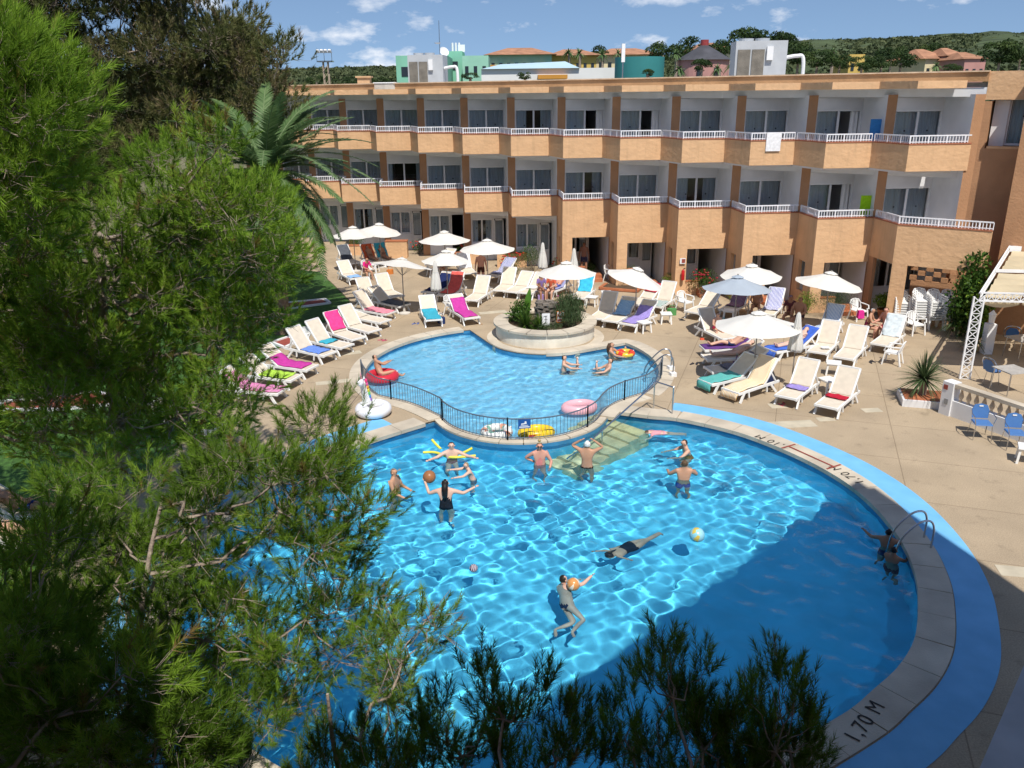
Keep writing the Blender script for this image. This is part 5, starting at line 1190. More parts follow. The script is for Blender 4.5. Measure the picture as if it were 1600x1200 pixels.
seated((1232, 506), face(-0.5, -0.9), 'person in a blue cap sitting behind the heavy tanned man', 0.38, 1.0, sk=3, suit='shirt', suit_col=(0.12, 0.04, 0.05), hair=(0.02, 0.05, 0.2), hair_kind='cap')
seated((1352, 525), face(0.8, -0.5), 'grey haired woman in dark swimsuit facing her companion', 0.34, 0.95, sk=1, suit='onepiece', suit_col=(0.15, 0.02, 0.05), hair=(0.45, 0.45, 0.45), lean=0.25)
seated((1384, 528), face(-0.9, -0.35), 'shirtless sunburnt man in red trunks sitting on a lounger edge', 0.36, 1.05, sk=4, suit='trunks', suit_col=(0.25, 0.03, 0.05), hair=(0.10, 0.05, 0.03), bulk=1.12, lean=0.25)
seated((1180, 492), face(-0.3, -0.9), 'shaded bather sitting beside the purple striped towel', 0.36, 1.0, sk=3, suit='bikini', suit_col=(0.1, 0.02, 0.03), hair_kind='long')
seated((572, 436), face(0.6, -0.7), 'bather dressed in bright pink by the lawn corner', 0.38, 0.95, sk=1, suit='shirt', suit_col=(0.75, 0.03, 0.22), hair=(0.05, 0.03, 0.02), lean=0.35)
seated((845, 468), face(0.3, -0.9), 'bather in a purple top sitting at the white table', 0.42, 0.95, sk=3, suit='shirt', suit_col=(0.22, 0.15, 0.35), hair_kind='long')
seated((862, 468), face(-0.4, -0.9), 'bather in an orange top sitting at the white table', 0.42, 0.95, sk=0, suit='shirt', suit_col=(0.6, 0.12, 0.06))
seated((690, 432), face(0.5, -0.8), 'bather in a dark shirt shaded by the overlapping parasols', 0.42, 1.0, sk=1, suit='shirt', suit_col=(0.05, 0.03, 0.06))
p = G(752, 446); person((p.x, p.y, 0.94), face(0.1, -1), 'sunburnt man standing under the parasol by the red flowers', sk=4, suit='trunks', suit_col=(0.10, 0.04, 0.03), hair=(0.12, 0.06, 0.04), bulk=1.2, group='people round the pools')
p = HP(5) + E1 * 0.9 + E2 * 1.0; person((p.x, p.y, 1.0), face(-0.2, -1), 'bather standing in the shaded porch behind the blue cloth', sk=3, suit='trunks', suit_col=(0.05, 0.05, 0.1), group='people round the pools')
# shaded loungers with people under the pines
for foot, head, sk_, cc, lab, lab2 in (((112, 800), (20, 790), 1, (0.03, 0.05, 0.2), 'man in blue shorts lying in the pine shade', 'lounger with a man in blue shorts in the pine shade'), ((125, 845), (30, 838), 0, (0.04, 0.1, 0.35), 'person in a blue towel lying deepest in the pine shade', 'lounger with a blue towel deepest in the pine shade')):
    LG.append(lounger(foot, head, lab2, 1, None)); on_lounger(len(LG) - 1, lab, R(30), sk=sk_, suit='trunks', suit_col=cc)
# ------------------------------------------------------------------ floats, balls, noodles
M_ylw = mat('yellow_foam', (0.75, 0.68, 0.08), 0.6, 0.06, 8)
def noodle(pts, label):
    b = MB(); b.tube(catmull3(pts), 0.036, 10); o = b.build('foam_noodle', M_ylw, None, smooth=True); underwater(o); return tag(o, label, 'pool noodle', 'yellow foam noodles')
wl = -0.10
noodle([G(661, 707, wl), G(680, 707, wl), G(702, 714, wl), G(722, 714, wl), G(743, 712, wl)], 'long yellow foam noodle lying across the water before a woman')
noodle([G(675, 687, wl + 0.12), G(681, 694, wl + 0.03), G(690, 703, wl - 0.08)], 'yellow foam noodle end sticking up behind the woman, left arm')
noodle([G(738, 700, wl + 0.10), G(729, 705, wl + 0.02), G(718, 710, wl - 0.08)], 'yellow foam noodle end sticking up beside the woman, right arm')
def patch_mat(name, cols, scale=7.0):
    m = bpy.data.materials.new(name); m.use_nodes = True; n = m.node_tree; b = n.nodes['Principled BSDF']; b.inputs['Roughness'].default_value = 0.25
    t = n.nodes.new('ShaderNodeTexCoord'); v = n.nodes.new('ShaderNodeTexVoronoi'); v.inputs['Scale'].default_value = scale; s2 = n.nodes.new('ShaderNodeSeparateColor')
    r = n.nodes.new('ShaderNodeValToRGB'); r.color_ramp.interpolation = 'CONSTANT'; e = r.color_ramp.elements
    e[0].color = (*cols[0], 1); e[1].color = (*cols[-1], 1); e[1].position = 1 - 1 / len(cols)
    for k, c in enumerate(cols[1:-1]): q = e.new((k + 1) / len(cols)); q.color = (*c, 1)
    n.links.new(t.outputs['Object'], v.inputs['Vector']); n.links.new(v.outputs['Color'], s2.inputs[0]); n.links.new(s2.outputs[0], r.inputs[0]); n.links.new(r.outputs[0], b.inputs['Base Color']); return m
def ring(px, Rr, r, label, m, z=-0.06, name='swim_ring', sz=1.0):
    p = G(*px, z); t = thing(name, label, 'swim ring', (p.x, p.y, z), 0.3, 'inflatable rings in the shallow pool')
    o = MB().torus((0, 0, 0), Rr, r, 32, 12).build('tube', m, t, smooth='all'); underwater(o); o.scale = (1, sz, 1)
    MB().tube([(Rr + r * 0.6, 0, r * 0.7), (Rr + r * 0.75, 0, r * 0.95)], 0.02, 6).build('valve', M_white, t); return t
ring((905, 637), 0.42, 0.16, 'pink inflatable ring floating inside the fence', mat('pink_vinyl', (0.78, 0.42, 0.47), 0.25, 0.05, 4), sz=0.75)
ring((776, 675), 0.33, 0.13, 'white patterned inflatable ring by the fence', patch_mat('floral_vinyl', [(0.75, 0.76, 0.72), (0.7, 0.72, 0.7), (0.2, 0.4, 0.3), (0.6, 0.3, 0.2), (0.75, 0.76, 0.74)]), z=0.02)
ring((597, 588), 0.42, 0.16, 'red inflatable ring carrying a reader', mat('red_vinyl', (0.55, 0.03, 0.05), 0.25, 0.05, 4))
ring((977, 552), 0.26, 0.10, 'small red and yellow toddler float', patch_mat('toddler_vinyl', [(0.7, 0.05, 0.03), (0.75, 0.5, 0.05), (0.7, 0.1, 0.05)], 4))
p = G(838, 676, 0.0); t = thing('inflatable_boat', 'yellow inflatable boat with red print against the fence', 'inflatable', (p.x, p.y, 0.0), 0.15)
M_yv = mat('yellow_vinyl', (0.78, 0.55, 0.03), 0.25, 0.06, 4); o = MB().torus((0, 0, 0), 0.36, 0.15, 28, 12).build('hull', M_yv, t, smooth='all'); o.scale = (1.05, 0.7, 1.0); underwater(o)
o = MB().box((0, 0, -0.05), (0.6, 0.36, 0.08)).build('bottom', M_yv, t); o = MB().box((-0.1, -0.33, 0.03), (0.36, 0.02, 0.10)).build('print', mat('print_red', (0.5, 0.05, 0.03), 0.4), t)
def ball(px, r, label, m, z, name='ball'):
    p = G(*px, z); o = MB().sphere((0, 0, 0), r, 20).build(name, m, None, smooth='all'); o.location = (p.x, p.y, z); o.rotation_euler = (0.4, 0.3, 0.2); underwater(o); return tag(o, label, 'ball')
hb_ = pr_.matrix_world if False else None
gp = V3(pr_.location); gm = Matrix.Rotation(pr_.rotation_euler.z, 3, 'Z'); hp_ = gp + gm @ (Jg['haL'] + V3((0.10, 0.09, 0.06)))
o = MB().sphere((0, 0, 0), 0.155, 20).build('ball', mat('brown_ball', (0.33, 0.14, 0.06), 0.35, 0.12, 3), None, smooth='all'); o.location = hp_; tag(o, 'brown ball held up by the girl with long hair', 'ball')
ball((740, 888), 0.085, 'small striped ball floating alone on the large pool', striped((0.04, 0.04, 0.12), (0.6, 0.5, 0.5), 9), -0.09)
ball((1089, 836), 0.165, 'transparent beach ball with yellow dots floating near the shadow', patch_mat('dots_vinyl', [(0.25, 0.6, 0.72), (0.3, 0.62, 0.72), (0.65, 0.5, 0.1), (0.35, 0.65, 0.72), (0.5, 0.55, 0.3)], 9), -0.02, 'beach_ball')
ball((896, 913), 0.13, 'orange and white ball hugged by the floating woman', patch_mat('orange_vinyl', [(0.65, 0.3, 0.1), (0.75, 0.7, 0.6), (0.65, 0.35, 0.15)], 6), -0.02)
# unicorn ring on the deck
p = G(584, 648); t = thing('unicorn_ring', 'white inflatable unicorn ring with rainbow mane standing on the deck', 'swim ring', (p.x, p.y, 0.0), 0.0); t.scale = (0.88, 0.88, 0.88)
M_uni = mat('white_vinyl', (0.80, 0.80, 0.83), 0.22, 0.03, 4, spec=0.5)
MB().torus((0, 0, 0.21), 0.42, 0.20, 36, 14).build('tube', M_uni, t, smooth='all')
nk = catmull3([(-0.22, 0.24, 0.30), (-0.26, 0.26, 0.62), (-0.30, 0.24, 0.95), (-0.34, 0.18, 1.13)]); MB().tube(nk, [0.17 - 0.05 * i / len(nk) for i in range(len(nk))], 14).build('neck', M_uni, t, smooth='all')
hd = MB().sphere((-0.38, 0.08, 1.13), 0.15, 14, (0.8, 1.35, 0.85)).build('head', M_uni, t, smooth='all')
MB().lathe([(0.045, 0), (0.0, 0.26)], (-0.36, 0.10, 1.24), 10).build('horn', mat('horn_gold', (0.75, 0.3, 0.4), 0.3), hd)
for sx in (-1, 1): MB().lathe([(0.04, 0), (0.0, 0.1)], (-0.36 + 0.08 * sx, 0.2, 1.23), 8).build('ear', M_uni, hd)
for k, c_ in enumerate(((0.75, 0.05, 0.2), (0.7, 0.12, 0.3), (0.75, 0.35, 0.05), (0.75, 0.65, 0.05), (0.1, 0.5, 0.15), (0.08, 0.25, 0.6), (0.3, 0.12, 0.5))):
    q = nk[-1].lerp(nk[2], k / 6.5); MB().sphere((q.x + 0.13, q.y - 0.02, q.z + 0.03), 0.085, 10, (0.6, 0.7, 1.0)).build('mane_tuft', mat('mane_%d' % k, c_, 0.35, 0.05, 4), t, smooth='all')
# odds and ends on the deck
for px, py, c_, lab, dims in ((1097, 530, (0.7, 0.1, 0.05), 'small red toy lying on the deck', (0.16, 0.1, 0.06)), (668, 478, (0.75, 0.25, 0.05), 'orange sun hat on the teal towel', None), (1344, 496, (0.7, 0.04, 0.3), 'bright pink bag on the white armchair by the bush', (0.25, 0.2, 0.3)), (1195, 600, (0.03, 0.04, 0.10), 'dark blue beach bag beside the multicoloured towel', (0.5, 0.35, 0.35)), (1290, 542, (0.75, 0.75, 0.75), 'white magazine lying open on a beige lounger', (0.3, 0.22, 0.02))):
    z = {0.16: 0.0, 0.25: 0.45, 0.5: 0.1, 0.3: 0.40}.get(dims[0] if dims else 0, 0.42); p = G(px, py, z + 0.02)
    if dims is None: o = MB().lathe([(0.22, 0), (0.21, 0.02), (0.11, 0.03), (0.10, 0.10), (0.0, 0.13)], (0, 0, 0), 18).build('sun_hat', cloth(c_), None, smooth=True); cat_ = 'hat'; z = 0.62
    else: o = MB().box((0, 0, dims[2] / 2), dims, taper=0.8).build({0.16: 'toy', 0.25: 'bag', 0.5: 'beach_bag', 0.3: 'magazine'}[dims[0]], cloth(c_)); cat_ = o.name.split('.')[0].replace('beach_', '')
    o.location = (p.x, p.y, z); tag(o, lab, cat_)

# sandals left beside the loungers
M_sole = [mat('sole_%d' % k, c, 0.7) for k, c in enumerate(((0.03, 0.03, 0.04), (0.35, 0.2, 0.1), (0.1, 0.15, 0.4), (0.5, 0.1, 0.15)))]
def sandal_mesh(m):
    b = MB(); pl = [(0.045 * math.cos(a) * (1.1 if math.sin(a) > 0 else 0.85), 0.13 * math.sin(a)) for a in np.linspace(0, 2 * math.pi, 13)[:-1]]; b.prism(pl, 0, 0.018)
    return b
for k, (px, py, lab) in enumerate(((1085, 569, 'dark sandals on the deck left of the large parasol'), (1138, 617, 'dark sandals at the foot of the multicoloured towel'), (1256, 560, 'brown sandals between the beige and royal blue loungers'), (1222, 632, 'blue sandals before the purple rolled towel'), (1362, 566, 'red sandals by the lone armchair'), (965, 515, 'brown sandals before the lilac towel'), (650, 506, 'blue sandals beside the teal towel'), (598, 532, 'dark sandals at the shallow pool coping'), (1065, 500, 'red sandals in front of the flowered towel'), (748, 506, 'dark sandals beside the magenta towel'))):
    p = G(px, py); t = thing('sandals', lab, 'sandals', (p.x, p.y, 0.0), random.uniform(0, 6), 'sandals on the deck'); m = M_sole[k % 4]
    for sx in (-1, 1):
        o = sandal_mesh(m).build('sole', m, t); o.location = (sx * 0.07, 0.05 * sx, 0.004); o.rotation_euler = (0, 0, 0.25 * sx)
        q = MB().tube([(-0.04, 0.03, 0.018), (0, 0.05, 0.06), (0.04, 0.03, 0.018)], 0.008, 5).build('strap', M_black, o)

for k, (px, py, lab, c_) in enumerate(((1150, 575, 'purple beach bag under the large parasol', (0.15, 0.05, 0.2)), (1262, 600, 'straw beach bag beside the purple rolled towel', (0.5, 0.36, 0.18)), (1212, 556, 'white beach bag by the royal blue lounger', (0.7, 0.7, 0.7)), (1130, 512, 'turquoise beach bag beside the seated child', (0.05, 0.4, 0.45)), (1330, 535, 'yellow beach bag between the two empty loungers', (0.65, 0.5, 0.08)), (845, 470, 'lilac beach bag under the white table', (0.35, 0.25, 0.5)), (610, 428, 'orange beach bag beside the low wall', (0.6, 0.2, 0.05)), (690, 505, 'navy beach bag beside the folded parasol foot', (0.03, 0.05, 0.15)), (1050, 492, 'green beach bag under the flowered towel', (0.1, 0.3, 0.1)))):
    p = G(px, py); t = thing('beach_bag', lab, 'bag', (p.x, p.y, 0), random.uniform(0, 3), 'beach bags on the deck')
    b = MB(); b.prism([(0.2 * math.cos(a) * (1 + 0.1 * math.sin(3 * a + k)), 0.12 * math.sin(a)) for a in np.linspace(0, 2 * math.pi, 15)[:-1]], 0, 0.24 + 0.02 * (k % 3)); b.build('body', cloth(c_), t, smooth=True)
    MB().tube(catmull3([(-0.12, 0, 0.24), (-0.08, 0, 0.40), (0.08, 0, 0.40), (0.12, 0, 0.24)]), 0.012, 6).build('handle', cloth(c_), t)
# ------------------------------------------------------------------ vegetation
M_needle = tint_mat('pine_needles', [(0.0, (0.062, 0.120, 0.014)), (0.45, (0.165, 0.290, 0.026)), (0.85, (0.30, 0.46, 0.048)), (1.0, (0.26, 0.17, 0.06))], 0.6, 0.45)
M_needle_old = tint_mat('pine_needles_olive', [(0.0, (0.065, 0.080, 0.026)), (0.5, (0.135, 0.150, 0.048)), (0.8, (0.190, 0.180, 0.068)), (1.0, (0.19, 0.14, 0.08))], 0.6, 0.3)
M_bark = mat('pine_bark', (0.30, 0.24, 0.19), 0.9, 0.3, 8, 0.6, 20)
M_leaf = tint_mat('shrub_leaves', [(0.0, (0.02, 0.05, 0.010)), (0.6, (0.06, 0.13, 0.02)), (1.0, (0.12, 0.20, 0.03))], 0.5, 0.25)
M_leafy = tint_mat('light_shrub_leaves', [(0.0, (0.06, 0.12, 0.012)), (1.0, (0.22, 0.33, 0.04))], 0.5, 0.25)
M_leafg = tint_mat('grey_green_leaves', [(0.0, (0.03, 0.055, 0.02)), (1.0, (0.10, 0.15, 0.06))], 0.6, 0.2)
M_tree = tint_mat('far_leaves', [(0.0, (0.012, 0.028, 0.008)), (0.6, (0.035, 0.065, 0.016)), (1.0, (0.07, 0.105, 0.025))], 0.6, 0.2)
M_palm = tint_mat('palm_leaves', [(0.0, (0.06, 0.115, 0.04)), (0.6, (0.125, 0.205, 0.075)), (1.0, (0.24, 0.31, 0.15))], 0.45, 0.25)
M_flower = mat('red_petals', (0.55, 0.03, 0.02), 0.6, 0.2, 20); M_flower2 = mat('dark_red_petals', (0.32, 0.01, 0.03), 0.6, 0.2, 20)
def unit(a): return a / np.maximum(np.linalg.norm(a, axis=-1, keepdims=True), 1e-9)
def needles(P, D, L, tint, n, nl, nw, a0=0.35, a1=0.95):
    """thin triangles standing off each shoot axis; returns vertices, triangles, tint"""
    S = len(P); t = rng.uniform(0.05, 1.0, (S, n)); base = P[:, None] + D[:, None] * (L[:, None] * t)[..., None]
    r = unit(rng.normal(size=(S, n, 3))); perp = unit(r - D[:, None] * (r * D[:, None]).sum(-1, keepdims=True))
    ang = rng.uniform(a0, a1, (S, n)) * (1.15 - 0.55 * t); d = D[:, None] * np.cos(ang)[..., None] + perp * np.sin(ang)[..., None]
    ln = nl * rng.uniform(0.7, 1.15, (S, n)); tip = base + d * ln[..., None]; tip[..., 2] -= 0.06 * ln
    side = unit(np.cross(d, rng.normal(size=(S, n, 3)))) * nw / 2
    V = np.stack([base - side, base + side, tip], 2).reshape(-1, 3); T = np.arange(len(V)).reshape(-1, 3)
    tn = np.repeat(np.clip(tint[:, None] + rng.normal(0, 0.06, (S, n)), 0, 1).reshape(-1), 3); return V, T, tn
def twigs(A, B, ra, rb):
    """three-sided tapering sticks"""
    d = unit(B - A); u = unit(np.cross(d, np.where(np.abs(d[:, 2:3]) > 0.9, [[1.0, 0, 0]], [[0, 0, 1.0]]))); w = np.cross(d, u); V = []
    for k in range(3):
        a = 2 * np.pi * k / 3; o = u * np.cos(a) + w * np.sin(a); V += [A + o * np.reshape(ra, (-1, 1)), B + o * np.reshape(rb, (-1, 1))]
    V = np.stack(V, 1); n = len(A); T = []
    for k in range(3):
        a, b, c, e = 2 * k, 2 * k + 1, 2 * ((k + 1) % 3), 2 * ((k + 1) % 3) + 1; T += [(a, c, b), (b, c, e)]
    T = (np.arange(n)[:, None, None] * 6 + np.array(T)[None]).reshape(-1, 3); return V.reshape(-1, 3), T
def join(parts):
    V, T, X = [], [], []; o = 0
    for v, t, *x in parts:
        V.append(v); T.append(t + o); o += len(v)
        if x: X.append(x[0])
    return np.concatenate(V), np.concatenate(T), (np.concatenate(X) if X else None)
def pick_in(poly, n, Y0, Y1):
    """points of a crown whose outline was measured on the photograph, spread through its depth"""
    P = [V3((a, b, 0)) for a, b in poly]; xs = [a for a, b in poly]; ys = [b for a, b in poly]; out = []
    while len(out) < n:
        X = rng.uniform(min(xs), max(xs), 400); Yp = rng.uniform(min(ys), max(ys), 400); ok = in_poly(X, Yp, P)
        for a, b in zip(X[ok], Yp[ok]):
            if len(out) < n: out.append(AT(a, b, rng.uniform(Y0, Y1)))
    return np.array([tuple(p) for p in out])
def pine(label, base, top, centres, cr, shoots, n, nl, nw, mat_=None, sl=0.24, trunk_r=0.16, lean=(0, 0), upb=0.7, tint=(0.5, 0.17), limb_r=0.035, group='Aleppo pines round the pool', dead=0.0):
    t = thing('pine_tree', label, 'tree', (base[0], base[1], 0), 0, group); B = np.array([base[0], base[1], 0.0]); H = top
    tp = [V3((lean[0] * f + 0.10 * math.sin(f * 5), lean[1] * f + 0.08 * math.sin(f * 4 + 1), H * f)) for f in np.linspace(0, 1, 9)]
    MB().tube(tp, [trunk_r * (1 - 0.8 * f) for f in np.linspace(0, 1, 9)], 9).build('trunk', M_bark, t, smooth=True)
    C = centres - B; N = len(C)
    Lb = []; M_ = max(4, N // 9); cen = C[rng.choice(N, M_, replace=False)]
    for _ in range(4):                                   # main limbs each serve a group of clusters
        own_ = np.argmin(((C[:, None] - cen[None]) ** 2).sum(-1), 1)
        cen = np.array([C[own_ == m].mean(0) if (own_ == m).any() else cen[m] for m in range(M_)])
    def run(A, Bq, r0, r1, sag, segs, jit):
        prev = A; n_ = len(A); Ln = np.linalg.norm(Bq - A, axis=1)
        for k in range(1, segs + 1):
            f = k / segs; q = A + (Bq - A) * f; q[:, 2] -= sag * np.sin(np.pi * f) * Ln
            if k < segs: q += rng.normal(0, jit, (n_, 3)) * Ln[:, None]
            Lb.append(twigs(prev, q, np.full(n_, r0 + (r1 - r0) * (k - 1) / segs), np.full(n_, r0 + (r1 - r0) * f))); prev = q
    def foot_of(Q):
        fr_ = np.clip((Q[:, 2] - 0.3 * np.linalg.norm(Q[:, :2] - np.array(lean) * 0.6, axis=1)) / H, 0.12, 0.97); K = np.array([tuple(p) for p in tp])
        return np.stack([np.interp(fr_, np.linspace(0, 1, 9), K[:, i]) for i in range(3)], 1)
    node = cen * 0.86 + foot_of(cen) * 0.14
    run(foot_of(cen), node, limb_r * 1.25, limb_r * 0.6, 0.10, 7, 0.035)
    run(node[own_], C.copy(), limb_r * 0.5, limb_r * 0.16, 0.06, 4, 0.06)
    at = node[own_]
    # shoots of each cluster
    S = N * shoots; ci = np.repeat(np.arange(N), shoots); off = unit(rng.normal(size=(S, 3))) * (rng.uniform(0.15, 1, (S, 1)) ** 0.6) * cr * rng.uniform(0.75, 1.25, N)[ci][:, None]; off[:, 2] *= 0.75
    P = C[ci] + off; out = C[ci] - at[ci]; D = unit(unit(off) * 0.55 + unit(out) * 0.35 + np.array([0, 0, upb]) + rng.normal(0, 0.28, (S, 3)))
    L = sl * rng.uniform(0.7, 1.3, S); mid = C[ci] + off * 0.35
    Lb.append(twigs(C[ci] + off * 0.45 + rng.normal(0, cr * 0.12, (S, 3)), P, np.full(S, min(limb_r * 0.10, 0.004)), np.full(S, min(limb_r * 0.07, 0.003)))); Lb.append(twigs(P, P + D * L[:, None], np.full(S, min(limb_r * 0.07, 0.003)), np.full(S, 0.0015)))
    if dead:
        m = int(S * dead); q = rng.integers(0, S, m); e = P[q] + unit(rng.normal(size=(m, 3)) + np.array([0, 0, -0.2])) * rng.uniform(0.15, 0.5, (m, 1)); Lb.append(twigs(mid[q], e, np.full(m, 0.007), np.full(m, 0.002)))
    v, tr_, _ = join(Lb); fast_mesh('limbs', v, tr_, M_bark, None, t)
    tn = np.clip(rng.normal(tint[0], tint[1], N)[ci] + rng.normal(0, 0.10, S) + 0.10 * off[:, 2] / cr, 0, 0.93); tn[rng.random(S) < 0.025] = 1.0  # tint is random, plus paler towards the top of each cluster
    v, tr_, x = needles(P, D, L, tn, n, nl, nw); fast_mesh('crown', v, tr_, mat_ or M_needle, x, t); return t
# the large bright pine left of the pools
P1 = [(240, 250), (320, 212), (362, 225), (378, 285), (440, 325), (450, 385), (438, 430), (420, 455), (428, 500), (410, 540), (330, 585), (240, 592), (120, 600), (-60, 560), (-60, 330), (60, 310), (150, 340), (200, 310)]
c1 = np.concatenate([pick_in(P1, 205, 12.5, 17.5), pick_in([(120, 560), (300, 600), (400, 560), (410, 640), (330, 690), (210, 740), (90, 760), (-60, 700), (-60, 520)], 60, 11.5, 15.5), pick_in([(-60, 330), (-60, 700), (-330, 720), (-330, 330)], 60, 12.0, 16.5)])  # third set: unseen crown beyond the left edge, added to shade the lawn
pine('large bright green pine spreading over the lawn beside the pools', (-7.9, 14.6), 7.4, c1, 0.56, 31, 47, 0.14, 0.0118, sl=0.26, trunk_r=0.2, lean=(0.5, 0.6), tint=(0.60, 0.16), limb_r=0.045, dead=0.05)
# bright pine at the very left
c3 = pick_in([(-120, 20), (30, 70), (70, 95), (115, 130), (122, 230), (95, 320), (20, 400), (-120, 420)], 60, 8.6, 11.2)
pine('bright pine with long fresh needles rising beside the tall olive pines', (-7.6, 9.2), 9.4, c3, 0.45, 28, 70, 0.15, 0.0085, sl=0.26, tint=(0.62, 0.14), trunk_r=0.17)
# tall olive coloured pines behind
P2 = [(60, -150), (295, -150), (300, 5), (312, 35), (330, 8), (385, 20), (388, 60), (435, 75), (462, 112), (448, 185), (476, 205), (455, 240), (380, 215), (330, 200), (250, 225), (200, 290), (150, 320), (60, 330), (-120, 330), (-120, -150)]
c2 = pick_in(P2, 430, 34, 41)
k2 = c2[:, 0] < -15.5
pine('tall olive brown pine behind the bright pine, left trunk', (-19.0, 37.0), 15.0, c2[k2], 1.0, 46, 23, 0.26, 0.036, M_needle_old, sl=0.34, trunk_r=0.3, tint=(0.5, 0.2), limb_r=0.09, group='tall olive pines behind the lawn')
pine('tall olive brown pine reaching the hotel corner', (-13.6, 38.0), 14.0, c2[~k2], 1.0, 46, 23, 0.26, 0.036, M_needle_old, sl=0.34, trunk_r=0.3, tint=(0.55, 0.2), limb_r=0.09, group='tall olive pines behind the lawn')
# sparse pine with pale limbs leaning over the pool edge
P4 = [(405, 650), (450, 615), (515, 645), (550, 685), (540, 745), (555, 795), (610, 805), (595, 862), (560, 905), (632, 935), (632, 962), (600, 1010), (560, 1060), (500, 1120), (400, 1160), (250, 1130), (100, 1050), (130, 930), (230, 830), (320, 740)]
c4 = np.concatenate([pick_in(P4, 120, 7.6, 10.8), pick_in([(60, 760), (300, 700), (380, 760), (250, 900), (60, 1000), (-40, 900)], 40, 8.5, 11.0)])
pine('sparse pine with pale bare limbs overhanging the large pool', (-5.2, 7.2), 4.6, c4, 0.36, 25, 66, 0.115, 0.0066, sl=0.22, trunk_r=0.09, lean=(1.2, 1.6), tint=(0.42, 0.17), limb_r=0.023, dead=0.22)
c4b = pick_in([(570, 1010), (690, 950), (725, 1060), (715, 1200), (560, 1230)], 20, 6.6, 8.4)
pine('thin young pine with brownish twigs at the pool edge', (-1.6, 6.2), 3.9, c4b, 0.28, 15, 60, 0.10, 0.0055, sl=0.2, trunk_r=0.07, tint=(0.5, 0.2), limb_r=0.022, dead=0.25)
# near pines in the shade of the building
def leader_pine(label, tips, base, Y, side=0.24):
    """young pines seen from above: upright leaders with whorls of shoots"""
    cs = []
    for px, py in tips:
        p = AT(px, py, Y + rng.uniform(-0.5, 0.5)); q = np.array(tuple(p)); cs.append(q - [0, 0, 0.12])
        for k in range(1, 5):
            for m in range(2): a = rng.uniform(0, 6.28); cs.append(q + np.array([math.cos(a) * side * (0.4 + 0.30 * k), math.sin(a) * side * (0.4 + 0.30 * k), -0.10 - 0.30 * k]))
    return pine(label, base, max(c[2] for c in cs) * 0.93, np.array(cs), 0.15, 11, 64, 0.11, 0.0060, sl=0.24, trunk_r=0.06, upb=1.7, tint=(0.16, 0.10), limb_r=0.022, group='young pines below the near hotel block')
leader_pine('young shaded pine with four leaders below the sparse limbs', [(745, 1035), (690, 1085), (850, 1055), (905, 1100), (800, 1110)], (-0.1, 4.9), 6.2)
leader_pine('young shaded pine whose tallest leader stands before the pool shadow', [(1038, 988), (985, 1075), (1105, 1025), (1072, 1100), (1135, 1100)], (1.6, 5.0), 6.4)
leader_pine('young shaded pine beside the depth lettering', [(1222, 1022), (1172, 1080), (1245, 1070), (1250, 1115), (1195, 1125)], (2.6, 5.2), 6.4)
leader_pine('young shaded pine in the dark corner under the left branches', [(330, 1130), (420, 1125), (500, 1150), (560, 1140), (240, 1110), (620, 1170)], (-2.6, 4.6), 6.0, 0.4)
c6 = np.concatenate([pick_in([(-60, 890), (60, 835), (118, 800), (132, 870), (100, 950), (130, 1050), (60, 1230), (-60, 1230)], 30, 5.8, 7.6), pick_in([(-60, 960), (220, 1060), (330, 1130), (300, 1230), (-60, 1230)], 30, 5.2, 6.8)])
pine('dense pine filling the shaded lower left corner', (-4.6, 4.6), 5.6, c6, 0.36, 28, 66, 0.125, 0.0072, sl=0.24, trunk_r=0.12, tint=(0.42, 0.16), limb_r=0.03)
# date palm
pp = AT(415, 268, 32.0); t = thing('date_palm', 'date palm with arching feathery fronds between the pines and the hotel', 'palm', (pp.x, pp.y, 0)); pz = pp.z
MB().tube([(0, 0, 0), (0.1, 0, pz * 0.5), (0, 0, pz)], [0.34, 0.29, 0.34], 12).build('trunk', mat('palm_trunk', (0.20, 0.14, 0.09), 0.95, 0.35, 9, 0.8, 18), t, smooth=True)
def frond_mesh(L, droop, k):
    n = 64; s_ = np.linspace(0, 1, n); x = L * (s_ - 0.10 * s_ ** 3); z = -droop * L * s_ ** 2.2; P = np.stack([x, 0 * x, z], 1); tg = unit(np.gradient(P, axis=0)); parts = []
    A, Bq = P[:-1], P[1:]; v, tr_ = twigs(A, Bq, np.full(n - 1, 0.022), np.full(n - 1, 0.016)); parts.append((v, tr_, np.full(len(v), 0.95)))
    for sg in (-1, 1):
        i = np.arange(3, n); ll = 0.52 * np.sin(np.pi * (0.12 + 0.83 * s_[i])) ** 0.7 * rng.uniform(0.85, 1.1, len(i)); d = unit(tg[i] * 0.75 + np.array([0, sg * 0.85, 0.28]) + rng.normal(0, 0.06, (len(i), 3)))
        b = P[i]; tip = b + d * ll[:, None]; tip[:, 2] -= 0.25 * ll; w = tg[i] * 0.036; m = (b + tip) / 2 + [0, 0, 0.02]
        V = np.stack([b - w, b + w, m + w, m - w, tip], 1).reshape(-1, 3); q = np.arange(len(i))[:, None, None] * 5; T = (q + np.array([(0, 1, 2), (0, 2, 3), (3, 2, 4)])[None]).reshape(-1, 3)
        parts.append((V, T, np.repeat(rng.uniform(0.15, 0.8, len(i)), 5)))
    return join(parts)
fm = []
for k in range(5):
    v, tr_, x = frond_mesh(4.0, (0.30, 0.42, 0.55, 0.2, 0.7)[k], k); o = fast_mesh('frond', v, tr_, M_palm, x, t); fm.append(o)
cnt = 0
for k in range(96):
    o = fm[k % 5] if k < 5 else fm[k % 5].copy()
    if k >= 5: col.objects.link(o)
    o.parent = t; o.location = (0, 0, pz); e = rng.uniform(-0.9, 1.25); o.rotation_euler = (rng.uniform(-0.25, 0.25), -e, k * 2.39996); o.scale = [rng.uniform(0.82, 1.08)] * 3
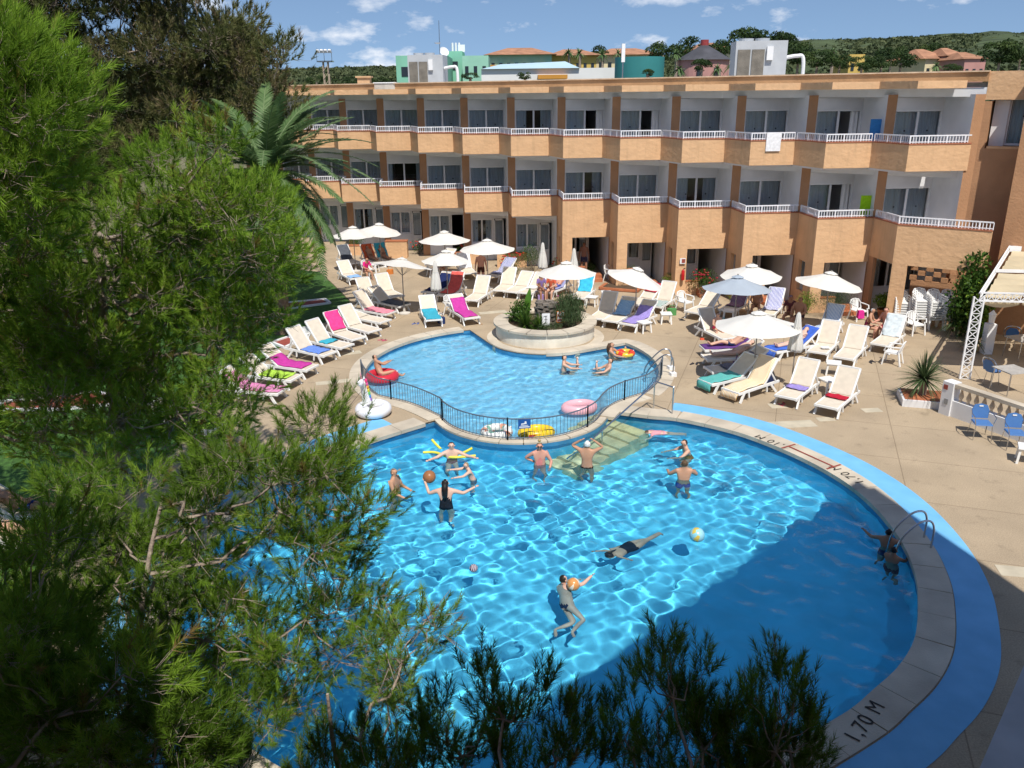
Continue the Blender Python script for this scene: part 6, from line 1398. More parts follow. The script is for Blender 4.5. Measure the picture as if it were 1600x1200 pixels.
# leafy shrubs
def shrub(p, rx, h, label, m=None, n=900, leaf=0.05, flowers=None, nf=22, group=None, name='shrub', upright=0.0, z0=0.0, pot=None):
    t = thing(name, label, 'shrub', (p.x, p.y, z0), rng.uniform(0, 6), group); K = 9
    cc = unit(rng.normal(size=(K, 3))) * np.array([rx * 0.5, rx * 0.5, h * 0.24]) + [0, 0, h * 0.55]; ci = rng.integers(0, K, n)
    P = cc[ci] + unit(rng.normal(size=(n, 3))) * (rng.random((n, 1)) ** 0.4) * np.array([rx * 0.58, rx * 0.58, h * 0.34]); P[:, 2] = np.clip(P[:, 2], 0.04, None)
    d = unit(rng.normal(size=(n, 3)) + [0, 0, 0.5 + upright * 3]); s_ = unit(np.cross(d, rng.normal(size=(n, 3)))); L = leaf * rng.uniform(0.7, 1.4, (n, 1)) * (1 + upright * 1.5); W = leaf * (0.34 if not upright else 0.10)
    V = np.stack([P, P + d * L * 0.5 + s_ * W, P + d * L, P + d * L * 0.5 - s_ * W], 1).reshape(-1, 3); q = np.arange(n)[:, None, None] * 4; T = (q + np.array([(0, 1, 2), (0, 2, 3)])[None]).reshape(-1, 3)
    fast_mesh('foliage', V, T, m or M_leaf, np.repeat(np.clip(rng.normal(0.5, 0.22, n), 0, 1), 4), t)
    st = np.zeros((K, 3)); v, tr_ = twigs(st + rng.normal(0, rx * 0.1, (K, 3)) * [1, 1, 0], cc, np.full(K, 0.018), np.full(K, 0.006)); fast_mesh('stem', v, tr_, M_bark, None, t)
    if flowers:
        i = rng.choice(np.argsort(-(P[:, 2] - P[:, 1] * 0.4))[:n // 2], nf, replace=False); b = MB()
        fl = None
        for c in P[i]:
            if fl is None: fl = MB().sphere((0, 0, 0), 0.055, 8, (1, 1, 0.7)).build('flower', flowers, t); o = fl
            else: o = fl.copy(); col.objects.link(o)
            o.location = tuple(c + [0, 0, 0.02])
    if pot: MB().lathe([(0.0, 0), (pot * 0.75, 0), (pot, 0.34), (pot * 1.05, 0.36), (pot * 0.9, 0.36), (pot * 0.85, 0.3), (0, 0.3)], (0, 0, -z0), 16).build('pot', M_terra, t)
    return t
HG = 'shrubs along the hotel'
shrub(G(803, 428), 0.75, 1.25, 'shrub with bright red flowers beside the striped towel', flowers=M_flower, nf=40, n=1500, group=HG)
shrub(G(832, 424), 0.75, 1.45, 'dense dark green shrub beside the folded parasol', n=1600, group=HG)
shrub(G(875, 425), 0.55, 0.85, 'shrub with orange flowers near the porch with blue cloth', M_leafy, flowers=M_flower, nf=14, group=HG)
shrub(G(917, 428), 0.5, 0.8, 'low green shrub before the first porch', n=800, group=HG)
shrub(G(975, 446), 0.85, 1.0, 'yellow green shrub in the brick edged bed', M_leafy, n=1700, group=HG)
shrub(G(1050, 455), 0.6, 0.85, 'bright yellow green bush at an ochre pier', M_leafy, n=1300, group=HG)
shrub(G(1098, 465), 0.8, 1.25, 'rose bush with dark red flowers before a porch', flowers=M_flower2, nf=30, n=1700, group=HG)
shrub(G(1150, 470), 0.6, 0.7, 'green shrub half hidden under the grey parasol', M_leafy, n=900, group=HG)
shrub(G(1258, 490), 0.5, 0.9, 'leafy green plant between two porches', M_leafy, n=900, group=HG)
shrub(G(1306, 497), 1.0, 1.15, 'clipped round grey green bush by the white parasol', M_leafg, n=4200, leaf=0.045, upright=0.25, group=HG)
shrub(G(1381, 496), 0.52, 0.75, 'yellow green plant in a terracotta pot beside the chair stacks', M_leafy, n=1000, leaf=0.08, z0=0.3, pot=0.3, group=HG)
shrub(G(560, 392), 0.7, 1.0, 'green shrubs behind the left parasols', n=1200, group=HG)
shrub(G(655, 397), 0.5, 0.9, 'small flowering shrub behind the stacked towels', flowers=M_flower, nf=10, n=800, group=HG)
shrub(G(725, 405), 0.6, 1.0, 'red flowered shrub under the parasol by the hotel rooms', flowers=M_flower, nf=16, n=900, group=HG)
shrub(G(1128, 440), 0.5, 1.5, 'tall oleander behind the cream parasol', n=1100, flowers=M_flower2, nf=8, group=HG)
bp = G(970, 452); t = thing('brick_bed', 'low brick edged flower bed by the hotel porches', 'flower bed', (bp.x, bp.y, 0), -0.4)
for a, b_ in (((-0.9, -0.45), (0.9, -0.45)), ((-0.9, -0.45), (-0.9, 0.6)), ((0.9, -0.45), (0.9, 0.6))): MB().bar((*a, 0.08), (*b_, 0.08), 0.16, 0.10).build('edging', M_terra, t)
MB().box((0, 0.07, 0.05), (1.7, 0.95, 0.1)).build('soil', M_soil, t)
# sword leaved plants
def yucca(p, h, rad, label, n=150, z0=0.0, stem=0.3, m=None, name='yucca'):
    t = thing(name, label, 'plant', (p.x, p.y, z0)); MB().tube([(0, 0, 0), (0.02, 0, stem)], [0.12, 0.10], 10).build('stem', M_bark, t)
    az = rng.uniform(0, 6.283, n); el = rng.uniform(-0.35, 1.5, n); L = rad * rng.uniform(0.75, 1.1, n); parts = []; K = 5
    d = np.stack([np.cos(az) * np.cos(el), np.sin(az) * np.cos(el), np.sin(el)], 1); side = np.stack([-np.sin(az), np.cos(az), 0 * az], 1); o = np.array([0, 0, stem]); rows = []
    for k in range(K + 1):
        f = k / K; c = o + d * (L * f)[:, None]; c[:, 2] -= 0.28 * L * f ** 2 * np.cos(el); w = 0.018 * (1 - f ** 2) + 0.001; rows += [c - side * w, c + side * w]
    V = np.stack(rows, 1).reshape(-1, 3); T = []
    for k in range(K): T += [(2 * k, 2 * k + 1, 2 * k + 3), (2 * k, 2 * k + 3, 2 * k + 2)]
    T = (np.arange(n)[:, None, None] * (2 * K + 2) + np.array(T)[None]).reshape(-1, 3); fast_mesh('leaves', V, T, m or M_leafg, np.repeat(rng.uniform(0.2, 1, n), 2 * K + 2), t); return t
yp = G(1437, 628); t = thing('yucca_planter', 'low white planter box with terracotta tiles beside the terrace wall', 'planter', (yp.x, yp.y, 0), -0.28)
MB().box((0.1, 0, 0.11), (1.35, 1.1, 0.22)).build('box', M_wall, t)
for i in range(4):
    for j in range(3): MB().box((-0.36 + 0.305 * i, -0.33 + 0.33 * j, 0.228), (0.295, 0.32, 0.02)).build('tile', M_terra, t)
yucca(yp + V3((0.05, 0.05, 0)), 1.5, 0.95, 'spiky yucca ball growing in the white planter', 240, 0.22, 0.5)
yucca(G(1490, 525), 1.8, 1.0, 'large spiky plant before the pergola column', 240, 0, 0.6)
yucca(G(1520, 548), 1.8, 0.7, 'smaller spiky plant in the shade of the wall', 150, 0, 0.4)
bt = G(1503, 527); shrub(bt, 0.8, 3.1, 'tall dark leafy plant against the shaded hotel wall', n=2600, leaf=0.16, name='tall_plant')
shrub(bt + V3((0.1, -0.5, 0)), 0.6, 2.0, 'bright big leaved plant in front of the dark one', M_leafy, n=900, leaf=0.15, name='tall_plant')
# planting on the island
ic = V3((IC.x, IC.y + 0.35, 0))
yucca(ic + V3((-0.75, -0.55, 0)), 0.9, 0.75, 'strap leaved clump at the left of the round planter', 190, 0.44, 0.08, M_leaf)
yucca(ic + V3((-0.25, -0.85, 0)), 0.8, 0.6, 'strap leaved clump before the stone pillar in the planter', 140, 0.44, 0.05, M_leaf)
shrub(ic + V3((0.75, -0.15, 0)), 0.85, 1.15, 'feathery upright bush at the right of the round planter', M_leafg, n=2600, leaf=0.10, upright=0.6, z0=0.43)
shrub(ic + V3((0.15, -1.05, 0)), 0.5, 0.32, 'low grey cushion plant in the round planter', M_leafg, n=900, leaf=0.04, z0=0.43)
shrub(ic + V3((0.35, 0.75, 0)), 0.5, 0.9, 'pink flowering bush behind the planter signs', n=800, flowers=mat('pink_petals', (0.6, 0.12, 0.3), 0.6), nf=12, z0=0.43)
shrub(ic + V3((-0.9, 0.2, 0)), 0.6, 0.85, 'leafy green bush beside the banana plant in the planter', M_leaf, n=1100, leaf=0.09, z0=0.43)
shrub(ic + V3((1.0, -0.6, 0)), 0.5, 0.7, 'upright green bush at the planter rim beside the notices', M_leafg, n=1200, leaf=0.09, upright=0.5, z0=0.43)
t = thing('banana_plant', 'young banana plant with broad upright leaves in the planter', 'plant', (ic.x - 0.75, ic.y + 0.35, 0.44))
def broad(L, W, az, el, bend):
    v = []; K = 9
    for k in range(K + 1):
        f = k / K; e = el - bend * f; x = sum(math.cos(el - bend * q / K) for q in range(k)) * L / K; z = sum(math.sin(el - bend * q / K) for q in range(k)) * L / K; w = W * math.sin(math.pi * min(1, 0.08 + 0.95 * f)) ** 0.6 * (1 if f > 0.18 else 0.15)
        for s_ in (-1, 0, 1): v.append(Matrix.Rotation(az, 3, 'Z') @ V3((x, s_ * w, z + (0.06 * W if s_ else 0))))
    return MB().add(v, [(3 * k + s_, 3 * k + s_ + 1, 3 * k + s_ + 4, 3 * k + s_ + 3) for k in range(K) for s_ in (0, 1)])
M_ban = mat('banana_leaf', (0.10, 0.24, 0.03), 0.4, 0.2, 4, trans=0.3)
for L, W, az, el, bd_ in ((1.35, 0.17, 0.9, 1.45, 0.25), (1.0, 0.16, 3.2, 0.75, 0.9), (0.95, 0.16, -0.4, 0.8, 0.9), (0.9, 0.14, 4.5, 0.7, 0.9), (0.8, 0.13, 2.0, 1.0, 0.8)): broad(L, W, az, el, bd_).build('leaf', M_ban, t, smooth='all', clean=False)
t = thing('stone_pillar', 'squat pillar of stacked flat stones in the round planter', 'pillar', (ic.x + 0.0, ic.y - 0.25, 0.43)); M_rock = mat('pillar_stone', (0.20, 0.17, 0.14), 0.9, 0.35, 5, 0.5, 20)
for k in range(11):
    for j in range(5):
        a = j * 1.2566 + k * 0.6; MB().box((0.25 * math.cos(a), 0.25 * math.sin(a), 0.05 + 0.086 * k), (rng.uniform(0.24, 0.36), rng.uniform(0.24, 0.34), 0.08), a + rng.uniform(-0.2, 0.2)).build('stone', M_rock, t)
def board(px, py, w, h, label, plate, sym):
    p = G(px, py, 0.85); p = V3((p.x, p.y, 0)); t = thing('notice_board', label, 'sign', (p.x, p.y, 0.43), 0.05)
    MB().tube([(0, 0.02, 0), (0, 0.02, 0.5)], 0.015, 6).build('post', M_steel, t); MB().box((0, 0, 0.42), (w, 0.015, h)).build('plate', plate, t); return t
t = board(853, 499, 0.30, 0.46, 'white notice with a black shower pictogram in the planter', M_white, 0)
b = MB(); b.bar((0, -0.011, 0.30), (0, -0.011, 0.55), 0.025, 0.006); b.bar((-0.08, -0.011, 0.54), (0.05, -0.011, 0.56), 0.025, 0.006); b.bar((-0.06, -0.011, 0.42), (0.06, -0.011, 0.42), 0.02, 0.006); b.build('pictogram', M_black, t)
M_or = mat('notice_orange', (0.70, 0.22, 0.04), 0.5, 0.05, 4)
t = board(876, 495, 0.32, 0.46, 'orange framed prohibition notice in the planter', M_or, 0); MB().box((0, -0.011, 0.43), (0.26, 0.006, 0.38)).build('panel', M_white, t)
o = MB().torus((0, 0, 0), 0.09, 0.014, 20, 6).build('prohibition_ring', mat('ring_red', (0.55, 0.02, 0.02), 0.5), t); o.rotation_euler = (R(90), 0, 0); o.location = (0, -0.018, 0.50)
b = MB(); b.bar((-0.05, -0.016, 0.46), (0.05, -0.016, 0.54), 0.02, 0.006); b.box((0, -0.016, 0.30), (0.2, 0.006, 0.06)); b.build('pictogram', mat('ring_red', (0.5, 0.02, 0.02)), t)
# ------------------------------------------------------------------ beyond the hotel roof: hills, woods, houses
def yh(x): return 144.4 - 0.0115 * (x - 800)
ridge = [(-1200, 112), (-300, 112), (440, 108), (620, 103), (720, 102), (900, 98), (1050, 90), (1180, 74), (1240, 63), (1330, 61), (1400, 58), (1500, 53), (1600, 51), (1900, 60), (2600, 85)]
rows_ = [(110, 0.0), (220, 0.06), (380, 0.22), (560, 0.5), (760, 0.8), (950, 1.0), (1300, 0.7), (2600, 0.1)]
xs_ = np.linspace(-1200, 2600, 140); ry = np.interp(xs_, [r[0] for r in ridge], [r[1] for r in ridge])
V = []; nx = len(xs_)
for d_, f_ in rows_:
    for x, y in zip(xs_, ry):
        q = AT(x, yh(x), d_); hgt_ = 9 + (yh(x) - y) / FPX * 950 * 0.86
        V.append((q.x, q.y, -0.5 + f_ * hgt_ * (1 + 0.05 * math.sin(x * 0.021 + d_) + 0.03 * math.sin(x * 0.07))))
T = []
for r_ in range(len(rows_) - 1):
    for k in range(nx - 1): a = r_ * nx + k; T += [(a, a + 1, a + nx + 1), (a, a + nx + 1, a + nx)]
hills = fast_mesh('hills', np.array(V), np.array(T), mat('hill_scrub', (0.055, 0.075, 0.028), 0.95, 0.45, 0.03, 0.5, 0.2, detail=10)); hills.data.shade_smooth(); struct(hills)
# woodland on the slopes: too many to count
def crown_soup(C, Rr, n, leaf):
    N = len(C); ci = np.repeat(np.arange(N), n); S = N * n; o = unit(rng.normal(size=(S, 3))); o[:, 2] = np.abs(o[:, 2]) * 0.95 - 0.15
    P = C[ci] + o * Rr[ci][:, None] * np.array([1, 1, 0.8]) * rng.uniform(0.7, 1.05, (S, 1)); d = unit(o + rng.normal(0, 0.5, (S, 3))); s_ = unit(np.cross(d, rng.normal(size=(S, 3)))); u_ = np.cross(d, s_); L = (leaf * Rr[ci] * rng.uniform(0.6, 1.3, S))[:, None]
    V = np.stack([P + s_ * L, P - s_ * L * 0.5 + u_ * L * 0.8, P - s_ * L * 0.5 - u_ * L * 0.8], 1).reshape(-1, 3); return V, np.arange(S * 3).reshape(-1, 3), np.repeat(np.clip(rng.normal(0.45, 0.22, N)[ci] + 0.25 * o[:, 2] + rng.normal(0, 0.1, S), 0, 1), 3)  # tint: random part plus a rise towards the crown top
N = 5200; px_ = rng.uniform(-100, 1750, N); dd_ = rng.uniform(230, 960, N) ; C = []
for x, d_ in zip(px_, dd_):
    q = AT(x, yh(x), d_); y = np.interp(x, [r[0] for r in ridge], [r[1] for r in ridge]); f_ = np.interp(d_, [r[0] for r in rows_], [r[1] for r in rows_]); C.append((q.x, q.y, -0.5 + f_ * (9 + (yh(x) - y) / FPX * 950 * 0.86) - 0.6))
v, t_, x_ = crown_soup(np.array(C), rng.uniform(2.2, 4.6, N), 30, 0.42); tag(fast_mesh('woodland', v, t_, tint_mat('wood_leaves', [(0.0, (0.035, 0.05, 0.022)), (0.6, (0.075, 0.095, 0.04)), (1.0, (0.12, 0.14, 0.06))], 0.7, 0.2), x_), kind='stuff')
# single trees between the houses
FT = ['dark pine just right of the teal tank', 'tallest dark pine of the group left of the round pink house', 'dark pine behind the slate cone roof', 'large dark pine behind the right cooling unit', 'dark pine rising right of the right cooling unit', 'bushy tree beside the white cooling pipe', 'bushy olive tree a little right of the white cooling pipe', 'low bushy tree left of the ochre yellow house', 'bushy tree right below the ochre yellow house', 'bushy tree between the yellow and the cream house', 'bushy tree touching the left side of the cream house', 'darker tree on the slope above the cream house, left one', 'darker tree on the slope directly above the cream house', 'small bush before the pink stepped house', 'tall dark tree right of the pink houses', 'dark tree above the hotel wing parapet', 'dark tree at the far end above the hotel wing', 'small dark tree between two orange roofs', 'green bush left of the pale blue roof', 'green bush in front of the pale blue roof', 'small conifer before the teal tank', 'grey green tree before the round pink house', 'bush left of the floodlight mast', 'bush right of the floodlight mast', 'bush left of the square roof chimney']
FPL = ['palm before the yellow block, right one', 'palm before the yellow block, left one', 'palm before the low orange roofed houses', 'palm beside the teal tank', 'tall palm between tank and round pink house', 'low palm under the tall one by the round pink house', 'low spreading palm left of the right cooling unit', 'low palm before the round pink house', 'palm between the cream and the pink house', 'palm on the slope behind the white pipe']
def far_tree(px, py_top, py_base, Y, w, label, group='trees beyond the hotel roof', palm=False):
    top, bse = AT(px, py_top, Y), AT(px, py_base, Y); h = top.z - bse.z; t = thing('broadleaf_tree' if not palm else 'palm_tree', label, 'tree' if not palm else 'palm', (bse.x, bse.y, min(bse.z, 0.0)), 0, group); zb = bse.z - min(bse.z, 0.0)
    R_ = w / 2 / FPX * Y
    if palm:
        MB().tube([(0, 0, 0), (0.1, 0, zb + h * 0.8)], [0.25, 0.18], 7).build('trunk', M_bark, t)
        n = 40; az = rng.uniform(0, 6.28, n); el = rng.uniform(-0.5, 1.2, n); parts = []
        for a, e in zip(az, el):
            s_ = np.linspace(0, 1, 6); P = np.stack([np.cos(a) * np.cos(e) * s_ * R_, np.sin(a) * np.cos(e) * s_ * R_, np.sin(e) * s_ * R_ - 0.6 * R_ * s_ ** 2 * math.cos(e) + zb + h * 0.8], 1); w_ = np.array([-math.sin(a), math.cos(a), 0]) * R_ * 0.09
            Vv = np.concatenate([np.stack([P - w_ * (1 - s_[:, None] ** 2), P + w_ * (1 - s_[:, None] ** 2)], 1).reshape(-1, 3)]); parts.append((Vv, np.array([q for k in range(5) for q in ((2 * k, 2 * k + 1, 2 * k + 3), (2 * k, 2 * k + 3, 2 * k + 2))]), np.full(12, rng.uniform(0, 1))))
        v, tt, x = join(parts); fast_mesh('crown', v, tt, M_palm, x, t); return
    MB().tube([(0, 0, 0), (0, 0, zb + h * 0.55)], [0.22, 0.12], 7).build('trunk', M_bark, t)
    K = 16; c = unit(rng.normal(size=(K, 3))) * np.array([R_ * 0.62, R_ * 0.62, h * 0.26]) + [0, 0, zb + h * 0.62]; v, tt, x = crown_soup(c, np.full(K, min(R_, h * 0.5) * 0.52), 130, 0.14); fast_mesh('crown', v, tt, M_tree, x, t)
for k, (px, a, b_, Y, w) in enumerate(((1035, 66, 112, 120, 62), (1075, 58, 112, 125, 70), (1115, 62, 112, 130, 55), (1165, 44, 116, 110, 75), (1215, 50, 116, 112, 60), (1245, 66, 118, 95, 50), (1275, 76, 118, 90, 60), (1310, 82, 120, 88, 56), (1345, 88, 120, 84, 50), (1375, 84, 120, 86, 52), (1405, 80, 120, 90, 50), (1390, 70, 112, 140, 52), (1450, 68, 108, 150, 60), (1485, 100, 122, 84, 36), (1558, 62, 118, 100, 62), (1590, 72, 118, 100, 60), (1625, 66, 118, 100, 62), (935, 70, 108, 180, 34), (735, 113, 130, 78, 34), (820, 112, 130, 76, 30), (1012, 108, 126, 60, 20), (1095, 92, 122, 70, 34), (496, 118, 142, 90, 40), (540, 120, 142, 95, 44), (590, 116, 142, 100, 46))):
    far_tree(px, a, b_, Y, w, FT[k])
for k, (px, a, b_, Y, w) in enumerate(((905, 78, 105, 120, 26), (888, 76, 104, 125, 24), (940, 80, 106, 115, 26), (965, 78, 106, 118, 22), (1055, 78, 110, 90, 26), (1060, 104, 122, 66, 30), (1145, 96, 122, 62, 36), (1120, 104, 122, 62, 26), (1460, 98, 120, 80, 24), (1298, 72, 110, 110, 20))): far_tree(px, a, b_, Y, w, FPL[k], 'palms beyond the hotel roof', True)
# houses
def dark_windows(t, wall, W, H, cols, rows, fy, m, w=0.9, h=1.2, z0=1.0):
    for r_ in range(rows):
        for c in range(cols):
            x = -W / 2 + W * (c + 0.5) / cols; z = z0 + r_ * (H - z0) / rows + 0.4
            o = MB().box((x, fy - 0.02, z + h / 2), (w, 0.10, h)).build('window', m, t)
M_win = mat('far_window', (0.03, 0.04, 0.05), 0.2, 0.1, 3)
M_tileroof = mat('orange_roof_tiles', (0.38, 0.19, 0.11), 0.9, 0.25, 0.8, 0.5, 3)
def hip_roof(t, W, D, z, rise, ov, m, ridge_f=0.4):
    a, b_ = W / 2 + ov, D / 2 + ov; r_ = W / 2 * ridge_f
    MB().add([(-a, -b_, z), (a, -b_, z), (a, b_, z), (-a, b_, z), (-r_, 0, z + rise), (r_, 0, z + rise)], [(0, 1, 5, 4), (1, 2, 5), (2, 3, 4, 5), (3, 0, 4), (3, 2, 1, 0)]).build('roof', m, t)
def building(px0, px1, py_top, Y, label, m, depth=10, rz=0.0, cols=4, rows=2, roof=None, balc=None, name='house', z_below=0):
    a, b_ = AT(px0, py_top, Y), AT(px1, py_top, Y); W = (b_ - a).length; H = a.z; c = (a + b_) / 2
    t = thing(name, label, 'building', (c.x, c.y + depth / 2, 0), rz); MB().box((0, 0, H / 2), (W, depth, H)).build('wall', m, t)
    dark_windows(t, None, W, H, cols, rows, -depth / 2, M_win, min(1.1, W / cols * 0.4), 1.2, H - rows * 3.0 if rows * 3.0 < H else 0.6)
    if roof: hip_roof(t, W, depth, H + 0.003, roof[0], roof[1], roof[2])
    if balc:
        for r_ in range(rows):
            for c_ in range(0, cols, 2):
                x = -W / 2 + W * (c_ + 0.5) / cols; z = H - rows * 3.0 + r_ * 3.0 + 0.4; MB().box((x, -depth / 2 - 0.55, z + 0.35), (W / cols * 1.15, 1.1, 1.0)).build('balcony', balc, t)
    return t, W, H
M_mint = mat('mint_render', (0.22, 0.50, 0.36), 0.9, 0.08, 0.5); M_mint2 = mat('pale_mint_render', (0.30, 0.55, 0.42), 0.9, 0.08, 0.5); M_yel = mat('yellow_render', (0.60, 0.42, 0.12), 0.9, 0.08, 0.5); M_orb = mat('orange_balcony', (0.55, 0.26, 0.05), 0.9, 0.08, 0.5); M_cream = mat('cream_render', (0.70, 0.60, 0.38), 0.9, 0.08, 0.5); M_pnk = mat('pink_render', (0.48, 0.25, 0.22), 0.9, 0.1, 0.5)
t, W, H = building(618, 698, 87, 118, 'mint green apartment block with small windows', M_mint, 12, 0.0, 3, 3, name='apartment_block')
t2, W2, H2 = building(722, 763, 87, 126, 'pale mint apartment block with tall narrow windows', M_mint2, 12, 0.0, 3, 2, name='apartment_block')
tw, W3, H3 = building(698, 722, 80, 130, 'mint stair tower carrying white roof antennas', M_mint, 8, 0, 1, 3, name='stair_tower')
for dx in (-0.5, 0.0, 0.5): MB().lathe([(0.16, 0), (0.16, 1.3), (0, 1.35)], (dx, 0, H3), 8).build('antenna_drum', M_white, tw)
MB().box((0.9, -1, H3 + 0.5), (1.0, 0.6, 1.0)).build('equipment_box', M_white, tw)
p = AT(689, 128, 55); q = AT(688, 32, 55); t = thing('radio_mast', 'thin radio mast with a small dish on the hotel roof', 'mast', (p.x, p.y, 9.17)); MB().tube([(0, 0, 0), (0, 0, q.z - 9.17)], 0.025, 6).build('pole', M_steel, t); MB().lathe([(0, 0), (0.16, 0.03), (0.2, 0.08)], (-0.12, 0, q.z - 10.5), 12).build('small_dish', M_white, t)
p = AT(693, 82, 100); t = thing('satellite_dish', 'large white satellite dish beside the mint block', 'satellite dish', (p.x, p.y, p.z), 0.5); o = MB().lathe([(0, 0), (0.33, 0.07), (0.55, 0.22)], (0, 0, 0), 18).build('dish', M_white, t, smooth=True); o.rotation_euler = (R(60), 0, 0); MB().tube([(0, 0.2, -6), (0, 0.2, 0)], 0.12, 6).build('mast', M_steel, t)
building(764, 862, 86, 165, 'mint and ochre holiday block under an orange tiled roof', M_mint2, 14, 0, 8, 2, (1.5, 1.0, M_tileroof), M_orb, 'apartment_block')
building(862, 932, 87, 170, 'yellow holiday block under a red tiled roof', M_yel, 14, 0, 6, 2, (1.4, 1.0, M_tileroof), None, 'apartment_block')
building(932, 1030, 86, 178, 'low orange roofed houses behind the palms', M_cream, 14, 0, 7, 1, (1.5, 1.0, M_tileroof))
building(1092, 1142, 78, 150, 'orange roofed house between the pine groups', M_cream, 12, 0, 4, 1, (1.4, 1.0, M_tileroof))
t, W, H = building(752, 965, 108, 82, 'long white building with a pale blue gabled roof and orange awning', mat('white_far', (0.72, 0.72, 0.70), 0.9, 0.05, 0.5), 10, 0, 9, 1, None, None, 'white_building')
MB().add([(-W * 0.5, -5.3, H), (W * 0.22, -5.3, H), (W * 0.22, 5.3, H), (-W * 0.5, 5.3, H), (-W * 0.36, 0, H + 0.55), (W * 0.14, 0, H + 0.75)], [(0, 1, 5, 4), (3, 4, 5, 2), (1, 2, 5), (0, 4, 3)]).build('roof', mat('pale_blue_roof', (0.45, 0.60, 0.66), 0.6, 0.05, 0.5), t)
MB().box((W * 0.02, -5.6, H - 0.75), (2.7, 1.3, 0.35)).build('awning', M_orb, t)
p0, p1 = AT(966, 88, 76), AT(1045, 88, 76); rr = (p1 - p0).length / 2; c = (p0 + p1) / 2; t = thing('round_tank', 'teal green round water tank', 'tank', (c.x, c.y + rr, 0)); MB().lathe([(rr, 0), (rr, c.z), (rr - 0.25, c.z), (0, c.z - 0.2)], (0, 0, 0), 40).build('drum', mat('teal_paint', (0.04, 0.22, 0.22), 0.7, 0.12, 0.4), t, smooth=True)
p0, p1 = AT(1066, 92, 88), AT(1152, 92, 88); rr = (p1 - p0).length / 2; c = (p0 + p1) / 2; t = thing('round_house', 'round pink house with a dark conical roof', 'building', (c.x, c.y + rr, 0)); MB().lathe([(rr * 0.95, 0), (rr * 0.95, c.z)], (0, 0, 0), 32).build('wall', M_pnk, t); ap = AT(1118, 68, 88).z
MB().lathe([(rr * 1.05, c.z - 0.05), (rr * 0.12, ap), (0, ap)], (0, 0, 0), 32).build('roof', mat('slate_roof', (0.07, 0.07, 0.08), 0.8, 0.2, 1), t); MB().lathe([(rr * 0.15, ap - 0.1), (rr * 0.15, ap + 0.5), (0, ap + 0.5)], (0, 0, 0), 12).build('lantern', mat('red_lantern', (0.3, 0.05, 0.05), 0.8), t)
for a in (-0.35, 0.3): MB().box((rr * 0.95 * math.sin(a), -rr * 0.95 * math.cos(a), c.z - 1.4), (0.45, 0.3, 1.2)).build('window', M_win, t)
building(1328, 1352, 85, 150, 'small ochre yellow house among the trees', M_yel, 8, 0, 2, 1)
building(1436, 1474, 92, 140, 'cream house with a low red roof among the trees', M_cream, 9, 0.2, 3, 2, (1.6, 0.5, M_tileroof))
building(1482, 1508, 87, 138, 'pink stepped house with white chimneys', M_pnk, 9, 0, 2, 2, (1.3, 0.3, M_tileroof)); building(1508, 1541, 92, 132, 'lower pink house with arched terrace', M_pnk, 9, 0, 3, 2, (1.1, 0.3, M_tileroof))
# plant on the hotel roof
def ac_unit(px0, px1, py_t, Y, label):
    a, b_ = AT(px0, py_t, Y), AT(px1, py_t, Y); W = (b_ - a).length; H = a.z - 9.17; c = (a + b_) / 2
    t = thing('cooling_unit', label, 'cooling unit', (c.x, c.y + 0.8, 9.17), -0.1, 'cooling units on the hotel roof'); M_g = mat('unit_grey', (0.48, 0.50, 0.52), 0.5, 0.06, 2)
    MB().box((0, 0, H / 2), (W, 1.7, H)).build('casing', M_g, t)
    for s_ in (-0.55, 0.0): 
        lv = MB().box((s_ * W * 0.5 - W * 0.06, -0.87, H * 0.45), (W * 0.24, 0.06, H * 0.72)).build('louvre_panel', mat('louvre', (0.20, 0.18, 0.15), 0.7, 0.2, 3, 0.6, 30), t)
    MB().box((W * 0.16, -0.9, H * 0.72), (W * 0.12, 0.2, H * 0.3)).build('switch_box', M_white, t)
    for s_ in (-0.42, 0.1): MB().lathe([(W * 0.14, 0), (W * 0.15, 0.14), (W * 0.13, 0.14)], (s_ * W * 0.6, 0, H), 16).build('fan_shroud', M_g, t)
    pts = catmull3([(W * 0.5, -0.4, H * 0.62), (W * 0.72, -0.4, H * 0.66), (W * 0.86, -0.4, H * 0.6), (W * 0.88, -0.4, 0.0)]); MB().tube(pts, 0.09, 8).build('pipe', M_white, t, smooth=True); MB().tube([(W * 0.5, -0.5, 0.2), (W * 0.8, -0.5, 0.2)], 0.12, 8).build('lower_pipe', M_white, t)
ac_unit(638, 694, 86, 54, 'grey cooling unit with white pipes before the mint block'); ac_unit(1154, 1233, 64, 43, 'grey cooling unit with white pipes on the right of the hotel roof')
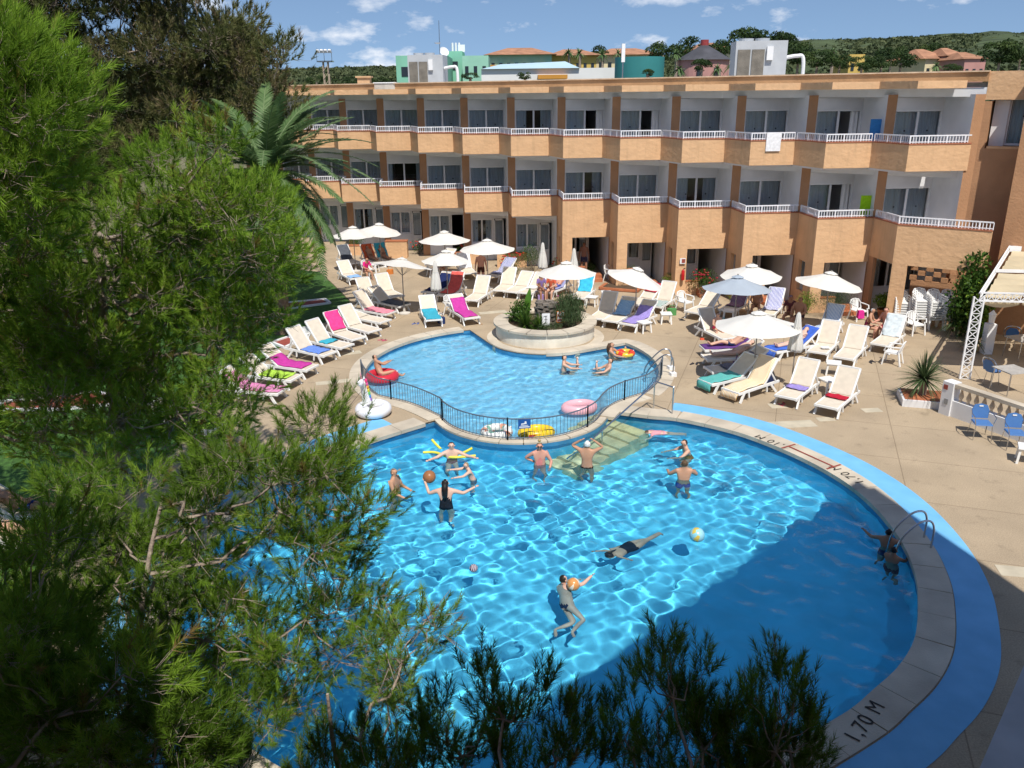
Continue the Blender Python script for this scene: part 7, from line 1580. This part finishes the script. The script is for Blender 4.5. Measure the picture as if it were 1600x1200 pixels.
p = AT(570, 134, 58); t = thing('roof_chimney', 'square ochre chimney with a flat cap on the hotel roof', 'chimney', (p.x, p.y, 9.17)); MB().box((0, 0, 0.42), (0.8, 0.8, 0.84)).build('shaft', M_och, t); MB().box((0, 0, 0.89), (1.0, 1.0, 0.1)).build('cap', M_och, t)
for px, w, hl in ((602, 1.2, 'low pale hatch box beside the square roof chimney'), (1312, 1.6, 'long pale hatch box right of the white pipe'), (855, 1.2, 'low pale hatch box before the pale blue roof')):
    p = AT(px, 118, 50 if px < 1000 else 42); t = thing('roof_hatch', hl, 'roof hatch', (p.x, p.y, 9.17), 0, 'hatches on the hotel roof'); MB().box((0, 0, 0.2), (w, 0.8, 0.4)).build('box', M_roof, t); MB().box((0, 0, 0.42), (w + 0.1, 0.9, 0.05)).build('lid', M_white, t)
p = HP(6) + nb * 0.1; t = thing('parapet_lamp', 'slim white floodlight post on the roof parapet', 'lamp', (p.x, p.y, 9.58)); MB().tube([(0, 0, 0), (0, 0, 0.75)], 0.03, 6).build('post', M_steel, t); MB().box((0, 0, 1.1), (0.16, 0.14, 0.8)).build('head', M_white, t)
p, q = AT(512, 140, 75), AT(512, 97, 75); t = thing('floodlight_mast', 'lattice floodlight mast with a row of lamps', 'floodlight', (p.x, p.y, 0)); h = q.z
b = MB()
for sx in (-1, 1):
    for sy in (-1, 1): b.bar((sx * 0.25, sy * 0.25, 0), (sx * 0.2, sy * 0.2, h), 0.07)
for k in range(int(h / 0.6)): b.bar((-0.25, -0.25, 0.6 * k), (0.25, -0.25, 0.6 * k + 0.6), 0.04)
b.build('mast', mat('mast_tan', (0.42, 0.33, 0.24), 0.7), t); MB().box((0, 0, h + 0.05), (1.3, 0.8, 0.1)).build('platform', M_steel, t)
b = MB(); [b.bar((sx * 0.63, -0.38, h), (sx * 0.63, -0.38, h + 0.95), 0.04) for sx in (-1, 0, 1)]; b.bar((-0.7, -0.38, h + 0.75), (0.7, -0.38, h + 0.75), 0.05); b.build('lamp_rail', M_steel, t)
for k in range(4): o = MB().box((0, 0, 0), (0.3, 0.2, 0.24), taper=0.7).build('lamp', M_white, t); o.location = (-0.5 + 0.33 * k, -0.45, h + 0.85); o.rotation_euler = (0.7, 0, 0)
